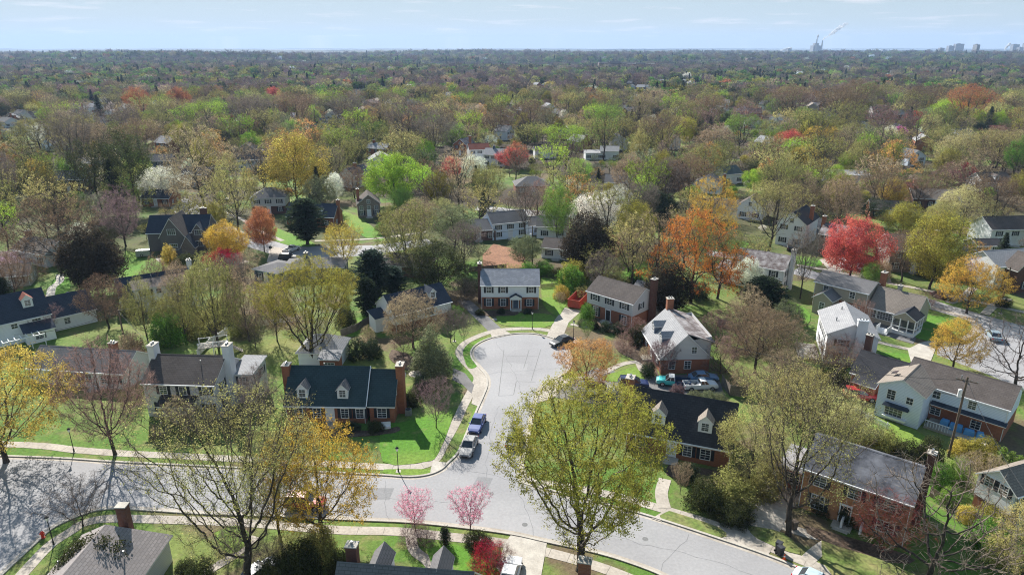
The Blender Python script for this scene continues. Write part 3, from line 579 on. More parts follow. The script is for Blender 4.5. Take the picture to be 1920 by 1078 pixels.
KIND = {'mid_bare': 'tall bare tree', 'mid_limb': 'bare heavy-limbed tree', 'mid_bud': 'budding tree', 'mid_oak': 'wide crowned oak', 'mid_vase': 'vase-shaped tree', 'sparse': 'sparsely leafing tree', 'elm': 'vase-shaped tree', 'elm2': 'vase-shaped tree', 'bud': 'budding tree', 'bud2': 'budding tree', 'bare': 'bare tree', 'bare2': 'tall bare tree', 'limb': 'bare heavy-limbed tree', 'oak': 'wide crowned oak', 'leafy': 'leafy round tree', 'leafy2': 'leafy tree',
        'cherry': 'cherry tree in blossom', 'smallbare': 'small bare tree', 'magnolia': 'dense evergreen', 'holly': 'conical holly', 'shrub': 'round shrub', 'bareshrub': 'twiggy shrub', 'pine': 'pine', 'spruce': 'spruce', 'cedar': 'bushy cedar', 'arborvitae': 'slim arborvitae'}
COL0 = {'yg': (.255, .235, .048), 'olive': (.22, .215, .075), 'gold': (.46, .31, .06), 'orange': (.52, .20, .045), 'rust': (.36, .15, .07), 'brown': (.165, .115, .075), 'greybrown': (.125, .105, .092), 'purple': (.17, .115, .12),
       'red': (.44, .11, .09), 'crimson': (.36, .025, .05), 'pink': (.66, .27, .35), 'magenta': (.50, .14, .36), 'lilac': (.40, .27, .36), 'green': (.18, .28, .055), 'lime': (.27, .38, .05), 'pale': (.34, .31, .12), 'white': (.58, .58, .50),
       'dark': (.045, .065, .035), 'darkolive': (.06, .07, .028), 'bluegreen': (.055, .085, .06), 'bronze': (.062, .052, .036), 'yellow': (.42, .34, .08), 'cream': (.46, .43, .20), 'greygreen': (.15, .17, .09), 'fern': (.10, .20, .035), 'redtwig': (.20, .125, .11), 'whitetwig': (.23, .19, .155), 'tan': (.30, .235, .15), 'amber': (.42, .25, .09), 'wine': (.20, .06, .05)}
COL = {k: tuple(min(.85, x * (1.35 if max(v) > .1 else 1.1)) for x in v) for k, v in COL0.items()}
CW = {'yg': 'yellow-green', 'olive': 'olive', 'gold': 'golden', 'orange': 'orange', 'rust': 'rusty orange', 'brown': 'brown', 'greybrown': 'grey-brown', 'purple': 'purple-brown', 'red': 'bright red', 'crimson': 'crimson', 'pink': 'pink', 'magenta': 'magenta', 'lilac': 'lilac',
      'green': 'fresh green', 'lime': 'lime green', 'pale': 'pale green', 'white': 'white-flowering', 'dark': 'dark green', 'darkolive': 'dark olive', 'bluegreen': 'blue-green', 'bronze': 'blackish bronze', 'yellow': 'yellow', 'cream': 'cream-coloured', 'greygreen': 'grey-green', 'fern': 'mid green', 'redtwig': 'reddish', 'whitetwig': 'pale-barked', 'tan': 'tan', 'amber': 'orange-brown', 'wine': 'dark red'}
TREES = []   # records for the labels
trng = random.Random(5)
def plant(kind, X, Y, H, W, col, z=0, lab=None, group=None):
    tm, cm, wm, h0, w0 = PROTO[kind]
    root = empty(NAMES[kind], (X, Y, z), trng.random() * 6.28); sx = W / w0; sz = H / h0
    root.scale = (sx, sx, sz)
    shrub = kind in ('shrub', 'bareshrub', 'arborvitae')
    a = link('stem' if shrub else 'trunk', tm, root); b = link('foliage' if shrub else 'crown', cm, root)
    c = COL[col]; k = trng.uniform(.88, 1.12); b.color = (c[0] * k, c[1] * k * trng.uniform(.95, 1.05), c[2] * k, 1)
    TREES.append(dict(o=root, kind=kind, col=col, X=X, Y=Y, H=H, W=W, lab=lab, group=group, shrub=shrub)); return root
def tree(kind, x, yb, yt, wpx, col, lab=None, group=None):
    X, Y = P(x, yb); H = max(1.0, htop(x, yb, yt)); dist = Y * cT + (CAMH - H * .6) * sT
    return plant(kind, X, Y, H, wpx / F_ * dist * .97, col, lab=lab, group=group)
# ------------------------------------------------------------------ houses
LM = []      # landmarks: (short phrase, X, Y)
WIN = {}
def win_mesh(w, h, style):
    k = (round(w, 2), round(h, 2), style)
    if k not in WIN:
        f = MB(); t = .08
        f.box(-w / 2 - t, -w / 2, -.06, .0, -t, h + t); f.box(w / 2, w / 2 + t, -.06, .0, -t, h + t)
        f.box(-w / 2, w / 2, -.06, .0, -t, 0); f.box(-w / 2, w / 2, -.06, .0, h, h + t)
        nv = 1 if style == 's' else max(2, round(w / .5)) - 1
        for i in range(nv): x = -w / 2 + w * (i + 1) / (nv + 1); f.box(x - .018, x + .018, -.045, -.012, .002, h - .002)
        f.box(-w / 2 + .002, w / 2 - .002, -.052, -.01, h / 2 - .03, h / 2 + .03)
        if h > 1: 
            for z in (h * .25, h * .75): f.box(-w / 2 + .002, w / 2 - .002, -.04, -.013, z - .014, z + .014)
        p = MB(); p.box(-w / 2 + .001, w / 2 - .001, -.02, -.004, .001, h - .001)
        j = MB(); j.v = list(f.v) + list(p.v); j.f = list(f.f) + [tuple(q + len(f.v) for q in g) for g in p.f]; j.m = [0] * len(f.f) + [1] * len(p.f)
        s = MB(); s.box(-.2, .2, -.055, -.003, -.05, h + .05)
        for i in range(int(h / .16)): s.box(-.16, .16, -.068, -.054, .06 + i * .16, .15 + i * .16 - .02)
        WIN[k] = (f.mesh('window', M['trim']), p.mesh('pane', M['glass']), s.mesh('shutter', M['shutter']), j.mesh('window', [M['trim'], M['glass']]))
    return WIN[k]
class House:
    def __init__(s, label, short, x, y, a, name='house', cat='house', group=None):
        s.r = empty(name, (x, y, 0), R_(a)); tag(s.r, label, cat, group); s.a = a; s.x = x; s.y = y; s.B = []; s.short = short
    def world(s, lx, ly):
        c, q = math.cos(R_(s.a)), math.sin(R_(s.a)); return (s.x + c * lx - q * ly, s.y + q * lx + c * ly)
    def block(s, w, d, e, r, rt='gx', wall='siding_white', roof='roof_brown', x0=0, y0=0, upper=None, split=2.75, ov=.35, ovg=.25, mid=.5, wn='wall', rn='roof', t=.16, z0=-.2, trim='trim', hx=None, gable=None, roofs=True, dy=(0, 0)):
        x1, y1 = x0 + w, y0 + d; R = e + r; my = y0 + d * mid; mx_ = x0 + w * .5; b = dict(x0=x0, y0=y0, x1=x1, y1=y1, e=e, R=R, ov=ov, ovg=ovg, rt=rt, d=d, w=w)
        if rt == 'gx':
            tops = [[(x0, y0, e), (x1, y0, e), (x1, my, R), (x0, my, R)], [(x0, my, R), (x1, my, R), (x1, y1, e), (x0, y1, e)]]; sl = r / (d * mid)
            X0, X1, Y0, Y1 = x0 + ovg, x1 - ovg, y0 + ov, y1 - ov; slb = r / (d * (1 - mid))
            zt = lambda x, y: e + (sl * (y - y0) if y <= my else slb * (y1 - y)) - t - .02
        elif rt == 'gy':
            tops = [[(x0, y1, e), (x0, y0, e), (mx_, y0, R), (mx_, y1, R)], [(mx_, y1, R), (mx_, y0, R), (x1, y0, e), (x1, y1, e)]]; sl = r / (w / 2)
            X0, X1, Y0, Y1 = x0 + ov, x1 - ov, y0 + ovg, y1 - ovg
            zt = lambda x, y: R - sl * abs(x - mx_) - t - .02
        elif rt == 'shed':
            tops = [[(x0, y0, e), (x1, y0, e), (x1, y1, R), (x0, y1, R)]]; sl = r / d; X0, X1, Y0, Y1 = x0 + ovg, x1 - ovg, y0 + ov, y1 - ov
            zt = lambda x, y: e + sl * (y - y0) - t - .02
        elif rt == 'hip':
            h = d / 2 if hx is None else hx; sl = r / (d / 2); rx0, rx1 = x0 + h, x1 - h
            if rx1 <= rx0: rx0 = rx1 = mx_
            tops = [[(x0, y0, e), (x1, y0, e), (rx1, my, R), (rx0, my, R)], [(x1, y0, e), (x1, y1, e), (rx1, my, R)], [(x1, y1, e), (x0, y1, e), (rx0, my, R), (rx1, my, R)], [(x0, y1, e), (x0, y0, e), (rx0, my, R)]]
            if rx0 == rx1: tops[0] = tops[0][:3]; tops[2] = tops[2][:3]
            X0, X1, Y0, Y1 = x0 + ov, x1 - ov, y0 + ov, y1 - ov; zt = lambda x, y: e + sl * ov - t - .02
        b['sl'] = sl; b.update(X0=X0, X1=X1, Y0=Y0, Y1=Y1); s.B.append(b)
        def shell(za, zb_fn, g, nm, mat):
            m = MB(); a0, a1, b0, b1 = X0 - g, X1 + g, Y0 - g, Y1 + g
            def top(x, y): return zb_fn(x, y)
            def side(pts):   # pts along the base, the last peak optional
                bot = [(x, y, za) for x, y in (pts[0], pts[-1])]; tp = [(x, y, top(x, y)) for x, y in reversed(pts)]; m.poly(bot + tp)
            side([(a0, b0), (a1, b0)] if rt != 'gy' else [(a0, b0), (mx_, b0), (a1, b0)])
            side([(a1, b0), (a1, b1)] if rt != 'gx' else [(a1, b0), (a1, my), (a1, b1)])
            side([(a1, b1), (a0, b1)] if rt != 'gy' else [(a1, b1), (mx_, b1), (a0, b1)])
            side([(a0, b1), (a0, b0)] if rt != 'gx' else [(a0, b1), (a0, my), (a0, b0)])
            if g: m.poly([(a0, b1, za), (a1, b1, za), (a1, b0, za), (a0, b0, za)])
            m.build(nm, M[mat], s.r)
        if upper:
            shell(z0, lambda x, y: split, 0, wn, wall) if rt in ('hip',) else shell(z0, lambda x, y: split, 0, wn, wall)
            shell(split, zt, .06, 'upper_' + wn, upper)
        else: shell(z0, zt, 0, wn, wall)
        if roofs:
            m = MB(); m0 = []
            for q in tops: m.poly(q, 0)
            E = {}
            for q in tops:
                m.poly([(x, y, z - t) for x, y, z in reversed(q)], 1)
                for i in range(len(q)): k0, k1 = q[i], q[(i + 1) % len(q)]; E[(k0, k1)] = 1
            for (a, c_) in list(E):
                if (c_, a) not in E: m.poly([(a[0], a[1], a[2] - t), (c_[0], c_[1], c_[2] - t), c_, a], 1)
            # ridge cap
            o = m.build(rn, [M[roof], M[trim]], s.r)
            if rt in ('gx', 'gy'):
                c = MB(); g = .14
                if rt == 'gx': c.poly([(x0, my - g, R - g * sl + .03), (x1, my - g, R - g * sl + .03), (x1, my, R + .035), (x0, my, R + .035)]); c.poly([(x0, my, R + .035), (x1, my, R + .035), (x1, my + g, R - g * sl + .03), (x0, my + g, R - g * sl + .03)])
                else: c.poly([(mx_ - g, y0, R - g * sl + .03), (mx_, y0, R + .035), (mx_, y1, R + .035), (mx_ - g, y1, R - g * sl + .03)]); c.poly([(mx_, y0, R + .035), (mx_ + g, y0, R - g * sl + .03), (mx_ + g, y1, R - g * sl + .03), (mx_, y1, R + .035)])
                c.build('ridge_cap', M[roof], o)
            if rt == 'gx' and w > 5:
                c = MB(); c.box(x0 + .02, x1 - .02, y0 - .11, y0 - .002, e - t - .02, e - .03, 0); c.build('gutter', M[trim], s.r)
                if w > 7:
                    for px in (X0 + .08, X1 - .08):
                        c = MB(); c.tube((px, Y0 - .14, 0.05), (px, Y0 - .14, e - t), .045, n=6); c.build('downpipe', M[trim], s.r)
        return b
    def win(s, b, face, *items, z=None, upper=False, sh=True, parts=True):
        """items: (u, z, w, h[, shutters]) with u the fraction along the wall seen from outside"""
        g = .06 if upper else 0
        for it in items:
            u, zz, w, h = it[:4]; hs = it[4] if len(it) > 4 else sh
            if face == 'F': x, y, a, ax = b['X0'] + u * (b['X1'] - b['X0']), b['Y0'] - g, 0, (1, 0)
            elif face == 'R': x, y, a, ax = b['X1'] + g, b['Y0'] + u * (b['Y1'] - b['Y0']), 90, (0, 1)
            elif face == 'L': x, y, a, ax = b['X0'] - g, b['Y1'] - u * (b['Y1'] - b['Y0']), -90, (0, -1)
            else: x, y, a, ax = b['X1'] - u * (b['X1'] - b['X0']), b['Y1'] + g, 180, (-1, 0)
            f, p, sm, j = win_mesh(w, h, 's' if w < 1.3 else 'm')
            o = link('window', f, s.r, (x, y, zz), R_(a)); link('pane', p, o, (0, 0, 0))
            if hs:
                for q in (-1, 1): k = q * (w / 2 + .31); link('shutter', sm, s.r, (x + ax[0] * k, y + ax[1] * k, zz), R_(a))
    def door(s, b, u, w=1.0, h=2.1, mat='white', z=.25, g=0, face='F', portico=None, proof='roof_grey', steps=True):
        x = b['X0'] + u * (b['X1'] - b['X0']); y = b['Y0'] - g
        m = MB(); m.box(-w / 2, w / 2, -.07, -.002, 0, h); o = m.build('door', M[mat], s.r, (x, y, z))
        m = MB(); m.box(-w / 2 - .14, -w / 2 - .003, -.09, -.002, 0, h); m.box(w / 2 + .003, w / 2 + .14, -.09, -.002, 0, h); m.box(-w / 2 - .18, w / 2 + .18, -.11, -.002, h + .003, h + .2); m.build('door_frame', M['trim'], s.r, (x, y, z))
        k = MB(); k.ball((w * .36, -.1, h * .48), .045, .045, .045, nu=6, nv=4); k.build('handle', M['metal'], o)
        if steps:
            m = MB(); m.box(-w, w, -1.3, -.12, -z + .01, -.01); m.box(-w * .8, w * .8, -1.65, -1.302, -z + .01, -.12); m.build('doorstep', M['concrete'], s.r, (x, y, z))
        if portico:
            pw, pd, ph = portico; P_ = s.block(pw, pd, ph, .7, 'gy', 'white', proof, x0=x - pw / 2, y0=y - pd, wn='portico_gable', rn='portico_roof', z0=ph - .35, ov=.1, ovg=.1, t=.1)
            for q in (-1, 1): m = MB(); m.tube((x + q * (pw / 2 - .2), y - pd + .25, .02), (x + q * (pw / 2 - .2), y - pd + .25, ph - .12), .09, n=8); m.build('porch_post', M['trim'], s.r)
    def chimney(s, x, y, w, d, top, mat='brick', z=-.1, pots=2, capm='concrete'):
        m = MB(); m.box(x - w / 2, x + w / 2, y - d / 2, y + d / 2, z, top - .25); m.box(x - w / 2 - .06, x + w / 2 + .06, y - d / 2 - .06, y + d / 2 + .06, top - .247, top - .08)
        o = m.build('chimney', M[mat], s.r); c = MB(); c.box(x - w / 2 - .1, x + w / 2 + .1, y - d / 2 - .1, y + d / 2 + .1, top - .078, top, ins=.03); c.build('chimney_cap', M[capm], o)
        for i in range(pots):
            k = (i - (pots - 1) / 2) * .45; ax = w >= d
            c = MB(); cx, cy = x + (k if ax else 0), y + (0 if ax else k); c.tube((cx, cy, top + .002), (cx, cy, top + .3), .14, .12, 8); c.build('flue', M['metal'], o)
    def dormer(s, b, u, z0=.45, w=1.5, h=1.35, rise=.75, wall='white', roof='roof_grey', face='F', win=(.85, 1.05), rt='g'):
        """dormer on the front slope; u = fraction along the roof, z0 = rise above the eave"""
        sl = b['sl']; e = b['e']; yb = z0 / sl; ye = (z0 + h) / sl; yr = (z0 + h + (rise if rt == 'g' else .3)) / sl; zb = e + z0
        m = MB(); hw = w / 2
        fr = [(-hw, yb, zb - .1), (hw, yb, zb - .1), (hw, yb, zb + h), (0, yb, zb + h + rise), (-hw, yb, zb + h)] if rt == 'g' else [(-hw, yb, zb - .1), (hw, yb, zb - .1), (hw, yb, zb + h), (-hw, yb, zb + h)]
        m.poly(fr)
        for q in (-1, 1): m.poly([(q * hw, yb, zb - .1), (q * hw, yb, zb + h), (q * hw, ye + .1, zb + h), (q * hw, ye + .1, zb + h - .3)][::q])
        r = MB(); o_ = .16; t = .09
        if rt == 'g':
            zr = zb + h + rise; k = rise / hw; ze = zb + h - k * o_
            for q in (-1, 1):
                top = [(0, yb - o_, zr + t), (q * (hw + o_), yb - o_, ze + t), (q * (hw + o_), (ze + t - e) / sl + .12, ze + t), (0, yr + .3, zr + t)]; r.poly(top[::-q], 0); r.poly([(x, y, z - t) for x, y, z in top][::q], 1)
                r.poly([(0, yb - o_, zr), (q * (hw + o_), yb - o_, ze), (q * (hw + o_), yb - o_, ze + t), (0, yb - o_, zr + t)][::q], 1); r.poly([(q * (hw + o_), yb - o_, ze), (q * (hw + o_), yb - o_, ze + t), (q * (hw + o_), (ze + t - e) / sl + .12, ze + t), (q * (hw + o_), (ze + t - e) / sl + .12, ze)][::-q], 1)
        else:
            r.box(-hw - o_, hw + o_, yb - o_, yr + .9, zb + h + .002, zb + h + .11)
        if face == 'F': Mx = Matrix.Translation((b['x0'] + u * (b['x1'] - b['x0']), b['y0'], 0))
        elif face == 'B': Mx = Matrix.Translation((b['x1'] - u * (b['x1'] - b['x0']), b['y1'], 0)) @ Matrix.Rotation(math.pi, 4, 'Z')
        m.xf(Mx); r.xf(Mx); o = m.build('dormer', M[wall], s.r); r.build('dormer_roof', [M[roof], M['trim']], o)
        f, p, sm, j = win_mesh(win[0], win[1], 's'); q = link('window', j, o); q.matrix_local = Mx @ Matrix.Translation((0, yb, zb + .25))
    def vent(s, x, y, z, h=.5, r=.06):
        m = MB(); m.tube((x, y, z - .3), (x, y, z + h), r, n=7); m.build('roof_vent', M['metal'], s.r)
    def done(s):
        b = s.B[0]; X, Y = s.world(b['x0'] + b['w'] / 2, b['y0']); LM.append((s.short, X, Y)); s.foot = [tuple(s.world(x, y)) for q in s.B for x in (q['x0'], (q['x0'] + q['x1']) / 2, q['x1']) for y in (q['y0'], (q['y0'] + q['y1']) / 2, q['y1'])]
        FOOT.extend(s.foot)
FOOT = []
W_ = (.95, 1.35)
# 1 brick cape with the green-grey roof
h = House('long brick cape house with dark green-grey roof, two white dormers and brick end chimneys', 'the green-roofed brick cape', -32.0, 84.4, -1.8)
b = h.block(11.7, 8.2, 2.75, 4.3, 'gx', 'brick', 'roof_green'); b2 = h.block(3.95, 7.6, 2.62, 4.0, 'gx', 'brick', 'roof_green', x0=11.72, y0=.35, wn='wing_wall', rn='wing_roof')
m = MB(); m.box(11.66, 11.78, .02, 4.1, 0, .05); m.v = [(x, y, 2.78 + y * 4.3 / 4.1 + z) for x, y, z in m.v]; m.build('roof_verge', M['trim'], h.r)
h.win(b, 'F', (.16, .85, 1, 1.4), (.39, .85, 1, 1.4), (.74, .85, 1, 1.4), (.93, .85, 1, 1.4)); h.win(b2, 'F', (.5, .8, 1.2, 1.4)); h.win(b2, 'R', (.35, 3.3, .9, 1.2, False), (.5, .9, .9, 1.2))
h.door(b, .555, mat='white'); h.dormer(b, .225, .85); h.dormer(b, .71, .85); h.chimney(-.25, 3.6, 1.0, 1.3, 7.5); h.chimney(15.95, 3.9, 1.0, 1.5, 7.6)
b3 = h.block(3.2, 2.2, 2.3, .8, 'shed', 'brick', 'roof_grey', x0=12.3, y0=7.96, wn='rear_wall', rn='rear_roof'); h.vent(5, 4.3, 6.9); h.done()
# 2 grey two storey with white chimneys
h = House('grey two storey house with brown-grey roof and two whitewashed end chimneys', 'the white-chimneyed grey house', -52.3, 86.0, -3.5)
b = h.block(10.8, 8.7, 5.4, 2.6, 'gx', 'siding_grey', 'roof_brown')
h.win(b, 'F', (.27, 3.7, 1, 1.2), (.545, 3.7, 1, 1.2), (.87, 3.7, 1, 1.2), (.2, .9, 1, 1.4), (.88, .9, 1, 1.4)); h.win(b, 'R', (.28, 3.6, .9, 1.3), (.3, .9, .9, 1.3)); h.door(b, .5)
h.chimney(.1, 4.3, .95, 1.5, 9.6, 'white'); h.chimney(11.0, 4.6, .95, 1.5, 9.7, 'white')
q = h.block(5.4, 1.9, 2.7, .9, 'shed', 'white', 'roof_dark', x0=2.6, y0=-1.55, wn='porch_wall', rn='porch_roof', z0=2.35, ov=.1, t=.1)
for x in (2.9, 5.3, 7.7): m = MB(); m.box(x - .09, x + .09, -1.4, -1.22, .02, 2.5); m.build('porch_post', M['trim'], h.r)
q = h.block(3.6, 5.6, 4.9, .5, 'shed', 'siding_grey', 'roof_pale', x0=10.56, y0=4.6, wn='rear_wall', rn='rear_roof'); h.win(q, 'F', (.5, 3.1, .9, 1.2)); h.win(q, 'R', (.3, 3.1, .9, 1.2), (.7, 3.1, .9, 1.2)); h.vent(7.6, 3, 7.3); h.done()
# 3 long low house
h = House('long low house with grey-brown roof and beige walls behind a reddish bare tree', 'the long low grey-brown roofed house', -75.9, 96.2, -7.5)
b = h.block(16.7, 7.4, 2.8, 2.3, 'gx', 'siding_grey', 'roof_grey'); h.win(b, 'F', *[(u, .9, 1, 1.3) for u in (.26, .38, .5, .62, .78, .9)]); h.chimney(12.5, 4.1, 1.1, .8, 6.1); h.door(b, .7); h.done()
# 4 white house with navy roof, far left
h = House('white shingled house with navy slate roof, one pink-edged dormer and a lower garage wing', 'the navy-roofed white house', -89.2, 110.4, 44.5)
b = h.block(13, 8.8, 4.2, 4.0, 'gx', 'siding_white', 'roof_navy', x0=-5.4); h.dormer(b, .77, 1.6, 1.6, 1.5, roof='roof_red'); h.win(b, 'F', (.82, 3.05, 1.3, .75, False), (.55, 2.9, .9, .8, False), (.3, 2.9, .9, .8, False))
q = h.block(5.0, 2.6, 2.2, 1.2, 'shed', 'siding_white', 'roof_navy', x0=2.4, y0=-2.2, wn='porch_wall', rn='porch_roof'); h.win(q, 'F', (.5, .7, 1.6, 1.1, False)); h.done()
for i in range(4): m = MB(); m.box(-1 + i * 2, -.88 + i * 2, -4.3, -4.18, .02, 2.2); m.build('pergola_post', M['trim'], h.r)
m = MB(); m.box(-1.1, 5.2, -4.32, -4.16, 2.21, 2.35); [m.box(-1 + i * .9, -.9 + i * .9, -4.5, -2.3, 2.352, 2.45) for i in range(7)]; m.build('pergola_beam', M['trim'], h.r)
q = h.block(7.5, 7.6, 2.65, 3.2, 'gx', 'siding_white', 'roof_navy', x0=7.62, y0=1.6, wn='wing_wall', rn='wing_roof'); h.win(q, 'F', (.3, 1, .9, 1.1, False)); FOOT.append(h.world(11, 4))
# 5 white split house with brown shed dormer
h = House('white two storey house with navy rear roof slope and wide mauve-brown shed dormer', 'the mauve-roofed white house', -74.5, 126.0, 33.8)
b = h.block(13.5, 8.6, 3.2, 3.3, 'gx', 'siding_white', 'roof_navy', x0=-2.4, y0=.4); q = h.block(11, 5.2, 5.0, 1.1, 'shed', 'siding_white', 'roof_brown', x0=0, y0=-.1, wn='dormer_wall', rn='dormer_roof', ov=.3)
h.win(q, 'F', (.2, 3.4, 1.4, 1.1), (.42, 3.5, .9, .9, False), (.75, 3.4, 1.5, 1.1), (.35, .8, 1, 1.4), (.7, .6, 1.9, 1.7)); h.chimney(11.6, 5.4, .9, .9, 7.9, 'white')
q = h.block(3.4, 3.0, 2.6, 1, 'gy', 'siding_white', 'roof_dark', x0=8.4, y0=-2.6, wn='wing_wall', rn='wing_roof'); h.win(q, 'L', (.5, .8, .8, 1.2)); h.vent(4, 3, 6.2); h.done()
# 6 tudor house
h = House('tudor house with steep blue-grey slate roof, taupe gables and a stone entry gable', 'the steep-gabled tudor house', -94.1, 169.8, 5.4)
b = h.block(15.5, 8.5, 4.8, 3.8, 'gx', 'siding_dark', 'roof_navy'); b1 = h.block(6.6, 9.5, 4.4, 5.0, 'gy', 'siding_dark', 'roof_brown', x0=4.4, y0=-3.4, wn='gable_wall', rn='gable_roof')
h.win(b1, 'F', (.5, 5.1, 1.9, 1.4, False), (.5, 1.2, 1.9, 1.5, False)); q = h.block(3.8, 2.6, 1.7, 3.2, 'gy', 'stone', 'roof_navy', x0=9.4, y0=-4.0, wn='entry_wall', rn='entry_roof')
q = h.block(3.4, 3.4, 4.9, 2.3, 'gy', 'siding_dark', 'roof_navy', x0=11.4, y0=-.5, wn='small_gable_wall', rn='small_gable_roof'); h.win(q, 'F', (.5, 4.2, 1.6, 1.3, False), (.5, 1.2, 1.6, 1.4, False)); h.win(b1, 'L', (.2, 2.4, .7, 1.1, False), (.45, 2.4, .7, 1.1, False), (.7, 2.4, .7, 1.1, False))
h.chimney(13.6, 4.6, 1.6, .8, 10.2, 'brick_dark'); h.done()
# 7 small garage with hip roof
x, y = P(556, 690)
h = House('small white outbuilding with pale grey hipped roof behind the green-roofed brick cape', 'the small hip-roofed outbuilding', x, y, -2, 'garage', 'garage')
b = h.block(7.6, 6.6, 2.7, 2.1, 'hip', 'siding_white', 'roof_pale', hx=2.6); h.win(b, 'F', (.72, 1.2, .9, .9, False), (.88, 1.2, .9, .9, False)); q = h.block(3.6, 2.6, 2.6, .6, 'shed', 'brick', 'roof_pale', x0=4.3, y0=-2.1, wn='annex_wall', rn='annex_roof'); h.win(q, 'F', (.5, 1.1, 1.6, .8, False)); h.done()
# 8 white house with navy roof left of the circle
h = House('white sided house with smooth navy roof, half hidden by a brown tree', 'the smooth navy-roofed house', -21.3, 116.6, 37.5)
b = h.block(12.6, 8.0, 3.6, 2.9, 'gx', 'brick', 'roof_navy', upper='siding_white', split=1.6, x0=-.6, y0=-.5); h.dormer(b, .72, 1.0, 1.4, 1.3, roof='roof_navy'); h.win(b, 'F', (.3, 2.0, 1, 1.2), (.6, 2.0, 1, 1.2), upper=True); h.win(b, 'L', (.5, 2.1, 1.0, 1.2, False), upper=True)
q = h.block(3, 3.4, 2.8, .8, 'shed', 'siding_white', 'roof_navy', x0=-3.3, y0=2, wn='bay_wall', rn='bay_roof'); h.done()
# 9 white over brick colonial at the head of the circle
h = House('white over brick colonial with pale patchy slate roof at the head of the turning circle', 'the circle-head colonial', -6.4, 128.4, -.1)
b = h.block(12.0, 8.1, 5.15, 2.25, 'gx', 'brick', 'roof_slatepatch', upper='siding_white', split=2.6)
h.win(b, 'F', (.13, 3.55, .9, 1.15), (.38, 3.55, .9, 1.15), (.87, 3.55, .9, 1.15), upper=True); h.win(b, 'F', (.13, .75, 1, 1.5), (.38, .75, 1, 1.5), (.84, .75, 1, 1.35)); h.door(b, .6, mat='siding_navy', portico=(2.5, 1.3, 2.75), proof='roof_navy'); h.chimney(-.2, 4.2, .8, 1.3, 8.6, 'brick_dark'); h.done()
# 10 grey over brick colonial
h = House('grey sided over brick colonial with brown roof and black shutters beside the red skip', 'the grey-over-brick colonial', 14.6, 125.4, -44.1)
b = h.block(11.2, 8.0, 5.1, 2.2, 'gx', 'brick', 'roof_brown', upper='siding_grey', split=2.6, x0=-.3)
h.win(b, 'F', (.18, 3.6, 1.1, 1.15), (.5, 3.6, 1.1, 1.15), (.82, 3.6, 1.1, 1.15), upper=True); h.win(b, 'F', (.2, .5, 1.1, 1.8), (.82, .5, 1.1, 1.7)); h.door(b, .48, mat='black'); h.chimney(11.4, 5.8, .9, 1.2, 8.9, 'brick_dark'); h.win(b, 'R', (.35, 3.5, .8, 1.1), upper=True)
q = h.block(6, 5, 4.4, 1.7, 'gx', 'siding_grey', 'roof_grey', x0=4.8, y0=7.6, wn='rear_wall', rn='rear_roof'); h.done()
# 11 brick cape with pale slate roof
c, s_ = math.cos(R_(3.6)), math.sin(R_(3.6)); ox, oy = 23.7 - s_ * 12.4, 99.4 + c * 12.4
h = House('brick cape with pale slate roof, grey gable end and two navy-sided dormers', 'the pale slate-roofed brick cape', ox, oy, 3.6 - 90)
b = h.block(12.4, 8.6, 2.7, 4.2, 'gx', 'brick', 'roof_slate' if 0 else 'roof_pale', upper='siding_grey', split=2.5, mid=.5); h.win(b, 'R', (.22, .9, 1.0, 1.3, False), (.55, .9, 1.0, 1.3, False)); h.win(b, 'R', (.66, 3.6, .8, 1.1, False), upper=True)
h.dormer(b, .3, 1.1, 1.7, 1.35, .7, 'siding_navy', 'roof_pale'); h.dormer(b, .68, 1.1, 1.7, 1.35, .7, 'siding_navy', 'roof_pale'); h.chimney(.6, 4.6, .95, 1.1, 8.8)
q = h.block(11.2, 4.4, 5.5, .9, 'shed', 'siding_grey', 'roof_worn', x0=.6, y0=4.2, wn='rear_dormer_wall', rn='rear_dormer_roof', roofs=False, ov=.1)
m = MB(); m.poly([(.4, 4.3, 6.98), (.4, 8.8, 5.5), (12.3, 8.8, 5.5), (12.3, 4.3, 6.98)][::-1]); m.poly([(.4, 4.3, 6.86), (.4, 8.8, 5.38), (12.3, 8.8, 5.38), (12.3, 4.3, 6.86)], 1); m.build('rear_dormer_roof', [M['roof_worn'], M['trim']], h.r)
h.win(b, 'F', (.2, .9, 1, 1.3), (.8, .9, 1, 1.3)); h.door(b, .5, mat='white'); h.done()
# 12 dark roof brick cape
h = House('brick cape with near-black roof and two white dormers behind the big budding tree', 'the black-roofed brick cape', 14.6, 77.6, -20.6)
b = h.block(13.6, 8.4, 2.8, 4.6, 'gx', 'brick', 'roof_dark'); h.dormer(b, .3, 1.3, 1.7, 1.5, .8, roof='roof_tan'); h.dormer(b, .73, 1.3, 1.7, 1.5, .8, roof='roof_tan'); h.win(b, 'F', (.14, .8, 1.1, 1.4), (.6, .8, 1, 1.4), (.77, .8, 1.15, 1.4)); h.door(b, .45, mat='white')
h.chimney(-.3, 4.0, 1.0, 1.3, 8.8); h.win(b, 'L', (.7, .9, .9, 1.2)); h.done()
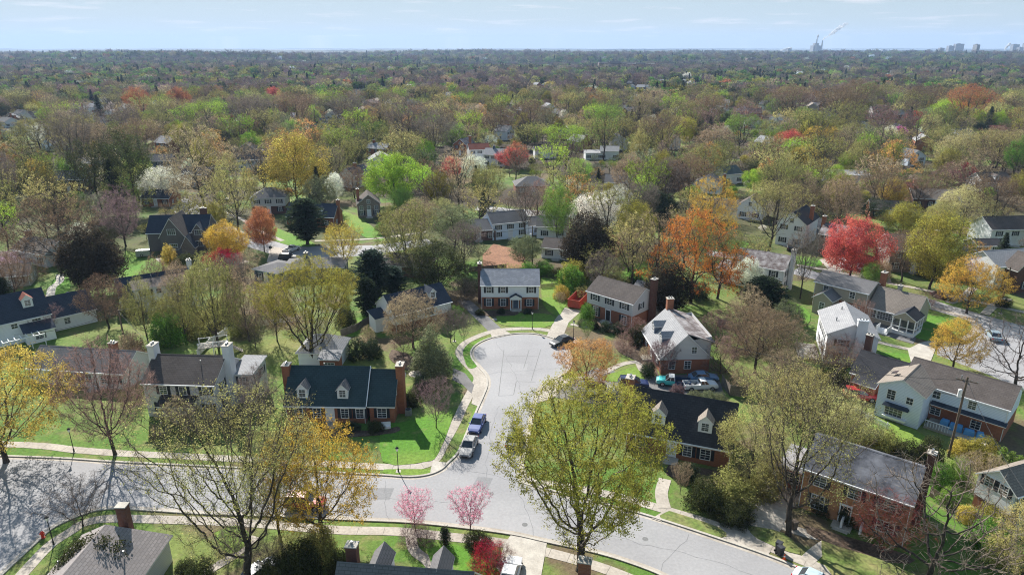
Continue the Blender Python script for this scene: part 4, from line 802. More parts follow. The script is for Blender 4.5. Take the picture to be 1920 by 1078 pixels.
# 13 orange brick house, lower right
h = House('large orange brick house with streaked grey slate roof, lower right of the photo', 'the orange brick house', 33.1, 65.3, -37.8)
b = h.block(11.3, 9.0, 5.4, 2.3, 'gx', 'brick_orange', 'roof_slate', x0=-.7)
h.win(b, 'F', (.17, 3.6, 1.2, 1.2), (.5, 3.6, 1.2, 1.2), (.8, 3.6, 1.7, 1.2), (.18, .7, 1.3, 1.7), (.82, .9, 1.6, 1.3)); h.door(b, .45, 1.0, 2.1, 'black'); h.chimney(10.8, 5.4, .75, .9, 9.2, 'brick_dark')
m = MB(); m.box(-.55, -.46, 2.4, 4.4, 3.2, 4.6); m.build('bay_window', M['trim'], h.r)
q = h.block(3.4, 5, 2.8, .5, 'shed', 'brick', 'roof_pale', x0=-3.9, y0=3, wn='side_wall', rn='side_roof'); h.win(q, 'F', (.5, .9, 1.6, 1.3, False)); h.done()
m = MB(); m.box(4.3, 4.5, -.9, .3, .3, 1.2); m.box(6.2, 6.4, -.9, .3, .3, 1.2); m.build('stoop_rail', M['trim'], h.r)
# 14 white painted house right
h = House('tall white painted house with pale grey roof and broad white end chimney', 'the tall white painted house', 51.8, 103.7, -16.4)
b = h.block(8.3, 11.2, 5.3, 2.2, 'gy', 'white', 'roof_pale'); h.chimney(5.2, .05, 1.5, .8, 8.4, 'white', pots=3, capm='white'); h.win(b, 'F', (.3, 3.4, 1.3, 1.1), (.84, 3.3, .9, 1.2, False), (.25, .9, 1.2, 1.3, False), (.84, .9, .9, 1.2, False)); h.win(b, 'L', (.25, 3.4, .9, 1.2), (.5, 3.4, .9, 1.2), (.75, 3.4, .9, 1.2), (.3, .9, .9, 1.3), (.7, .9, .9, 1.3))
h.vent(2, 4, 6.6, .4, .1); h.vent(3.3, 8, 7.2, .4, .1); h.done()
m = MB(); [m.box(-3.4, -3.25, y_, y_ + .15, .02, 1.0) for y_ in (1, 3, 5, 7)]; m.box(-3.5, -.1, .8, 7.4, .02, .28); m.box(-3.4, -3.28, 1, 7.1, 1.0, 1.08); m.build('deck', M['path'], h.r)
# 15 tan long house with porch
h = House('long tan sided house with grey-brown roofs and a white screened corner porch', 'the long tan house', 61.2, 131.0, -46.9)
b = h.block(10.8, 7.4, 5.2, 1.6, 'gx', 'brick', 'roof_grey', upper='siding_tan', split=2.5); h.win(b, 'F', (.22, 3.5, .95, 1.25, False), (.72, 3.5, .95, 1.25, False), upper=True); h.win(b, 'F', (.82, .9, 1.4, 1.2, False))
q = h.block(4.2, 4.2, 3.2, 1.5, 'gy', 'siding_tan', 'roof_grey', x0=1.6, y0=-3.9, wn='front_wing_wall', rn='front_wing_roof'); h.win(q, 'F', (.5, 1.2, .9, 1.3, False)); h.win(q, 'L', (.5, 1.2, .9, 1.3, False))
q = h.block(8.6, 8.6, 2.8, 3.3, 'gx', 'siding_tan', 'roof_tan', x0=10.9, y0=-.4, wn='wing_wall', rn='wing_roof'); h.win(q, 'F', (.42, 1.0, 3.4, 1.4, False), (.12, 1, .9, 1.4, False)); h.chimney(10.9, 6.0, .9, 1.2, 8.4); h.chimney(14.6, 4.4, .7, .7, 7.0, 'metal', 5.5, 1)
q = h.block(4.2, 4.6, 3.3, 1.3, 'gy', 'siding_tan', 'roof_dark', x0=16.3, y0=-3.2, wn='porch_gable', rn='porch_roof', z0=2.9, ov=.15)
for (x_, y_) in [(16.5, -3), (17.8, -3), (19.1, -3), (20.3, -3), (20.3, -1.6), (20.3, -.2), (20.3, 1.2)]: m = MB(); m.box(x_ - .09, x_ + .09, y_ - .09, y_ + .09, .7, 3.1); m.build('porch_post', M['trim'], h.r)
m = MB(); m.box(16.4, 20.4, -3.1, 1.3, .6, .698); m.box(16.45, 20.35, -3.05, 1.25, -.1, .598); m.box(16.3, 20.45, -3.14, -3.0, 1.5, 1.6); m.box(20.3, 20.44, -2.99, 1.2, 1.5, 1.6); m.build('porch_floor', M['trim'], h.r)
m = MB(); m.box(16.7, 20.2, -2.4, .6, .7, 3.0); m.build('porch_screen', M['glass'], h.r)
m = MB(); [m.box(14.6, 16.6, -4.6 - k * .3, -3.2 - k * .3, -.1, .55 - k * .14) for k in range(3)]; m.box(14.6, 14.68, -5.2, -3.2, .55, 1.4); m.box(16.52, 16.6, -5.2, -3.2, .55, 1.4); m.build('porch_steps', M['trim'], h.r); h.done()
# 16 blue and white house with brick lower floor
h = House('long pale blue house with brown roof and brick lower floor by the utility pole', 'the pale blue house', 57.4, 87.4, -45.5)
b = h.block(13.2, 8.2, 4.95, 2.1, 'gx', 'brick', 'roof_brown', upper='siding_blue', split=2.6, x0=-1.6); h.win(b, 'F', (.34, 3.4, .9, 1.0, False), (.68, 3.4, .9, 1.1, False), upper=True); h.win(b, 'F', (.36, .9, 1.2, 1.3, False), (.75, .7, 1.1, 1.5, False))
q = h.block(9, .8, 2.62, .35, 'shed', 'brick', 'roof_navy', x0=2.6, y0=-.5, wn='pent_wall', rn='pent_roof', z0=2.3, ov=.05, t=.08, roofs=True)
q = h.block(6.4, 7.2, 5.0, 1.7, 'gy', 'siding_blue', 'roof_tan', x0=-3.6, y0=-4.4, wn='wing_wall', rn='wing_roof'); h.win(q, 'F', (.3, 3.2, 1.0, 1.4, False), (.72, 3.3, .8, .95, False), (.42, .8, 2.2, 1.5, False))
m = MB(); m.box(-2.1, .9, -4.75, -4.08, .5, .78, ins=0); m.build('bay_sill', M['trim'], h.r); m = MB(); m.box(-2.3, 1.1, -4.95, -4.02, 2.35, 2.75, ins=.28); m.build('bay_roof', M['roof_navy'], h.r)
for x_ in (-2.6, -1.4): m = MB(); m.box(0, .75, -.5, .5, 0, .07); m.xf(Matrix.Translation((x_, -1.5 if x_ < -2 else -1.1, 6.0)) @ Matrix.Rotation(-.47, 4, 'Y')); m.build('skylight', M['glass'], h.r)
q = h.block(7.5, 7.2, 3.1, 2.7, 'gx', 'brick', 'roof_dark', x0=-8.9, y0=.6, wn='garage_wall', rn='garage_roof'); h.win(q, 'F', (.3, .9, .9, 1.1, False)); h.chimney(-8.4, 5.6, .9, .9, 8.0, 'brick_dark')
q = h.block(3.4, 1.8, 2.5, .7, 'shed', 'brick', 'roof_dark', x0=-7.9, y0=-1.0, wn='mudroom_wall', rn='mudroom_roof')
m = MB(); m.box(2.9, 10.6, -3.0, .25, -.1, .35); m.build('patio', M['path'], h.r); m = MB(); [m.box(2.95 + i * .35, 3.0 + i * .35, -2.98, -2.93, .35, 1.2) for i in range(9)]; m.box(2.9, 6.0, -3.0, -2.9, 1.2, 1.28); m.build('patio_rail', M['trim'], h.r)
h.vent(5, 2.5, 6.6, .3, .09); h.done(); H16 = h
# 17 white colonial with worn roof
h = House('white two storey colonial with worn brown roof, right of the orange-topped tree', 'the worn-roofed white colonial', 49.1, 143.6, -35.7)
b = h.block(11.2, 8.6, 5.2, 2.4, 'gx', 'siding_white', 'roof_worn', x0=-.5); h.win(b, 'F', (.2, 3.5, .9, 1.2), (.5, 3.5, .9, 1.2), (.8, 3.5, .9, 1.2), (.2, .8, .9, 1.4), (.8, .8, .9, 1.4)); h.win(b, 'R', (.25, 3.5, .8, 1.2), (.7, 3.5, .8, 1.2), (.3, .9, .8, 1.3), (.75, .9, .8, 1.3)); h.chimney(11.0, 4.3, .8, 1.4, 9.1, 'white')
q = h.block(4.6, 6, 2.8, .9, 'shed', 'siding_white', 'roof_worn', x0=-4.6, y0=.6, wn='wing_wall', rn='wing_roof'); h.win(q, 'F', (.6, .9, .8, 1.3)); h.done()
# 18 hipped roof, bottom left corner
x, y = P(153, 1007, 3.0)
h = House('low hip-roofed house with grey-mauve shingles and dark chimney at bottom left', 'the bottom left hipped house', x + 9.1, y - 17.6, 90)
b = h.block(18, 9.3, 3.0, 3.5, 'hip', 'siding_grey', 'roof_mauve', hx=2.8); cx, cy = P(228, 946, 7.2); h.chimney(cy - h.y, h.x - cx, .8, .95, 7.2, 'brick_dark', 2.5, 0, 'concrete'); h.vent(13, 2, 4.9, .35, .07); h.vent(12, 7.6, 4.6, .35, .07); h.win(b, 'L', (.3, .9, 1, 1.3), (.7, .9, 1, 1.3)); h.done()
# 19 slate roofed house at bottom centre (seen from behind: its street side faces away)
(x0, y0), (x1, y1) = P(632, 1052, 7.2), P(890, 1071, 7.2); a = math.degrees(math.atan2(y1 - y0, x1 - x0)); L = math.hypot(x1 - x0, y1 - y0)
h = House('grey slate roofed cape with two street-side dormers at the bottom edge', 'the bottom slate-roofed cape', x0 + 4.4 * math.sin(R_(a)), y0 - 4.4 * math.cos(R_(a)), a)
b = h.block(L, 8.8, 2.9, 4.3, 'gx', 'brick', 'roof_grey'); h.dormer(b, .14 + .58, 1.5, 1.7, 1.7, 1.0, 'white', 'roof_grey', 'B'); h.dormer(b, .27, 1.5, 1.7, 1.7, 1.0, 'white', 'roof_grey', 'B'); h.chimney(.6, 6.6, 1.0, .8, 7.3, 'brick_dark', -.1, 1); h.win(b, 'B', (.2, .9, 1, 1.3), (.8, .9, 1, 1.3)); h.vent(5.1, 3.1, 7.0, .3); h.done()
x, y = P(1052, 1060, 5)
h = House('brick house mostly cut off, only its chimney showing at the bottom edge', 'the bottom edge chimney', x - 1, y - 8.6, -14)
b = h.block(12, 8.2, 2.8, 2.6, 'gx', 'brick', 'roof_dark'); h.chimney(1.1, 8.3, 1.1, .8, 6.4, 'brick', -.1, 3); h.done()
# 20 right edge gambrel
x, y = P(1888, 987)
h = House('white gable-ended house with orange brick base and steep dark roof at the right edge', 'the right edge gambrel house', x, y, 20)
b = h.block(12, 4.8, 4.2, 1.9, 'gx', 'brick', 'roof_tan', upper='siding_white', split=1.6, y0=-.4, x0=-.4); q = h.block(12, 1.6, 2.2, 1.9, 'shed', 'siding_white', 'roof_dark', x0=-.2, y0=-2.0, wn='skirt_wall', rn='skirt_roof'); h.win(b, 'L', (.3, 3.4, .9, 1.2), (.7, 3.4, .9, 1.2), upper=True); h.win(b, 'L', (.5, .7, .9, 1.2)); h.done()
# 21 stone and white house, right edge upper
x, y = P(1872, 548)
h = House('white house with pale roof and brown stone front gable at the right edge', 'the right edge stone-gabled house', x, y, 12)
b = h.block(12, 9, 5.2, 2.4, 'gx', 'siding_white', 'roof_pale', y0=1.5); q = h.block(6.5, 4, 5.0, 3.4, 'gy', 'brick_dark', 'roof_brown', x0=2, y0=-1.5, wn='gable_wall', rn='gable_roof'); h.win(q, 'F', (.5, 4.2, 1.0, 1.3), (.5, 1, 1.6, 1.4)); h.done()
# 22 brick colonial behind the red maple
h = House('brick colonial with worn slate roof and white windows left of the red maple', 'the maple-side brick colonial', 78.0, 168.6, -39.7)
b = h.block(9.5, 8.1, 5.1, 2.2, 'gx', 'brick_dark', 'roof_worn'); h.win(b, 'F', (.2, 3.6, .9, 1.2), (.42, 3.6, .9, 1.2), (.75, 3.6, .9, 1.2), (.25, .9, 1.8, 1.3)); h.chimney(-.1, 4, .8, 1.2, 9); h.done()
# simpler houses further back
def simple(label, short, x, yb, a, w, d, e, r, wall, roof, rt='gx', ch=None, wins=3, dorm=0, upper=None, chm='brick', side='R', wing=None):
    X, Y = P(x, yb); X -= math.cos(R_(a)) * w / 2; Y -= math.sin(R_(a)) * w / 2
    h = House(label, short, X, Y, a); b = h.block(w, d, e, r, rt, wall, roof, upper=upper, split=2.5)
    us = [(i + .5) / wins for i in range(wins)]
    if e > 4: h.win(b, 'F', *[(u, e - 1.75, .95, 1.15, wall not in ('siding_tan', 'stone')) for u in us], upper=bool(upper))
    h.win(b, 'F', *[(u, .85, 1, 1.3) for u in us if abs(u - .5) > .1]); h.door(b, .5)
    if rt == 'gy': h.win(b, 'F', (.5, e + .2, .9, 1.1, False), upper=bool(upper))
    h.win(b, side, (.3, e - 1.75 if e > 4 else .9, .8, 1.1, False), (.7, e - 1.75 if e > 4 else .9, .8, 1.1, False), upper=bool(upper) and e > 4)
    for i in range(dorm): h.dormer(b, (i + .8) / (dorm + .6), .8, 1.5, 1.3, .6, roof=roof)
    if ch is not None: h.chimney(ch * w, d / 2, .85, 1.1, e + r + 1.2, chm)
    if wing: q = h.block(wing, d * .8, e * .62 if e > 4 else e - .3, r * .8, 'gx', wall if not upper else upper, roof, x0=w + .02, y0=d * .1, wn='wing_wall', rn='wing_roof'); h.win(q, 'F', (.5, .9, 1, 1.2, False))
    h.done(); return h
simple('pale grey hip-roofed house beside the left street, partly in tree shade', 'the grey hip-roofed house', 505, 402, 8, 11, 9, 5.2, 2.6, 'brick_dark', 'roof_grey', 'hip', None, 3, upper='siding_grey')
simple('brick house with navy roof behind a dark spruce near the left street', 'the navy-roofed brick house', 582, 427, -6, 15, 8, 3.2, 3.2, 'brick', 'roof_navy', ch=1.0, dorm=2)
simple('small dark stone house with steep roof and chimney, above the yellow-green street tree', 'the small dark stone house', 693, 408, 14, 7.5, 8, 4.2, 3.0, 'stone', 'roof_brown', 'gy', .1)
simple('low brown-roofed brick house under large bare trees right of the left street', 'the low brown-roofed house', 748, 520, -14, 13, 8, 2.7, 2.0, 'brick_dark', 'roof_brown', 'hip', None, 3)
simple('low dark flat-pitched house with small grey roof, left of the budding street tree', 'the low dark house', 498, 532, -28, 8, 8, 2.9, 1.0, 'siding_navy', 'roof_grey', 'hip', None, 2)
simple('low grey hip-roofed house with a dark roof box beside the parked trucks', 'the truck-side hip-roofed house', 588, 525, 4, 14, 8, 2.8, 1.4, 'siding_navy', 'roof_grey', 'hip', .35, 3, chm='siding_navy')
simple('white cottage with brown roof beside the magenta redbud', 'the white cottage', 1043, 487, -20, 8.5, 7, 2.8, 1.8, 'siding_white', 'roof_brown', 'gx', None, 2, side='L')
simple('pale blue-white gabled house with grey roof left of the tall green tree', 'the blue-white gabled house', 958, 448, 22, 11, 8, 4.6, 2.4, 'siding_blue', 'roof_grey', 'gx', None, 3, side='L', wing=5)
simple('brown-roofed brick house tucked behind the bare earth patch', 'the earth-patch brick house', 898, 452, 5, 10, 8, 3.0, 2.2, 'brick_dark', 'roof_grey', 'gx', None, 3)
simple('white house half hidden behind the tall green tree and dark magnolia', 'the magnolia-side white house', 1035, 448, -4, 9, 7, 3.4, 2.2, 'siding_white', 'roof_grey', 'gx', None, 2)
simple('tall white gabled house above the orange-topped tree, right side', 'the tall gabled white house', 1478, 462, -38, 8, 12, 6.2, 3, 'siding_white', 'roof_dark', 'gy', .9, 2, side='L')
simple('stone and stucco house with tan roof behind tall bare street trees', 'the tree-screened stone house', 1712, 512, -8, 12, 9, 5.2, 3, 'stone', 'roof_tan', 'gx', .95, 3, side='L')
simple('white house with worn tan roof far left, beside the brown tree', 'the far left pale-roofed house', 55, 497, -24, 13, 9, 3.2, 2.6, 'siding_grey', 'roof_tan', 'gx', .1, 3)
simple('tan-roofed garage with worn shingles left of the dark bronze magnolia', 'the worn tan garage', 20, 540, 20, 8, 7, 2.6, 1.9, 'siding_tan', 'roof_tan', 'gx', None, 2)
simple('brick house with navy roof far left, behind the yellow tree', 'the far left navy-roofed house', 130, 362, 5, 12, 9, 4.8, 2.6, 'brick_dark', 'roof_navy', 'gx', .8, 3)
simple('low navy-roofed house left of the white-flowering trees', 'the low navy house by white blossoms', 292, 388, -4, 10, 8, 2.8, 2.2, 'brick', 'roof_navy')
simple('dark-sided house with grey roof right of the tall spruces', 'the dark-sided house by the spruces', 300, 322, 10, 11, 8, 4.4, 2.4, 'siding_navy', 'roof_grey')
simple('dark house behind the orange-brown oak, upper left', 'the oak-side dark house', 365, 350, -15, 12, 8, 4.6, 2.4, 'brick_dark', 'roof_dark')
simple('pale grey roofed garage under bare trees, upper left', 'the pale-roofed garage', 172, 318, 12, 8, 7, 2.8, 1.8, 'siding_grey', 'roof_pale')
simple('grey roofed house behind the cream tree, seen end on', 'the end-on grey house', 683, 350, 60, 10, 8, 4.8, 2.6, 'siding_white', 'roof_navy', 'gx', .5)
simple('brick house with bright pale roof and chimney left of the lime tree', 'the bright-roofed brick house', 705, 298, -26, 12, 8, 4.8, 2.2, 'brick', 'roof_pale', 'gx', .2, 3, wing=6)
simple('brick gabled house with slate roof, first of the row above the red tree', 'the slate-roofed gable house', 862, 292, -30, 8, 9, 5.2, 2.8, 'brick', 'roof_slate', 'gy', .9, 2)
simple('white house with pink-brown roof, middle of the row above the red tree', 'the pink-roofed white house', 900, 302, 14, 10, 8, 5.2, 2.4, 'siding_white', 'roof_red', 'gx', None, 3)
simple('white house with bright roof and grey chimney, right of the row above the red tree', 'the bright-roofed white house', 925, 312, -18, 10, 8, 5.0, 2.4, 'siding_white', 'roof_pale', 'gx', .4, 3, chm='siding_navy')
simple('low white-walled house with brown roof behind green trees, top centre', 'the top centre white house', 1030, 298, 6, 14, 8, 3.6, 2, 'siding_white', 'roof_brown')
simple('flat bright-roofed white garage between the two green trees, top centre', 'the bright flat-roofed garage', 1115, 300, 3, 9, 7, 3.2, .5, 'siding_white', 'roof_pale', 'shed')
simple('pale-roofed white house right of the second green tree, top centre', 'the pale white house, top centre', 1142, 300, -10, 9, 8, 4, 2, 'siding_white', 'roof_pale')
simple('grey hip-roofed house above the small reddish tree, centre', 'the grey hip-roofed house, centre', 1000, 365, 6, 13, 10, 3.2, 2.6, 'brick', 'roof_grey', 'hip')
simple('grey roofed house with dark gable between white-flowering trees, centre', 'the blossom-side grey house', 1158, 362, -12, 10, 8, 3.6, 2.4, 'siding_white', 'roof_grey')
simple('brown-grey low house below the dark magnolia, centre', 'the brown low house, centre', 845, 330, 5, 9, 8, 3, 2, 'siding_grey', 'roof_grey')
simple('teal-roofed white house behind the golden tree, right of centre', 'the teal-roofed house', 1375, 345, 24, 9, 9, 3.8, 2.6, 'siding_white', 'roof_green', 'gx')
simple('flat white-roofed hall beside the small yellow-green tree, right', 'the white-roofed hall', 1590, 345, -8, 17, 9, 3.4, .6, 'siding_grey', 'roof_pale', 'shed')
simple('blue bungalow with porch gable and grey roof, upper right', 'the blue bungalow', 1718, 312, 8, 9, 10, 4.2, 2.8, 'siding_blue', 'roof_grey', 'gy', None, 2)
simple('red-brown roofed brick bungalow left of the crimson tree', 'the red-roofed bungalow', 1695, 378, -12, 9, 9, 3.4, 2.6, 'brick', 'roof_red', 'gx', .9)
simple('long low brick house with worn roof and chimney, right side', 'the long worn-roofed brick house', 1755, 392, -10, 15, 9, 3.2, 2.6, 'brick_dark', 'roof_tan', 'gx', .1, 4)
simple('grey craftsman bungalow with front gable at the upper right edge', 'the grey craftsman bungalow', 1868, 362, 6, 12, 9, 3.8, 3, 'siding_grey', 'roof_brown', 'gx', None, 3, dorm=1)
simple('brown-roofed house with white eave near the right edge, above the spruce', 'the brown-roofed house at right edge', 1900, 462, 4, 14, 9, 4.6, 2.6, 'siding_white', 'roof_brown', 'gx', None, 3)
simple('grey garage with dark roof beside the spruce at the right edge', 'the dark garage at right edge', 1855, 480, 3, 7, 6, 2.6, 1.2, 'siding_navy', 'roof_dark', 'gx', None, 2)
simple('low mauve-roofed house under bare trees right of the stone house', 'the mauve-roofed house', 1668, 412, -18, 12, 8, 3, 2.2, 'brick', 'roof_brown', 'gx')
simple('white gabled house behind the olive tree, right of the gold tree', 'the gold-tree gabled house', 1403, 412, -30, 8, 9, 4, 3, 'siding_white', 'roof_brown', 'gy', None, 2)
simple('teal-grey cottage left of the brick colonial', 'the teal cottage', 1512, 445, -30, 6, 6, 3, 2, 'siding_navy', 'roof_grey', 'gx', None, 2)
simple('white two storey house with red roof at the upper right edge', 'the red-roofed house, upper right', 1872, 262, 5, 11, 9, 5, 2.6, 'siding_white', 'roof_red', 'gx', None, 3)
simple('blue-grey roofed house right of the lime tree, upper right', 'the blue-grey roofed house, upper right', 1812, 268, 15, 12, 9, 4.8, 2.4, 'siding_blue', 'roof_grey', 'gx')
# ------------------------------------------------------------------ vehicles
WHEEL = {}
def wheel(parent, x, y, r=.34, side=1):
    if r not in WHEEL:
        a = MB(); a.tube((0, -.11, 0), (0, .11, 0), r, n=18); b = MB(); b.tube((0, -.12, 0), (0, .12, 0), r * .62, n=14)
        for k in range(5): c = MB(); c.box(-.03, .03, -.125, .125, .02, r * .6); c.xf(Matrix.Rotation(k * 1.2566, 4, 'Y')); o = len(b.v); b.v += c.v; b.f += [tuple(i + o for i in f) for f in c.f]; b.m += c.m
        WHEEL[r] = (a.mesh('wheel', M['rubber'], False), b.mesh('rim', M['rim']))
    a, b = WHEEL[r]; o = link('wheel', a, parent, (x, y, r)); link('rim', b, o, (0, 0, 0))
CARP = {   # lower body stations: (x, half width, bottom, top), cabin rows: (x at base, x at roof)
 'sedan': dict(L=4.7, W=1.82, st=[(-2.35, .68, .42, .68), (-2.2, .84, .26, .86), (-1.5, .9, .22, .95), (0, .91, .2, .93), (1.1, .9, .22, .9), (1.9, .86, .25, .80), (2.28, .74, .3, .68), (2.35, .6, .42, .6)], cab=[(-1.85, .90), (-1.1, 1.40), (.15, 1.42), (1.05, .91)], wr=.33),
 'wagon': dict(L=4.75, W=1.84, st=[(-2.37, .76, .42, .78), (-2.28, .86, .26, .95), (-1.5, .91, .22, 1.0), (0, .92, .2, .98), (1.1, .91, .22, .94), (1.9, .87, .25, .84), (2.3, .74, .3, .70), (2.37, .6, .42, .62)], cab=[(-2.22, .97), (-1.95, 1.50), (.2, 1.53), (1.15, .94)], wr=.34),
 'suv': dict(L=4.7, W=1.92, st=[(-2.35, .82, .5, .9), (-2.27, .92, .34, 1.06), (-1.5, .96, .3, 1.12), (0, .96, .28, 1.10), (1.15, .95, .3, 1.08), (1.9, .92, .34, 1.0), (2.28, .84, .4, .86), (2.35, .72, .5, .78)], cab=[(-2.2, 1.08), (-1.95, 1.70), (.25, 1.74), (1.15, 1.08)], wr=.38),
}
def car(label, px, py, ang, col, typ='sedan', name='parked_car', cat='car', roofcol=None, group=None, xy=None, rack=False):
    X, Y = xy or P(px, py); root = empty(name, (X, Y, .03), R_(ang)); tag(root, label, cat, group); d = CARP[typ]
    pm = paint(f'{col} car paint'.replace('(', '').replace(')', ''), col); st = d['st']; m = MB()
    secs = []
    for x, hw, zb, zt in st:
        secs.append([(x, -hw * .93, zb), (x, -hw, (zb + zt) / 2), (x, -hw * .95, zt - .06), (x, -hw * .84, zt), (x, hw * .84, zt), (x, hw * .95, zt - .06), (x, hw, (zb + zt) / 2), (x, hw * .93, zb)])
    for a, b in zip(secs, secs[1:]):
        for i in range(8): j = (i + 1) % 8; m.poly([a[i], a[j], b[j], b[i]])
    m.poly(secs[0][::-1]); m.poly(secs[-1])
    # wheel arch lips and bumpers
    m.build('body', pm, root, smooth=False)
    c = d['cab']; hwb = d['W'] / 2 * .86; hwr = d['W'] / 2 * .70; g = MB()
    base = [(c[0][0], c[0][1]), (c[3][0], c[3][1])]; (r0x, rz0), (r1x, rz1) = c[1], c[2]
    zl = c[0][1] - .05; q = [(c[0][0], -hwb, zl), (c[3][0], -hwb, zl), (c[3][0], hwb, zl), (c[0][0], hwb, zl), (r0x, -hwr, rz0), (r1x, -hwr, rz1), (r1x, hwr, rz1), (r0x, hwr, rz0)]
    g.v = q; g.f = [(0, 1, 5, 4), (1, 2, 6, 5), (2, 3, 7, 6), (3, 0, 4, 7), (4, 5, 6, 7)]; g.m = [0] * 5; g.build('window_glass', M['glass'], root)
    r = MB(); r.box(r0x - .08, r1x + .06, -hwr - .03, hwr + .03, rz0 - .02, rz1 + .045, ins=.05)
    for s_ in (-1, 1):      # roof pillars
        for a, b in (((c[0][0], hwb, zl), (r0x, hwr, rz0)), ((c[3][0], hwb, zl), (r1x, hwr, rz1)), (((c[0][0] + c[3][0]) / 2 - .1, hwb + .01, zl), ((r0x + r1x) / 2, hwr + .01, rz1 - .02))):
            r.tube((a[0], s_ * a[1], a[2]), (b[0], s_ * b[1], b[2]), .05, .04, 5)
    r.build('roof', paint('car roof paint', roofcol) if roofcol else pm, root)
    if rack:
        k = MB()
        for s_ in (-1, 1): k.tube((r0x, s_ * hwr * .9, rz0 + .1), (r1x, s_ * hwr * .9, rz1 + .1), .025, n=5)
        k.build('roof_rail', M['black'], root)
    for s_ in (-1, 1):
        for x in (-d['L'] * .30, d['L'] * .305): wheel(root, x, s_ * (d['W'] / 2 - .09), d['wr'])
        a = MB(); z = st[-2][3]; a.box(d['L'] / 2 - .22, d['L'] / 2 - .02, s_ * .6 - .16, s_ * .6 + .16, z - .2, z - .06, ins=.01); a.build('headlight', M['headlight'], root)
        a = MB(); z = st[1][3]; a.box(-d['L'] / 2 - .015, -d['L'] / 2 + .12, s_ * .68 - .12, s_ * .68 + .12, z - .3, z - .1); a.build('taillight', M['taillight'], root)
        a = MB(); a.box(c[3][0] - .28, c[3][0] - .12, s_ * (d['W'] / 2 + .02) - .09, s_ * (d['W'] / 2 + .02) + .09, c[3][1] - .0, c[3][1] + .13); a.build('mirror', pm, root)
    a = MB(); a.box(d['L'] / 2 - .05, d['L'] / 2 + .02, -.4, .4, .36, .52); a.build('grille', M['black'], root)
    a = MB(); a.box(d['L'] / 2 - .03, d['L'] / 2 + .035, -.22, .22, .54, .56); a.build('bumper_trim', M['metal'], root)
    return root
def pickup(label, px, py, ang, col, roofcol=None, bedcolor=None, name='pickup_truck', load=None, bench=False):
    X, Y = P(px, py); root = empty(name, (X, Y, .03), R_(ang)); tag(root, label, 'pickup truck'); pm = paint('pickup paint ' + name, col); m = MB()
    secs = [[(x, -hw * .95, zb), (x, -hw, (zb + zt) / 2), (x, -hw * .9, zt), (x, hw * .9, zt), (x, hw, (zb + zt) / 2), (x, hw * .95, zb)] for x, hw, zb, zt in [(-.2, .92, .38, 1.08), (1.3, .92, .38, 1.08), (2.2, .9, .4, 1.03), (2.6, .8, .45, .9)]]
    for a, b in zip(secs, secs[1:]):
        for i in range(6): j = (i + 1) % 6; m.poly([a[i], a[j], b[j], b[i]])
    m.poly(secs[0][::-1]); m.poly(secs[-1]); m.build('body', pm, root)
    b = MB(); b.box(-2.6, -.22, -.93, .93, .42, .6); b.box(-2.6, -.22, -.93, -.83, .602, 1.08); b.box(-2.6, -.22, .83, .93, .602, 1.08); b.box(-2.6, -2.5, -.828, .828, .602, 1.06); b.box(-.32, -.22, -.828, .828, .602, 1.08); b.build('bed', paint('bed paint', bedcolor) if bedcolor else pm, root)
    l = MB(); l.box(-2.49, -.33, -.82, .82, .604, .62); l.build('bed_liner', M['black'], root)
    g = MB(); q = [(-.18, -.82, 1.05), (1.25, -.82, 1.05), (1.25, .82, 1.05), (-.18, .82, 1.05), (-.1, -.66, 1.6), (.7, -.66, 1.6), (.7, .66, 1.6), (-.1, .66, 1.6)]; g.v = q; g.f = [(0, 1, 5, 4), (1, 2, 6, 5), (2, 3, 7, 6), (3, 0, 4, 7), (4, 5, 6, 7)]; g.m = [0] * 5; g.build('window_glass', M['glass'], root)
    r = MB(); r.box(-.16, .76, -.7, .7, 1.59, 1.66, ins=.04)
    for s_ in (-1, 1):
        for a, b_ in (((-.18, .82), (-.1, .66)), ((1.25, .82), (.7, .66)), ((.5, .83), (.4, .67))): r.tube((a[0], s_ * a[1], 1.05), (b_[0], s_ * b_[1], 1.6), .05, .04, 5)
    r.build('roof', paint('pickup roof', roofcol) if roofcol else pm, root)
    for s_ in (-1, 1):
        for x in (-1.6, 1.65): wheel(root, x, s_ * .84, .38)
        a = MB(); a.box(2.42, 2.6, s_ * .6 - .15, s_ * .6 + .15, .72, .9, ins=.02); a.build('headlight', M['headlight'], root)
        a = MB(); a.box(-2.63, -2.56, s_ * .83 - .07, s_ * .83 + .07, .7, .95); a.build('taillight', M['taillight'], root)
    a = MB(); a.box(2.6, 2.68, -.8, .8, .45, .6); a.build('bumper', M['metal'], root)
    if load:
        for k in range(5): a = MB(); a.box(-.3, .3, -.25, .25, 0, .35, ins=.07); o = a.build('cargo_bundle', M[load], None, (0, 0, 0)); o.parent = root; o.location = (-2.1 + k * .4, (-.35, .3, -.1, .4, -.35)[k], .625); o.rotation_euler = (0, 0, k * .9)
    return root
def aim(a, b): (x0, y0), (x1, y1) = P(*a), P(*b); return math.degrees(math.atan2(y1 - y0, x1 - x0))
up = aim((874, 845), (898, 790))
car('silver car parked at the kerb behind the blue one on the stem street', 879, 843, up + 180, (.24, .235, .23), 'sedan')
car('blue car parked ahead of the silver car on the stem street', 895, 800, up + 180, (.008, .04, .20), 'sedan')
car('black sedan parked nose out by the driveway mouth of the turning circle', 1053, 645, aim((1075, 640), (1036, 652)), (.012, .014, .02), 'sedan')
car('dark grey car parked under the big budding tree on the right kerb of the stem', 964, 828, up, (.05, .06, .08), 'sedan')
car('white four wheel drive on the driveway, half under the orange-brown tree', 1124, 738, -4, (.62, .62, .6), 'suv', 'parked_jeep', roofcol=(.02, .02, .02))
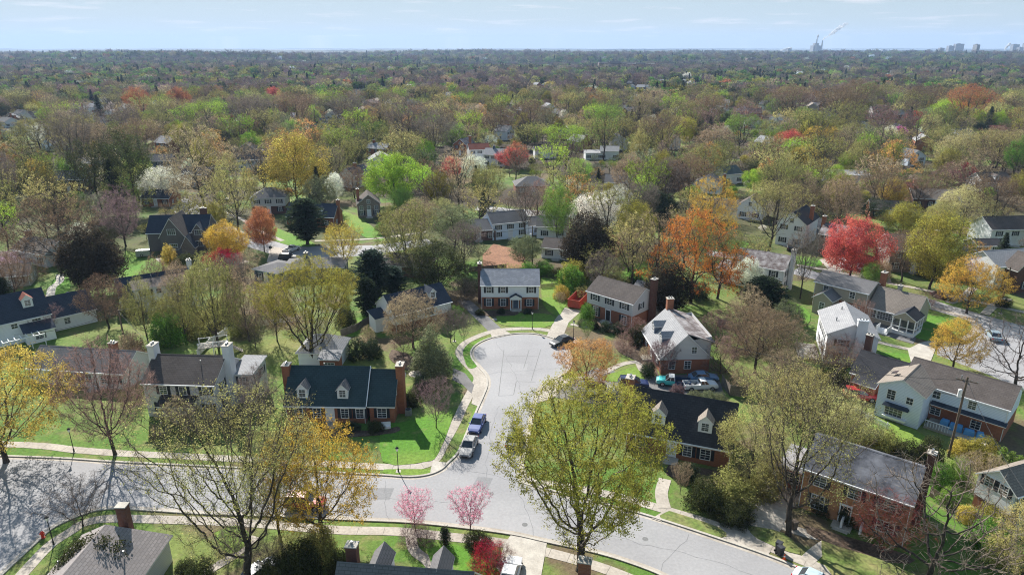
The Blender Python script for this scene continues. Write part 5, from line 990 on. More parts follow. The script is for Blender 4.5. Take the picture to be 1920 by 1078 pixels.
car('dark blue sport utility car on the driveway beside the white four wheel drive', 1187, 726, -2, (.008, .02, .085), 'suv', rack=True)
pickup('turquoise vintage pickup with white cab roof beside the pale slate-roofed brick cape', 1262, 722, aim((1300, 722), (1240, 716)), (.05, .45, .45), (.7, .7, .68), (.01, .04, .10))
pickup('white pickup with open loaded bed in front of the turquoise vintage one', 1312, 729, 3, (.68, .69, .7), load='metal')
car('pale blue covered car behind the white pickup', 1318, 713, 2, (.12, .22, .36), 'sedan')
car('red sport utility car parked on the main street behind the golden tree', 573, 950, aim((540, 952), (610, 955)), (.42, .02, .02), 'suv')
car('red pickup-sized car on the patio drive left of the pale blue house', 1612, 748, -12, (.36, .02, .025), 'suv')
car('white car on the concrete driveway at the bottom edge', 957, 1082, 78, (.7, .7, .7), 'sedan')
car('pale blue car at the kerb in the bottom right corner', 1532, 1101, aim((1440, 1050), (1515, 1085)), (.42, .52, .56), 'sedan')
car('dark car in the shade at the foot of the lower left budding tree', 486, 1082, 60, (.03, .05, .08), 'sedan')
car('grey car parked on the right-hand turning area beside the bare tree', 1862, 634, 70, (.2, .26, .3), 'sedan')
car('dark maroon car parked on the upper right street behind the small reddish tree', 1768, 560, aim((1720, 552), (1800, 575)), (.06, .02, .02), 'sedan')
car('white sport utility car on the drive under the red maple', 1577, 498, aim((1590, 505), (1560, 490)), (.65, .66, .68), 'suv')
car('pale grey car on the drive right of the red maple trunk', 1614, 505, 60, (.35, .37, .4), 'sedan')
car('black car parked beside the pale grey one right of the red maple', 1636, 510, 40, (.015, .015, .018), 'suv')
car('black car on the drive below the tall white gabled house', 1482, 468, 70, (.015, .015, .02), 'suv')
pickup('white pickup parked on the left street above the low hip-roofed house', 547, 472, 70, (.6, .6, .6))
car('black trailer-sided car parked by the white pickup on the left street', 541, 488, 10, (.02, .02, .025), 'suv')
car('dark car on the street behind the brown and white trees, upper left', 420, 376, -30, (.03, .03, .04), 'sedan')
# ------------------------------------------------------------------ skip
def skip():
    x, y = P(1064, 577); root = empty('skip', (x, y, .02), R_(66)); tag(root, 'open-topped rusty red rubbish skip on the driveway beside the grey colonial', 'skip')
    L, W, H = 6.2, 2.5, 1.75; rm = noisy('rusty red skip paint', (.44, .055, .035), (.33, .07, .04), 1.2, .55, amt=.15); t = .08; m = MB()
    m.box(0, L, -W, -W + t, .15, H); m.box(0, L, -t, 0, .15, H); m.box(0, t, -W + t, -t, .15, H); m.box(L - t, L, -W + t, -t, .15, H); m.box(t, L - t, -W + t, -t, .15, .25); m.build('bin', rm, root)
    r = MB()
    for y0 in (-W - .06, -.02): r.box(-.06, L + .06, y0, y0 + .08, H, H + .09)
    r.box(-.06, .04, -W + .02, -.02, H, H + .09); r.box(L - .04, L + .06, -W + .02, -.02, H, H + .09); r.build('rim', rm, root)
    for i in range(8):
        for y0, y1 in ((-W - .07, -W - .002), (.002, .07)): r = MB(); r.box(.3 + i * .78, .42 + i * .78, y0, y1, .15, H - .005); r.build('rib', rm, root)
    for i in (0, 1):
        for y0 in (-W + .2, -.3): r = MB(); r.tube((.4 + i * 5.2, y0, .1), (.4 + i * 5.2, y0 + .14, .1), .1, n=10); r.build('wheel', M['black'], root)
    d = MB(); d.box(.6, 3.8, -2.1, -.5, .255, .6, ins=.35); d.build('rubble', M['fencewood'], root)
skip()
# ------------------------------------------------------------------ lamps, poles, wires
def street_lamp(label, px, py, h=3.5):
    x, y = P(px, py); r = empty('street_lamp', (x, y, .02)); tag(r, label, 'street lamp', 'post-top lamps along the kerbs')
    m = MB(); m.tube((0, 0, 0), (0, 0, .5), .11, .08, 10); m.tube((0, 0, .5), (0, 0, h - .5), .055, .04, 8); m.build('post', M['black'], r)
    m = MB(); m.tube((0, 0, h - .5), (0, 0, h - .12), .12, .20, 8); m.build('lantern', M['lampglass'], r)
    m = MB(); m.tube((0, 0, h - .118), (0, 0, h + .06), .25, .06, 8); m.ball((0, 0, h + .1), .05, .05, .07, nu=6, nv=4); m.build('cap', M['black'], r)
    m = MB(); m.box(-.3, .3, -.3, .3, -.02, .05); m.build('base', M['concrete'], r)
street_lamp('black street lamp on the grass corner above the pink cherries', 747, 884)
street_lamp('black street lamp on the far left verge beside the reddish bare tree', 139, 847)
street_lamp('black street lamp at the head of the turning circle', 998, 617)
street_lamp('street lamp beside the hydrant at bottom left', 101, 1021, 3.6)
street_lamp('street lamp by the small bare tree left of the turning circle', 852, 640)
street_lamp('street lamp on the verge at the upper right corner of the side street', 1876, 588)
street_lamp('street lamp hidden in the driveway shrubs left of the olive tree', 1075, 635)
def pole(label, px, py, h, arm=True, xf=False, ang=0):
    x, y = P(px, py); r = empty('utility_pole', (x, y, 0), R_(ang)); tag(r, label, 'utility pole'); m = MB(); m.tube((0, 0, -.1), (0, 0, h), .17, .12, 10); m.build('pole', M['wood'], r)
    if arm:
        m = MB(); m.box(-1.2, 1.2, -.14, -.02 - .1, h - .6, h - .48); m.build('crossarm', M['wood'], r)
        for k in (-1.1, -.4, .4, 1.1): m = MB(); m.tube((k, -.13, h - .478), (k, -.13, h - .3), .05, .035, 7); m.build('insulator', M['metal'], r)
    if xf: m = MB(); m.tube((-.42, -.1, h - 2.9), (-.42, -.1, h - 1.9), .24, n=12); m.ball((-.42, -.1, h - 1.86), .2, .2, .08); m.build('transformer', M['trim'], r)
    return (x, y, h)
p1 = pole('tall utility pole with grey transformer drum in front of the pale blue house', 1778, 856, 11.5, xf=True, ang=-35)
p2 = pole('weathered utility pole between the long low house and the round green bush', 237, 656, 7.5, arm=False)
p3 = pole('utility pole with transformer beside the magenta redbud', 998, 495, 9.5, xf=True)
p4 = pole('utility pole in front of the dark magnolia, centre', 1092, 505, 10.5, xf=True)
p5 = pole('bare utility pole right of the red maple', 1880, 560, 7, arm=False)
def wire(label, a, b, sag=.8, r=.028):
    a = Vector(a); b = Vector(b); n = 14; pts = []
    for i in range(n + 1): t = i / n; p = a.lerp(b, t); p.z -= sag * 4 * t * (1 - t); pts.append(p)
    m = MB()
    for u, v in zip(pts, pts[1:]): m.tube(u, v, r, n=5, cap=False)
    o = m.build('overhead_wire', M['black']); tag(o, label, 'wire', 'overhead wires')
m_ = lambda p, dz=-.4: (p[0], p[1], p[2] + dz)
e1 = (*P(2050, 905), 7); wire('wire running from the transformer pole down to the right edge', m_(p1), (*P(1950, 960, 5), 5), 1.0)
wire('wire from the transformer pole across the pale blue house to the tall white house', m_(p1, -3), (51.9, 104, 5.6), 1.1); wire('wire from the transformer pole to the corner of the pale blue house', m_(p1, -2.8), (*H16.world(0, 0), 4.8), .3)
wire('upper wire running from the transformer pole towards the left', m_(p1, -.5), (30.5, 92.0, 9.0), 1.2); wire('wire from the left utility pole to the grey chimneyed house', m_(p2, -.2), (-52, 92, 7.8), .6)
wire('wire from the left utility pole towards the mauve shed roof house', m_(p2, -.1), (-64, 128, 5.5), .8); wire('wire from the left utility pole to the navy-roofed white house', m_(p2, -.2), (-84, 106, 4.2), .9)
wire('wire slung between the two poles behind the colonials', m_(p3), m_(p4), 1.0); wire('wire running left from the pole by the magenta redbud', m_(p3), (-40, 150, 9.5), 1.4); wire('wire running right from the pole before the dark magnolia', m_(p4), (62, 150, 10), 1.6)
# ------------------------------------------------------------------ fences and small things
def fence(label, pix, h=1.1, mat='trim', style='picket', name='picket_fence', xyz=None):
    pts = [Vector(P(*p)) for p in pix]; r = empty(name, (*pts[0], 0)); tag(r, label, 'fence'); o = pts[0]; s = MB(); rl = MB()
    for a, b in zip(pts, pts[1:]):
        L = (b - a).length; d = (b - a) / L; n = Vector((-d.y, d.x)); st = .16 if style == 'picket' else .15; k = int(L / st); wd = .09 if style == 'picket' else .145
        def pbox(mb, s0, s1, t0, t1, z0, z1):
            i = len(mb.v); mb.box(s0, s1, t0, t1, z0, z1); ang = math.atan2(d.y, d.x); mb.xf(Matrix.Translation((a.x - o.x, a.y - o.y, 0)) @ Matrix.Rotation(ang, 4, 'Z'), i)
        for i in range(k): pbox(s, i * st, i * st + wd, -.02, .02, .05, h * (1 + .03 * math.sin(i * 2.1)))
        pbox(rl, 0, L, .022, .07, .3, .38); pbox(rl, 0, L, .022, .07, h - .3, h - .22)
        for i in range(int(L / 2.4) + 1): q = MB(); pbox(q, i * 2.4, i * 2.4 + .11, .072, .18, 0, h + .06); q.build('post', M[mat], r)
    s.build('pickets', M[mat], r); rl.build('rails', M[mat], r)
fence('long white picket fence curving round the lawn behind the grey chimneyed house', [(372, 668), (395, 645), (425, 625), (470, 614), (535, 606), (560, 603)])
fence('brown board fence beside the driveway of the smooth navy-roofed house', [(640, 632), (668, 622), (690, 608), (705, 606)], 1.5, 'fencewood', 'board', 'board_fence')
fence('tall brown board fence right of the pickup trucks', [(1352, 722), (1368, 742), (1402, 745)], 1.8, 'fencewood', 'board', 'board_fence')
fence('grey board fence between the pale slate-roofed brick cape and the dark yew', [(1345, 612), (1380, 622), (1420, 610)], 1.6, 'fencewood', 'board', 'board_fence')
fence('dark picket fence behind the colonial at the head of the circle', [(1014, 541), (1036, 539), (1052, 537)], 1.0, 'wood', 'picket', 'garden_fence')
fence('white picket fence beside the patio of the pale blue house', [(1600, 772), (1630, 790), (1668, 808)], 1.0, 'trim')
fence('grey fence behind the orange brick house, lower right', [(1742, 930), (1790, 960), (1835, 985)], 1.3, 'fencewood', 'board', 'board_fence')
fence('brown garden fence left of the bare earth patch', [(880, 510), (905, 508), (950, 504)], 1.2, 'wood', 'board', 'board_fence')
def deck():
    x, y = P(402, 664); r = empty('deck', (x, y, 0), R_(20)); tag(r, 'raised white timber deck with stair behind the grey chimneyed house', 'deck'); m = MB(); m.box(-2.4, 2.4, -1, 1.6, 1.6, 1.75); m.build('platform', M['path'], r)
    for u in (-2.3, 0, 2.2):
        for v in (-.9, 1.5): m = MB(); m.box(u, u + .12, v, v + .12, 0, 2.7); m.build('post', M['trim'], r)
    m = MB(); m.box(-2.4, 2.4, -1.0, -.94, 2.55, 2.65); m.box(-2.4, 2.4, 1.56, 1.62, 2.55, 2.65); [m.box(-2.3 + i * .25, -2.26 + i * .25, -.99, -.95, 1.75, 2.55) for i in range(19)]; m.build('railing', M['trim'], r)
    m = MB(); [m.box(2.4 + i * .28, 2.7 + i * .28, -.9, .3, 1.45 - i * .19, 1.52 - i * .19) for i in range(8)]; m.build('stair', M['path'], r)
deck()
def hydrant():
    x, y = P(81, 1008); r = empty('fire_hydrant', (x, y, .02)); tag(r, 'red fire hydrant on the verge at bottom left', 'hydrant'); rm = noisy('hydrant red', (.6, .04, .02), (.5, .04, .02), 2, .4, amt=.05)
    m = MB(); m.tube((0, 0, 0), (0, 0, .08), .22, n=12); m.tube((0, 0, .08), (0, 0, .7), .15, n=12); m.ball((0, 0, .7), .17, .17, .15, nu=12); m.build('barrel', rm, r)
    for a in (0, 90, 180): m = MB(); m.tube((0, 0, .5), (.27 * math.cos(R_(a)), .27 * math.sin(R_(a)), .5), .075, n=8); m.build('nozzle', rm, r)
hydrant()
def cone(label, px, py):
    x, y = P(px, py); r = empty('traffic_cone', (x, y, .02)); tag(r, label, 'traffic cone'); om = noisy('cone orange', (.75, .10, .02), (.7, .09, .02), 2, .5, amt=.05)
    m = MB(); m.tube((0, 0, .04), (0, 0, .75), .16, .03, 12); m.build('body', om, r); m = MB(); m.box(-.2, .2, -.2, .2, 0, .039); m.build('base', om, r); m = MB(); m.tube((0, 0, .4), (0, 0, .52), .101, .078, 12, cap=False); m.build('band', M['trim'], r)
cone('orange traffic cone by the kerb at lower right', 1470, 1049)
def bin_(label, px, py, mat, w=.6, h=1.05, name='wheelie_bin', ang=20):
    x, y = P(px, py); r = empty(name, (x, y, .02), R_(ang)); tag(r, label, 'bin'); m = MB(); m.box(-w / 2 + .05, w / 2 - .05, -w / 2 + .05, w / 2 - .05, .08, .1); m.box(w / 2, -w / 2, w / 2, -w / 2, h, .1, ins=-.06); m.build('body', mat, r)
    m = MB(); m.box(-w / 2 - .03, w / 2 + .03, -w / 2 - .05, w / 2 + .03, h + .002, h + .08, ins=.03); m.build('lid', mat, r)
    for s_ in (-1, 1): m = MB(); m.tube((s_ * w / 2 - .05, w / 2 - .05, .12), (s_ * w / 2 + .03, w / 2 - .05, .12), .12, n=10); m.build('wheel', M['rubber'], r)
dk = noisy('dark plastic', (.03, .035, .04), (.04, .04, .05), 2, .5); bl = noisy('blue cover cloth', (.10, .30, .55), (.08, .24, .48), 2, .8, amt=.1)
bin_('black rubbish bin beside the traffic cone at the kerb', 1462, 1040, dk); bin_('dark rubbish bin just behind the one by the traffic cone', 1459, 1032, dk, ang=50)
bin_('brown rubbish bin beside the driveway left of the orange brick house', 1488, 992, M['wood'])
def box_thing(name, label, cat, px, py, size, mat, ang=0, z=.02, part='casing'):
    x, y = P(px, py); r = empty(name, (x, y, z), R_(ang)); tag(r, label, cat); w, d, h = size; m = MB(); m.box(-w / 2, w / 2, -d / 2, d / 2, 0, h, ins=.04); m.build(part, mat, r); return r
r = box_thing('air_conditioner', 'grey air conditioning unit beside the right chimney of the green-roofed brick cape', 'air conditioner', 766, 777, (.9, .9, .85), M['metal']); m = MB(); m.tube((0, 0, .852), (0, 0, .9), .36, n=14); m.build('fan_grille', M['black'], r)
r = box_thing('garden_bench', 'pale garden bench on the front lawn of the green-roofed brick cape', 'bench', 724, 803, (1.3, .5, .42), M['trim'], 10, part='seat'); m = MB(); m.box(-.65, .65, .2, .26, .42, .9); m.build('backrest', M['trim'], r)
for i, (lx, ly, w, d, hh, nm) in enumerate([(4.9, -1.0, 1.1, .9, .8, 'first'), (6.3, -1.2, 1.6, 1.0, .75, 'long low'), (7.9, -1.2, 1.3, .9, .6, 'flat square'), (9.2, -1.3, .9, .8, .8, 'rightmost')]):
    x, y = H16.world(lx, ly); r = empty('covered_furniture', (x, y, .37), R_(-45 + i * 6)); tag(r, f'{nm} piece of patio furniture under a blue cover behind the pale blue house', 'patio furniture'); m = MB(); m.box(-w / 2, w / 2, -d / 2, d / 2, 0, hh, ins=.07); m.build('cover', bl, r); m = MB(); m.box(-w / 2 + .09, w / 2 - .09, -d / 2 + .09, d / 2 - .09, hh + .002, hh + .1, ins=.05); m.build('cushion', bl, r)
x, y = P(781, 722); r = empty('patio_umbrella', (x, y, 0)); tag(r, 'pale patio umbrella standing right of the green-roofed brick cape', 'umbrella'); m = MB(); m.tube((0, 0, 0), (0, 0, 2.4), .03, n=6); m.build('pole', M['metal'], r); m = MB(); m.tube((0, 0, 2.0), (0, 0, 2.55), 1.2, .03, 8, cap=False); m.build('canopy', M['path'], r)
x, y = P(275, 478); r = box_thing('parked_trailer', 'silver box trailer parked in the shade left of the tudor house', 'trailer', 270, 482, (3.2, 1.8, 1.5), M['metal'], 20, .4, 'box'); [wheel(r, -.3, q, .34) for q in (-1, 1)]
# stop sign near the left street
x, y = P(509, 482); r = empty('traffic_sign', (x, y, 0), R_(190)); tag(r, 'octagonal street sign seen from behind at the left street corner', 'traffic sign'); m = MB(); m.tube((0, 0, 0), (0, 0, 2.5), .04, n=6); m.build('post', M['metal'], r)
m = MB(); m.tube((0, -.05, 2.5), (0, -.08, 2.5), .42, n=8); m.build('plate', M['black'], r)
# ------------------------------------------------------------------ planted trees read from the photograph: kind, x, base y, top y, crown width, colour
T = '''elm 1088 1068 737 350 yg|sparse 468 1100 740 330 pale|bud 605 1012 797 215 gold|bud 12 866 648 265 yellow|bare 216 852 640 165 redtwig|smallbare 156 986 905 130 greybrown|bud2 525 1008 800 130 olive
cherry 779 994 925 78 pink|cherry 881 1004 918 90 pink|holly 810 716 602 90 greygreen|elm 593 686 497 190 yg|bud 775 652 553 118 tan|smallbare 757 672 634 52 redtwig|smallbare 845 642 578 62 greybrown
cedar 702 572 468 84 bluegreen|cedar 738 560 500 60 bluegreen|leafy2 820 553 452 118 darkolive|bud 762 512 382 120 olive|pine 850 488 378 105 greygreen|bare2 872 510 420 80 greybrown
bud 1100 726 640 122 amber|magnolia 1250 592 498 86 bronze|oak 1295 568 397 178 orange|elm2 1345 560 430 120 olive|cedar 1428 594 520 96 dark|leafy2 1398 548 482 58 white|bare2 1415 700 582 150 brown|bud2 1450 690 600 120 tan
sparse 1478 1002 690 265 pale|bud2 1402 905 765 140 pale|limb 1735 1092 855 290 whitetwig|smallbare 1650 1040 935 140 wine|bud 1912 1100 945 130 pale|smallbare 1832 930 855 95 tan|smallbare 1582 700 636 95 redtwig|bud 1786 692 600 100 gold
limb 1903 730 592 165 greybrown|bud 1812 588 488 112 gold|leafy 1592 528 410 104 red|bare2 1690 528 435 85 brown|leafy2 1742 542 395 120 yg|bare 1838 528 478 62 lilac|smallbare 1738 582 550 48 redtwig
magnolia 185 552 428 108 bronze|oak 112 500 372 180 brown|bud 410 652 478 110 olive|bud2 468 640 500 80 tan|leafy 430 492 418 72 gold|leafy 425 510 468 62 crimson|leafy 496 472 390 58 rust|smallbare 470 520 470 50 tan|cedar 577 458 372 84 dark|bud 645 502 418 76 yellow
leafy2 562 388 248 112 yellow|spruce 602 352 300 42 dark|leafy 740 382 290 102 lime|oak 635 342 238 92 olive|bud2 447 432 288 96 pale|oak 385 392 238 142 tan|pine 192 402 255 100 darkolive|pine 252 395 232 95 darkolive|spruce 222 405 300 60 darkolive|bare2 150 352 215 90 greybrown
leafy2 310 378 312 92 white|bare 236 462 352 82 purple|leafy 77 368 302 66 yellow|bare2 20 402 290 64 greybrown|bare 30 560 470 80 brown|bud2 205 615 515 92 brown|cedar 10 578 520 40 dark|smallbare 88 625 575 80 purple
bud2 278 642 518 66 olive|leafy2 1112 447 362 104 white|bud 1158 402 350 66 white|magnolia 1100 512 400 98 bronze|magnolia 1226 418 360 100 dark|leafy2 1045 452 342 62 green|bare2 1245 402 300 92 greybrown|oak 1332 445 333 102 gold|elm2 1440 476 338 108 pale
leafy 1412 362 318 46 lime|leafy 962 318 278 54 red|leafy2 848 342 293 42 red|leafy2 886 340 290 54 white|spruce 893 352 310 26 dark|bud 915 392 308 72 olive|elm2 1060 318 234 98 lime|elm2 1131 302 194 66 green|bare2 1238 300 212 90 brown|elm2 1386 292 213 72 green
leafy 1478 300 246 66 red|oak 1535 292 238 92 gold|oak 1505 338 272 76 yellow|oak 1612 338 263 84 olive|leafy 1650 290 244 70 lime|leafy2 1563 352 308 38 lime|leafy 1802 348 306 38 crimson|bare 1775 360 305 70 redtwig|elm2 1865 340 243 96 pale|pine 1900 350 250 60 fern
bud 1572 432 330 84 tan|bare2 1648 400 318 82 brown|leafy2 1668 400 332 50 yellow|pine 1625 425 365 80 dark|leafy2 1690 452 378 76 yg|elm2 1850 442 330 100 brown|bud 1800 440 350 110 cream|bud 1755 450 380 70 pale|spruce 1872 505 436 42 dark|bare2 1720 392 330 76 brown
leafy 262 220 165 40 rust|leafy 340 212 165 40 rust|leafy 516 202 164 28 red|elm2 395 262 190 94 lime|spruce 320 262 210 34 dark|spruce 190 232 178 30 dark|leafy 836 242 204 30 rust|spruce 715 268 212 26 dark|spruce 695 266 220 22 dark
elm2 90 330 220 100 olive|elm2 180 330 230 90 tan|bare2 240 300 200 90 greybrown|bare2 270 330 225 80 brown|bare2 770 300 190 90 greybrown|bare2 815 312 215 80 greybrown|bare 940 260 200 80 brown|oak 890 260 195 70 tan|bare2 995 262 188 76 brown
bare2 470 270 180 90 greybrown|bare2 560 255 175 80 brown|bare2 650 258 178 86 greybrown|bare 1010 420 340 80 redtwig|bare 800 372 300 60 brown|bare 665 372 312 62 brown|bud 605 410 330 70 greygreen|smallbare 745 445 405 50 tan|bud 830 420 372 60 cream|bud2 790 450 372 100 tan
bare2 985 445 345 60 greybrown|bud2 1180 480 400 70 olive|bare2 1200 440 345 80 greybrown|bare 1130 550 470 70 greybrown|bud 1178 510 430 80 tan|shrub 1075 535 490 50 yg|leafy2 985 500 440 62 greygreen|shrub 1052 560 535 28 yellow|smallbare 1050 575 548 24 tan
bare2 1285 400 290 80 brown|bud2 1320 350 270 90 olive|bud 1180 370 290 70 tan|leafy 1240 352 285 50 yg|bud 1340 310 235 80 tan|leafy2 1500 260 200 46 green|oak 1275 260 190 80 olive|bare2 1330 255 180 70 brown|bare 1395 250 190 60 redtwig
leafy 1305 240 215 24 red|spruce 1195 262 192 22 dark|spruce 1182 262 205 22 dark|spruce 1172 262 206 20 dark|leafy 1720 240 210 50 crimson|leafy2 1683 262 236 34 magenta|leafy2 1770 240 185 66 lime|leafy 1795 230 192 40 orange|spruce 1650 198 148 26 dark|leafy 1625 200 155 40 green
bare2 1805 250 160 80 rust|bare2 1600 230 150 80 brown|bare2 1560 250 165 90 brown|bare2 1480 232 160 90 brown|bare2 1730 225 160 80 brown|oak 1640 235 190 70 olive|bud 1790 330 245 80 cream|bud 1760 290 240 60 pale|bare 1650 250 195 60 redtwig
pine 1845 300 240 60 fern|spruce 1850 250 200 30 dark|bud 1240 700 640 60 purple|smallbare 1185 640 596 60 redtwig|bare2 1500 560 430 70 greybrown|elm2 1455 420 300 86 olive|bud2 1500 420 322 66 tan|leafy2 1240 700 660 1 pink
bud2 1560 830 735 130 cream|bud 1500 800 700 120 pale|bare 1465 760 660 110 tan|smallbare 1100 640 600 30 fern|bud2 350 640 520 70 olive|bare2 445 600 480 70 greybrown|bare 380 560 500 60 tan|bud 320 620 560 60 olive
smallbare 818 802 712 80 purple|bare 338 806 748 80 tan|bare 488 795 690 90 greybrown|magnolia 190 1112 1010 118 darkolive|leafy2 1195 330 240 30 pale|smallbare 1275 925 868 44 tan'''
for ln in T.replace('\n', '|').split('|'):
    k, x, yb, yt, wd, c = ln.split()
    if int(wd) > 5: tree(k, int(x), int(yb), int(yt), int(wd), c)
# shrubs: kind, x, base y, top y, width, colour
S = '''bud2 345 585 490 60 tan|bare 520 640 520 70 tan|smallbare 480 655 590 60 greybrown|bare 300 560 480 60 brown|cedar 690 600 520 50 dark|bareshrub 560 620 585 50 tan|bareshrub 600 630 595 40 greybrown|shrub 460 625 590 50 olive|shrub 530 590 560 50 olive|smallbare 870 640 590 44 greybrown|bare 1400 640 540 80 tan|smallbare 1430 650 590 60 brown|smallbare 1340 640 585 60 redtwig|bud2 1470 640 560 70 greygreen|shrub 1310 560 530 40 dark|shrub 1230 560 530 40 darkolive|shrub 1190 540 515 36 dark|bud2 1150 560 500 50 olive|shrub 880 545 520 40 dark|bareshrub 860 585 560 36 brown|shrub 250 590 560 40 olive|shrub 315 645 590 64 fern|shrub 672 672 634 38 dark|shrub 700 670 636 36 dark|shrub 380 625 585 70 olive|shrub 350 612 575 50 olive|shrub 415 600 560 60 olive|bareshrub 500 605 560 50 tan|shrub 250 668 625 44 tan|bareshrub 262 700 655 50 redtwig
shrub 565 1080 1022 90 darkolive|bareshrub 505 1062 1008 80 greybrown|shrub 600 1045 992 74 olive|shrub 640 1080 1035 50 darkolive|bareshrub 545 1040 1000 70 olive|shrub 520 1100 1055 80 darkolive|bareshrub 440 1030 985 70 greybrown|shrub 380 1095 1050 60 darkolive|shrub 350 1080 1050 40 darkolive
bareshrub 768 1018 985 44 purple|bareshrub 800 1018 988 40 purple|bareshrub 915 1068 1015 74 crimson|bareshrub 940 1055 1018 50 redtwig|shrub 895 1020 1000 50 darkolive|bareshrub 785 992 975 26 redtwig
shrub 1215 705 680 30 dark|shrub 1195 645 612 36 darkolive|bareshrub 1170 660 622 36 redtwig|bareshrub 1210 672 650 26 tan|shrub 1113 616 598 20 darkolive|shrub 1135 622 603 20 dark|shrub 1100 605 570 26 fern|shrub 1160 625 605 26 dark|shrub 1090 610 598 18 greygreen
shrub 1268 745 722 30 purple|shrub 1300 762 735 40 greygreen|shrub 1325 764 735 40 greygreen|shrub 1348 768 738 36 greygreen|shrub 1240 758 740 26 fern|bareshrub 1380 660 620 60 redtwig|bareshrub 1350 700 630 70 redtwig|bareshrub 1395 730 690 70 tan
shrub 1700 870 830 60 darkolive|shrub 1740 868 822 54 darkolive|shrub 1660 848 810 60 olive|shrub 1610 830 790 70 cream|shrub 1580 800 760 60 pale|shrub 1835 870 825 70 yg|shrub 1800 855 825 40 yellow|shrub 1795 905 860 40 green|shrub 1760 910 870 44 fern|shrub 1775 945 915 36 green
shrub 1850 1030 975 70 fern|shrub 1810 975 950 40 yellow|shrub 1855 985 950 50 yg|shrub 1870 1060 1010 60 pale|shrub 1380 980 945 60 darkolive|shrub 1320 950 900 70 darkolive|shrub 1370 945 890 90 olive|shrub 1290 900 870 40 dark|shrub 1430 930 890 60 olive
shrub 1440 905 850 60 pale|shrub 1590 980 945 40 darkolive|shrub 1540 960 925 40 darkolive|shrub 1530 730 700 70 darkolive|shrub 1560 720 690 60 darkolive|bareshrub 1540 700 640 80 brown|shrub 1500 745 700 70 olive|shrub 320 500 460 26 yellow|shrub 350 505 478 50 darkolive|bareshrub 330 530 498 60 tan
shrub 1020 515 490 40 fern|shrub 1070 545 500 50 fern|shrub 1085 512 490 30 dark|shrub 990 520 492 30 fern|bareshrub 870 560 520 50 greybrown|shrub 650 610 575 40 darkolive|bareshrub 690 640 610 30 tan|shrub 855 600 575 30 fern|shrub 900 590 580 18 darkolive|shrub 940 588 578 16 dark|shrub 990 588 578 18 dark
shrub 705 808 790 30 darkolive|shrub 560 806 790 26 darkolive|shrub 600 806 792 26 dark|shrub 660 806 792 30 dark|shrub 775 760 730 30 darkolive|shrub 790 735 705 34 dark|bareshrub 440 800 760 60 greybrown|bareshrub 300 820 795 36 tan|bareshrub 380 800 770 80 tan|bareshrub 250 760 720 50 brown
shrub 1700 470 440 40 darkolive|shrub 1650 520 490 40 tan|shrub 1780 520 490 60 olive|shrub 1820 520 480 60 tan|shrub 1740 520 500 36 darkolive|shrub 1900 530 500 40 olive|shrub 1880 575 555 26 darkolive|bareshrub 1610 620 560 50 redtwig|shrub 1470 610 570 60 dark|shrub 1450 560 530 40 tan'''
for ln in S.replace('\n', '|').split('|'):
    k, x, yb, yt, wd, c = ln.split(); tree(k, int(x), int(yb), int(yt), int(wd), c)
for i, x in enumerate((1872, 1888, 1903, 1918)): tree('arborvitae', x, 884 + i * 6, 838 + i * 8, 17, 'green')
tree('arborvitae', 835, 1022, 988, 22, 'dark')
for x, yb in ((120, 490), (60, 520), (12, 505)): tree('bareshrub', x, yb, yb - 34, 60, 'lilac' if x == 12 else 'brown')
# ------------------------------------------------------------------ woodland
foot = np.array(FOOT); roads = []
for o in bpy.data.objects:
    if o.name.split('.')[0] in ('road', 'driveway', 'sidewalk', 'lawn', 'bare_earth_patch') and o.type == 'MESH':
        v = np.array([q.co[:2] for q in o.data.vertices]); roads.append(v)
def inpoly(p, poly):
    x, y = p; n = len(poly); c = False; j = n - 1
    for i in range(n):
        if (poly[i][1] > y) != (poly[j][1] > y) and x < (poly[j][0] - poly[i][0]) * (y - poly[i][1]) / (poly[j][1] - poly[i][1] + 1e-12) + poly[i][0]: c = not c
        j = i
    return c
rp = [[tuple(q.co[:2]) for q in o.data.vertices][:len(o.data.polygons[0].vertices)] for o in bpy.data.objects if o.name.split('.')[0] in ('road', 'driveway', 'lawn', 'bare_earth_patch') and o.type == 'MESH']
pos_used = [(t['X'], t['Y'], t['W'] * .5) for t in TREES if not t['shrub']]
def frees(x, y, r, hr=6.0):
    if len(foot) and (np.hypot(foot[:, 0] - x, foot[:, 1] - y) < hr).any(): return False
    for a, b, c in pos_used:
        if (a - x) ** 2 + (b - y) ** 2 < ((c + r) * .62) ** 2: return False
    return True
kinds_mid = [('mid_bare', 'tan', 17), ('mid_bare', 'brown', 17), ('mid_limb', 'greybrown', 17), ('mid_oak', 'olive', 16), ('mid_oak', 'amber', 16), ('mid_bud', 'olive', 13), ('mid_bud', 'pale', 13), ('mid_bud', 'tan', 14), ('mid_vase', 'olive', 18), ('mid_vase', 'pale', 18), ('leafy', 'green', 12), ('leafy2', 'yg', 13), ('mid_bud', 'greygreen', 14), ('spruce', 'dark', 13), ('leafy2', 'white', 10), ('leafy', 'rust', 10), ('bare', 'purple', 13), ('leafy', 'darkolive', 11), ('mid_vase', 'lime', 17), ('mid_bare', 'redtwig', 15), ('leafy', 'lime', 11), ('leafy', 'red', 9), ('magnolia', 'dark', 9)]
wts = [9, 6, 9, 8, 3, 8, 9, 5, 8, 9, 7, 9, 5, 7, 3, 1.4, 2, 6, 5, 2, 4, 1.3, 4]
wr = random.Random(21)
cand = []
X0 = 130
gy = 60.0
houses_far = []
while gy < 640:
    st = 8.6 if gy < 300 else 9.6; n = int(gy * .84 / st) + 1
    for i in range(-n, n + 1): cand.append((i * st + wr.uniform(-3.4, 3.4), gy + wr.uniform(-3.4, 3.4)))
    gy += st
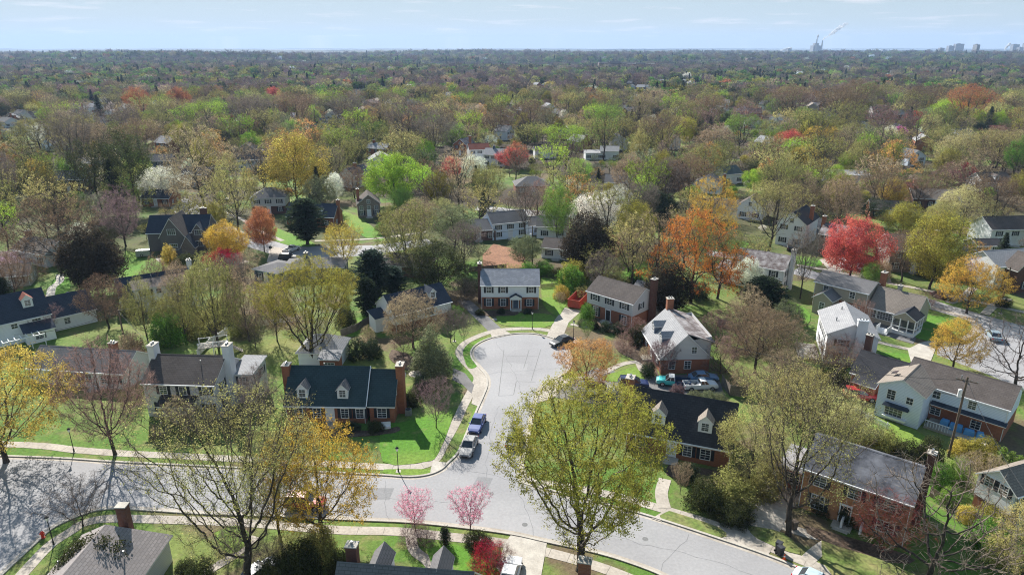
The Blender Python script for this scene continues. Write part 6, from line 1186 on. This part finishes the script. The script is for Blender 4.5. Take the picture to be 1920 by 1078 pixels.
# houses scattered through the far streets
def scatter_houses():
    specs = [('siding_white', 'roof_grey'), ('siding_grey', 'roof_dark'), ('brick', 'roof_brown'), ('siding_white', 'roof_pale'), ('brick_dark', 'roof_slate'), ('siding_tan', 'roof_tan'), ('siding_blue', 'roof_grey'), ('brick', 'roof_pale')]
    protos = []
    words = ['white house with grey roof', 'grey house with near-black roof', 'brick house with brown roof', 'white house with pale roof', 'brown brick house with slate roof', 'tan house with tan roof', 'pale blue house with grey roof', 'brick house with pale roof']
    for i, (wl, rf) in enumerate(specs):
        h = House('far ' + words[i] + ' glimpsed between the trees beyond the near streets', words[i], 0, 0, 0, group='houses glimpsed among the far trees'); h.r['words'] = words[i]; b = h.block(11, 8.5, 5 if i % 2 else 3.4, 2.8, 'gx' if i % 3 else 'gy', wl, rf)
        h.win(b, 'F', (.2, .9, 1, 1.3), (.75, .9, 1, 1.3)); 
        if i % 2: h.win(b, 'F', (.2, 3.3, 1, 1.1), (.5, 3.3, 1, 1.1), (.8, 3.3, 1, 1.1))
        h.win(b, 'L', (.5, .9, 1, 1.2, False)); h.win(b, 'R', (.5, .9, 1, 1.2, False)); h.chimney(10.9, 4.2, .8, 1.1, 8.2 if i % 2 else 7); protos.append(h.r)
    def copy(o, par=None):
        c = o.copy(); C.objects.link(c); c.parent = par
        for ch in list(o.children): copy(ch, c)
        return c
    k = 0; pl = []
    for row in range(60):
        yy = 250 + row * 34 if row < 14 else 250 + 14 * 34 + (row - 14) * 60
        n = int(yy * .82 / 30)
        for i in range(-n, n + 1):
            if wr.random() > (.42 if yy < 600 else .16): continue
            x = i * 30 + wr.uniform(-6, 6); y = yy + wr.uniform(-6, 6)
            if (np.hypot(foot[:, 0] - x, foot[:, 1] - y) < 17).any() or any(inpoly((x, y), q) for q in rp): continue
            if any((a - x) ** 2 + (b - y) ** 2 < 8 ** 2 for a, b, c in pos_used): continue
            pl.append((x, y))
    pl = [q for i, q in enumerate(pl) if q[1] < 620 or i % 2 == 0][:245]
    for i in range(46):
        cx = wr.choice((1215, 1215, 1290, 1330, 1010, 1640, 1850, 1880, 150, 700, 1790)); q = P(cx + wr.uniform(-50, 50), wr.uniform(150, 178)); pl.append(q)
    for (x, y) in pl:
        j = wr.randrange(8); p = protos[k] if k < 8 else copy(protos[j]); j = k if k < 8 else j; k += 1
        p.location = (x, y, hill(x, y)); p.rotation_euler = (0, 0, R_(wr.choice((0, 20, -25, 90, 70, -60)) + wr.uniform(-6, 6))); houses_far.append((x, y))
scatter_houses(); hf = np.array(houses_far)
NEAR = []; FAR = []
VIS = np.array([q for i, q in enumerate(houses_far) if i % 5 < 3] + [(a, b) for _, a, b in LM if b > 150])
def infront(x, y):
    dy = VIS[:, 1] - y; return ((np.abs(VIS[:, 0] * y / VIS[:, 1] - x) < 8) & (dy > 0) & (dy < np.minimum(95, VIS[:, 1] * .2))).any()
ntree = sum(1 for t in TREES if not t['shrub'])
for x, y in cand:
    if (y < 132 and abs(x) < 96) or (y < 185 and -98 < x < -14): continue
    if y < 165 and wr.random() < .4: continue
    if abs(x) > 30 + y * .80: continue
    if y < 250 and wr.random() < .15: continue
    if y > 420 and wr.random() < .05: continue
    if not frees(x, y, 3.4, 5.5 if y < 260 else 5.0): continue
    if (np.hypot(hf[:, 0] - x, hf[:, 1] - y) < 8.5).any(): continue
    if any(inpoly((x, y), q) for q in rp): continue
    q = kinds_mid[wr.choices(range(len(kinds_mid)), wts)[0]]; H = q[2] * wr.uniform(.62, 1.2); pr = PROTO[q[0]]; W = pr[4] / pr[3] * H * wr.uniform(.85, 1.1)
    if y < 200: H *= .9; W *= .85
    if infront(x, y): H *= .34; W *= .45
    pos_used.append((x, y, 3.0)); NEAR.append((x, y, q[0], q[1], H, W))
NEAR.sort(key=lambda q: q[1]); cut = max(0, 300 - ntree)
for x, y, k, c, H, W in NEAR[:cut]: plant(k, x, y, H, W, c, z=hill(x, y), group=None)
REST = NEAR[cut:]
# low detail crowns for the far woodland
make_proto('far_round', 13, 12, 3, 'round', 150, 1.0, 1.7, seed=201, lpn=22, ls=1.0, sig=.75, tw=1, twl=1.6, tww=.1, thin=.3, tip=.04, shell=.3, clump=-.9)
make_proto('far_bare', 15, 12, 3.5, 'vase', 190, 1.0, 1.7, seed=202, lpn=3, ls=.6, sig=.7, tw=12, twl=1.9, tww=.11, thin=.3, tip=.04, twm=1)
make_proto('far_oak', 14, 14, 3, 'dome', 170, 1.0, 1.7, seed=203, lpn=16, ls=.9, sig=.8, tw=4, twl=1.6, tww=.1, thin=.3, tip=.04, shell=.3, clump=-.4)
conifer('far_spruce', 15, 7, 1.0, seed=204, ls=.8, gap=.9)
WOODMESH = {}
def wood_points(name, pts):
    """pts: (x, y, z, proto, tint, sx, sz, rot)"""
    keys = sorted(set(p[3] for p in pts)); me = bpy.data.meshes.new(name); me.vertices.add(len(pts)); me.vertices.foreach_set('co', np.array([p[:3] for p in pts], 'f').ravel())
    a = me.attributes.new('kind_index', 'INT', 'POINT'); a.data.foreach_set('value', [keys.index(p[3]) for p in pts])
    a = me.attributes.new('tint', 'FLOAT_COLOR', 'POINT'); a.data.foreach_set('color', np.array([(*p[4], 1) for p in pts], 'f').ravel())
    a = me.attributes.new('size', 'FLOAT_VECTOR', 'POINT'); a.data.foreach_set('vector', np.array([(p[5], p[5], p[6]) for p in pts], 'f').ravel())
    a = me.attributes.new('turn', 'FLOAT_VECTOR', 'POINT'); a.data.foreach_set('vector', np.array([(0, 0, p[7]) for p in pts], 'f').ravel())
    o = bpy.data.objects.new(name, me); C.objects.link(o); ng = bpy.data.node_groups.new(name, 'GeometryNodeTree'); n = ng.nodes; l = ng.links
    ng.interface.new_socket('Geometry', in_out='INPUT', socket_type='NodeSocketGeometry'); ng.interface.new_socket('Geometry', in_out='OUTPUT', socket_type='NodeSocketGeometry')
    gi = n.new('NodeGroupInput'); go = n.new('NodeGroupOutput'); j = n.new('GeometryNodeJoinGeometry')
    def attr(nm, ty): q = n.new('GeometryNodeInputNamedAttribute'); q.data_type = ty; q.inputs[0].default_value = nm; return q.outputs[0]
    ki = attr('kind_index', 'INT'); sz = attr('size', 'FLOAT_VECTOR'); tn = attr('turn', 'FLOAT_VECTOR')
    for i, k in enumerate(keys):
        if k not in WOODMESH: WOODMESH[k] = bpy.data.objects.new(k + '_instance', PROTO[k][2])
        oi = n.new('GeometryNodeObjectInfo'); oi.inputs[0].default_value = WOODMESH[k]; oi.transform_space = 'ORIGINAL'
        cmp_ = n.new('FunctionNodeCompare'); cmp_.data_type = 'INT'; cmp_.operation = 'EQUAL'
        ins = [s for s in cmp_.inputs if s.type == 'INT']; l.new(ki, ins[0]); ins[1].default_value = i
        ip = n.new('GeometryNodeInstanceOnPoints'); l.new(gi.outputs[0], ip.inputs['Points']); l.new(cmp_.outputs[0], ip.inputs['Selection']); l.new(oi.outputs['Geometry'], ip.inputs['Instance'])
        l.new(tn, ip.inputs['Rotation']); l.new(sz, ip.inputs['Scale']); l.new(ip.outputs[0], j.inputs[0])
    l.new(j.outputs[0], go.inputs[0]); md = o.modifiers.new('trees', 'NODES'); md.node_group = ng
    tag(o, None, None, kind='stuff'); return o
def jit(c): k = wr.uniform(.62, 1.4); return tuple(min(1, v * k * wr.uniform(.93, 1.07)) for v in COL[c])
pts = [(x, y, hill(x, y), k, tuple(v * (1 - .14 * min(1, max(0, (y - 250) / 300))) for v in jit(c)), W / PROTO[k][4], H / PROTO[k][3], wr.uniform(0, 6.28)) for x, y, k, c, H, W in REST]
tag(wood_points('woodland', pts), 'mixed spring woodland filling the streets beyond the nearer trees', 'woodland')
farcol = [('far_bare', 'greybrown', 14), ('far_bare', 'brown', 7), ('far_bare', 'tan', 6), ('far_oak', 'olive', 12), ('far_round', 'greygreen', 16), ('far_round', 'fern', 12), ('far_round', 'yg', 8), ('far_round', 'green', 9), ('far_oak', 'pale', 7), ('far_round', 'darkolive', 14), ('far_spruce', 'dark', 9), ('far_bare', 'redtwig', 2), ('far_round', 'rust', 1.5), ('far_round', 'white', .6), ('far_bare', 'purple', 6)]
fw = [q[2] for q in farcol]; pts = []
def band(y0, y1, st, sc, thin=0):
    y = y0
    while y < y1:
        n = int(y * .82 / st) + 2
        for i in range(-n, n + 1):
            x = i * st + wr.uniform(-.45, .45) * st; yy = y + wr.uniform(-.45, .45) * st
            patch = math.sin(x / 140 + 2) * math.sin(yy / 210) + .6 * math.sin(x / 53 - yy / 91)
            if wr.random() < thin + (.12 if patch > .9 else 0): continue
            if yy < 2400 and ((np.hypot(hf[:, 0] - x, hf[:, 1] - yy) < 8).any() or ((np.abs(hf[:, 0] - x) < 9) & (hf[:, 1] - yy > 0) & (hf[:, 1] - yy < 60)).any()): continue
            ww = [w_ * (1.7 if (patch > 0) == (farcol[k][0] != 'far_bare') else .7) for k, w_ in enumerate(fw)]
            if yy < 1500 and infront(x, yy) : continue
            k, c, _ = farcol[wr.choices(range(len(farcol)), ww)[0]]; s_ = sc * wr.uniform(.7, 1.2)
            pts.append((x, yy, hill(x, yy) - .5, k, tuple(v * q_ for v, q_ in zip(jit(c), (.86 - .34 * min(1, (yy - 600) / 1200), .86 - .24 * min(1, (yy - 600) / 1200), .90 - .14 * min(1, (yy - 600) / 1200)))), s_, s_ * wr.uniform(.9, 1.15), wr.uniform(0, 6.28)))  # tint darkens and turns bluer with distance: haze painted into the leaf colour
        y += st
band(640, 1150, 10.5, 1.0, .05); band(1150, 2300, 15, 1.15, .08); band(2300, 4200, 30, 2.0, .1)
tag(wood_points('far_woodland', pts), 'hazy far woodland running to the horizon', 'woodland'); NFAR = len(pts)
# ------------------------------------------------------------------ the far plain: canopy ridges, water, town, power station
def canopy_sheet():
    m = MB(); r = random.Random(3); ys = [4150]; 
    while ys[-1] < 15000: ys.append(ys[-1] * 1.022)
    nx = 150; 
    for y in ys:
        for i in range(nx + 1):
            x = (i / nx - .5) * 2 * y * .86; m.v.append((x, y, hill(x, y) + 6 + r.uniform(0, 11) * (1 if y < 15000 else 1.4)))
    for j in range(len(ys) - 1):
        for i in range(nx):
            a = j * (nx + 1) + i; m.f.append((a, a + 1, a + nx + 2, a + nx + 1)); m.m.append(0)
    mt = noisy('distant tree canopy', (.04, .043, .033), (.028, .036, .027), .002, .95, fine=.02, amt=.35)
    o = m.build('distant_canopy', mt); tag(o, 'solid mass of distant tree canopy below the horizon', 'woodland', kind='stuff')
canopy_sheet()
M['water'] = noisy('estuary water', (.25, .3, .34), (.3, .34, .38), .001, .12, spec=.8, amt=.05)
for pix, y0, y1 in (((-.35, -.18), 8200, 9600), ((.25, .62), 7600, 9000), ((-.60, -.50), 9200, 10500), ((.05, .22), 10000, 11800)):
    n = 16; top = []; bot = []
    for i in range(n + 1):
        u = pix[0] + (pix[1] - pix[0]) * i / n; k = math.sin(math.pi * i / n) ** .6; yc = (y0 + y1) / 2; hh = (y1 - y0) / 2 * k * (1 + .25 * math.sin(i * 2.3)); top.append((u * yc, yc + hh)); bot.append((u * yc, yc - hh))
    m = MB(); z = 17.5
    for i in range(n): m.poly([(*bot[i], z), (*bot[i + 1], z), (*top[i + 1], z), (*top[i], z)])
    tag(m.build('water', M['water']), None, None, kind='structure')
blk = noisy('far concrete', (.26, .27, .29), (.2, .21, .23), .05, .8); blk2 = noisy('far brick', (.2, .13, .11), (.16, .11, .1), .05, .8)
def block_building(label, px, dist, w, h, d=20, mat=None, sb=None, group=None):
    X = (px - 960) / F_ * dist; z = hill(X, dist); r = empty('office_block', (X, dist, z)); tag(r, label, 'building', group); mat = mat or blk
    m = MB(); m.box(-w / 2, w / 2, 0, d, -2, h); m.build('wall', mat, r)
    m = MB(); m.box(-w / 2 + 1, w / 2 - 1, 1, d - 1, h + .01, h + 1.2); m.box(-w * .2, w * .1, d * .3, d * .7, h + 1.21, h + 4); m.build('roof', M['roof_grey'], r)
    n = max(3, int(w / 5)); f = max(2, int(h / 3.6))
    for i in range(f): m = MB(); m.box(-w / 2 + 1.2, w / 2 - 1.2, -.12, -.01, 1.2 + i * h / f, 1.2 + i * h / f + 1.4); m.build('window_band', M['glass'], r)
D = 4100
for i, (px, w, h, dist) in enumerate([(1738, 40, 62, 5200), (1752, 62, 74, 5300), (1722, 30, 48, 5100), (1785, 14, 60, 3300), (1797, 50, 34, 3350), (1852, 44, 66, 5000), (1872, 38, 70, 5100), (1862, 26, 50, 4900), (1912, 60, 76, 4800), (1902, 30, 52, 4700), (1702, 24, 34, 5000), (1621, 34, 38, 5200), (1452, 30, 38, 6000), (1828, 60, 28, 4500), (1680, 50, 20, 4800), (1560, 60, 20, 5600)]):
    block_building('%s office block, %s of the far skyline at the right of the horizon' % (('slim' if w < 30 else 'broad') + (' tall' if h > 55 else ' low'), ('first', 'second', 'third', 'fourth', 'fifth', 'sixth', 'seventh', 'eighth', 'ninth', 'tenth', 'eleventh', 'twelfth', 'thirteenth', 'fourteenth', 'fifteenth', 'last')[i]), px, dist, w, h, 30, group='office blocks of the far skyline')
for i, (px, w, h, dist, mt, lb) in enumerate([(1148, 90, 20, 1750, blk2, 'long red-brown apartment block rising from the far woods, centre right'), (1192, 70, 17, 1700, blk2, 'dark low apartment block right of the red-brown one'), (1340, 110, 16, 2300, blk, 'long dark slab building in the far woods, right of centre'), (1393, 50, 20, 2250, blk2, 'brown brick tower block beside the long dark slab'), (1135, 40, 14, 1500, blk2, 'small red brick block in front of the apartment blocks'), (668, 110, 8, 1250, blk, 'long low flat-roofed school in the far woods, left of centre'), (1316, 60, 9, 1050, blk2, 'low red-roofed block in the woods, right of centre'), (158, 40, 10, 1700, M['white'], 'white building in the far woods at upper left')]):
    block_building(lb, px, dist, w, h, 24, mt)
def chimney_plant():
    dist = 5600; X = (1501 - 960) / F_ * dist; z = hill(X, dist); r = empty('power_station', (X, dist, z)); tag(r, 'power station with two pale smoking stacks on the horizon', 'power station')
    m = MB(); m.box(-34, 34, 0, 60, -3, 66); m.box(-22, 10, 10, 50, 66.01, 84); m.build('boiler_house', blk, r)
    for x in (-18, 26): m = MB(); m.tube((x, -8, 0), (x, -8, 112 if x < 0 else 102), 6.5, 4.5, 14); m.build('stack', M['concrete'], r)
    return X, dist, z
px_, py_, pz_ = chimney_plant()
def plume(label, x, y, z, L, rise, r0, r1, seed):
    m = MB(); r = random.Random(seed)
    for i in range(26):
        t = i / 25; rr = (r0 + (r1 - r0) * t) * r.uniform(.7, 1.2) * (1 if t < .8 else .75); m.ball((L * t + r.uniform(-1, 1) * rr * .4, r.uniform(-1, 1) * rr * .5, rise * (t ** .85) + r.uniform(-1, 1) * rr * .4), rr, rr, rr * .75, nu=12, nv=8)
    ma = bpy.data.materials.new('steam'); ma.use_nodes = True; n = ma.node_tree.nodes; l = ma.node_tree.links; n.clear(); o = n.new('ShaderNodeOutputMaterial'); d = n.new('ShaderNodeBsdfDiffuse'); d.inputs[0].default_value = (.8, .8, .8, 1); tl = n.new('ShaderNodeBsdfTranslucent'); tl.inputs[0].default_value = (.85, .85, .85, 1)
    x1 = n.new('ShaderNodeMixShader'); x1.inputs[0].default_value = .5; l.new(d.outputs[0], x1.inputs[1]); l.new(tl.outputs[0], x1.inputs[2]); tr = n.new('ShaderNodeBsdfTransparent'); x2 = n.new('ShaderNodeMixShader'); tc = n.new('ShaderNodeTexCoord'); nz = n.new('ShaderNodeTexNoise'); nz.inputs['Scale'].default_value = .04; l.new(tc.outputs['Object'], nz.inputs[0]); mr = n.new('ShaderNodeMapRange'); mr.inputs[1].default_value = .35; mr.inputs[2].default_value = .6; mr.inputs[3].default_value = .15; mr.inputs[4].default_value = .7
    l.new(nz.outputs[0], mr.inputs[0]); l.new(mr.outputs[0], x2.inputs[0]); l.new(tr.outputs[0], x2.inputs[1]); l.new(x1.outputs[0], x2.inputs[2]); l.new(x2.outputs[0], o.inputs[0])
    q = m.build('smoke_plume', ma, smooth=True, loc=(x, y, z)); tag(q, label, 'smoke', kind='stuff')
plume('slanting white steam plume drifting right from the power station stack', px_ + 26, py_ - 8, pz_ + 100, 165, 125, 7, 19, 1)
plume('small steam puff rising from the left power station stack', px_ - 18, py_ - 8, pz_ + 112, 8, 30, 4, 7, 2)
plume('low white steam bank on the horizon left of the power station', (1436 - 960) / F_ * 6500, 6500, 18, 90, 18, 6, 14, 3)
plume('short white steam plume among the far skyline blocks', (1829 - 960) / F_ * 4900, 4880, 30, 30, 42, 4, 9, 4)
# ------------------------------------------------------------------ haze
hz = MB(); hz.box(-16000, 16000, -60, 15500, -30, 262); ho = hz.mesh('haze', [])
hm = bpy.data.materials.new('haze'); hm.use_nodes = True; n = hm.node_tree.nodes; n.clear(); o = n.new('ShaderNodeOutputMaterial'); pv = n.new('ShaderNodeVolumePrincipled')
pv.inputs['Color'].default_value = (.48, .67, 1, 1); pv.inputs['Density'].default_value = .00008; pv.inputs['Anisotropy'].default_value = .1; hm.node_tree.links.new(pv.outputs[0], o.inputs['Volume']); ho.materials.append(hm)
h_ = link('haze', ho); tag(h_, 'thin blue air over the whole scene', 'haze', kind='stuff')
# ------------------------------------------------------------------ labels for the planted things
def words(n): return len(n.split())
def label_trees():
    rec = []
    for t in TREES:
        px, py = proj(t['X'], t['Y']); t['px'], t['py'] = px, py
        best = sorted(LM, key=lambda q: math.hypot(q[1] - t['X'], q[2] - t['Y']))[0]; bx, by = proj(best[1], best[2]); dx, dy = px - bx, (py - by) * 1.8
        rel = ('right of ' if dx > 0 else 'left of ') if abs(dx) > abs(dy) * 1.1 else ('behind ' if dy < 0 else 'in front of ')
        d = math.hypot(best[1] - t['X'], best[2] - t['Y']); k = KIND[t['kind']]
        sz = '' if t['kind'] in ('pine',) or t['kind'] in ('arborvitae', 'cherry') else ('tall ' if t['H'] > 16 and 'tall' not in k else 'small ' if t['H'] < 6 and not t['shrub'] and 'small' not in k else 'low ' if t['shrub'] and t['H'] < 1.3 else '')
        cw = CW[t['col']]; k = k.replace(' in blossom', '') if t['kind'] == 'cherry' else k
        t['base'] = f"{sz}{cw} {k} {rel}{best[0]}"; t['root'] = t['base'].split(', ')[0]
    from collections import defaultdict
    g = defaultdict(list)
    for t in TREES: g[t['root']].append(t)
    O = ['leftmost', 'second from left', 'third from left', 'fourth from left', 'fifth from left', 'sixth from left', 'seventh from left', 'eighth from left', 'ninth from left', 'tenth from left']
    for r, L in g.items():
        if len(L) > 1:
            L.sort(key=lambda t: t['px'])
            for i, t in enumerate(L):
                if len(L) == 2: t['root'] = r + (', the left of two' if i == 0 else ', the right of two')
                elif i == len(L) - 1: t['root'] = r + ', the rightmost'
                else: t['root'] = r + ', ' + (O[i] if i < 10 else 'further along')
    for t in TREES:
        while words(t['root']) > 16: t['root'] = t['root'].replace('wide crowned ', '').replace('heavy-limbed ', '') if 'wide crowned ' in t['root'] or 'heavy-limbed ' in t['root'] else ' '.join(t['root'].split()[1:])
        cat = 'shrub' if t['shrub'] else 'tree'; tag(t['o'], t['root'], cat, 'garden shrubs' if t['shrub'] else 'trees of the near streets')
label_trees()
def label_far():
    from collections import defaultdict
    g = defaultdict(list); near = [q for q in LM if ', ' not in q[0]]
    for o in bpy.data.objects:
        if o.type == 'EMPTY' and o.parent is None and 'words' in o:
            px, py = proj(o.location.x, o.location.y, o.location.z); b = min(near, key=lambda q: abs(proj(q[1], q[2])[0] - px) + abs(proj(q[1], q[2])[1] - py) * .5)
            dx = px - proj(b[1], b[2])[0]; o['label'] = f"{o['words']} {'straight above' if abs(dx) < 25 else 'above right of' if dx > 0 else 'above left of'} {b[0]}"; g[o['label']].append((py, o)); del o['words']
    for k, L in g.items():
        if len(L) > 1:
            L.sort(key=lambda q: -q[0])
            for i, (p, o) in enumerate(L): o['label'] = ('nearest', 'second', 'third', 'fourth', 'fifth', 'sixth', 'seventh', 'eighth', 'ninth', 'tenth', 'eleventh', 'twelfth', 'farthest')[min(i, 12)] + ' ' + k
label_far()
print('LONG', [o['label'] for o in bpy.data.objects if o.parent is None and len(str(o.get('label', '')).split()) > 16])
print('TREES', len(TREES), 'FAR', NFAR, 'REST', len(REST), 'HOUSES_FAR', len(houses_far), 'MAXLABEL', max(words(t['o']['label']) for t in TREES), 'FACES', {k: len(v[2].polygons) for k, v in PROTO.items()})
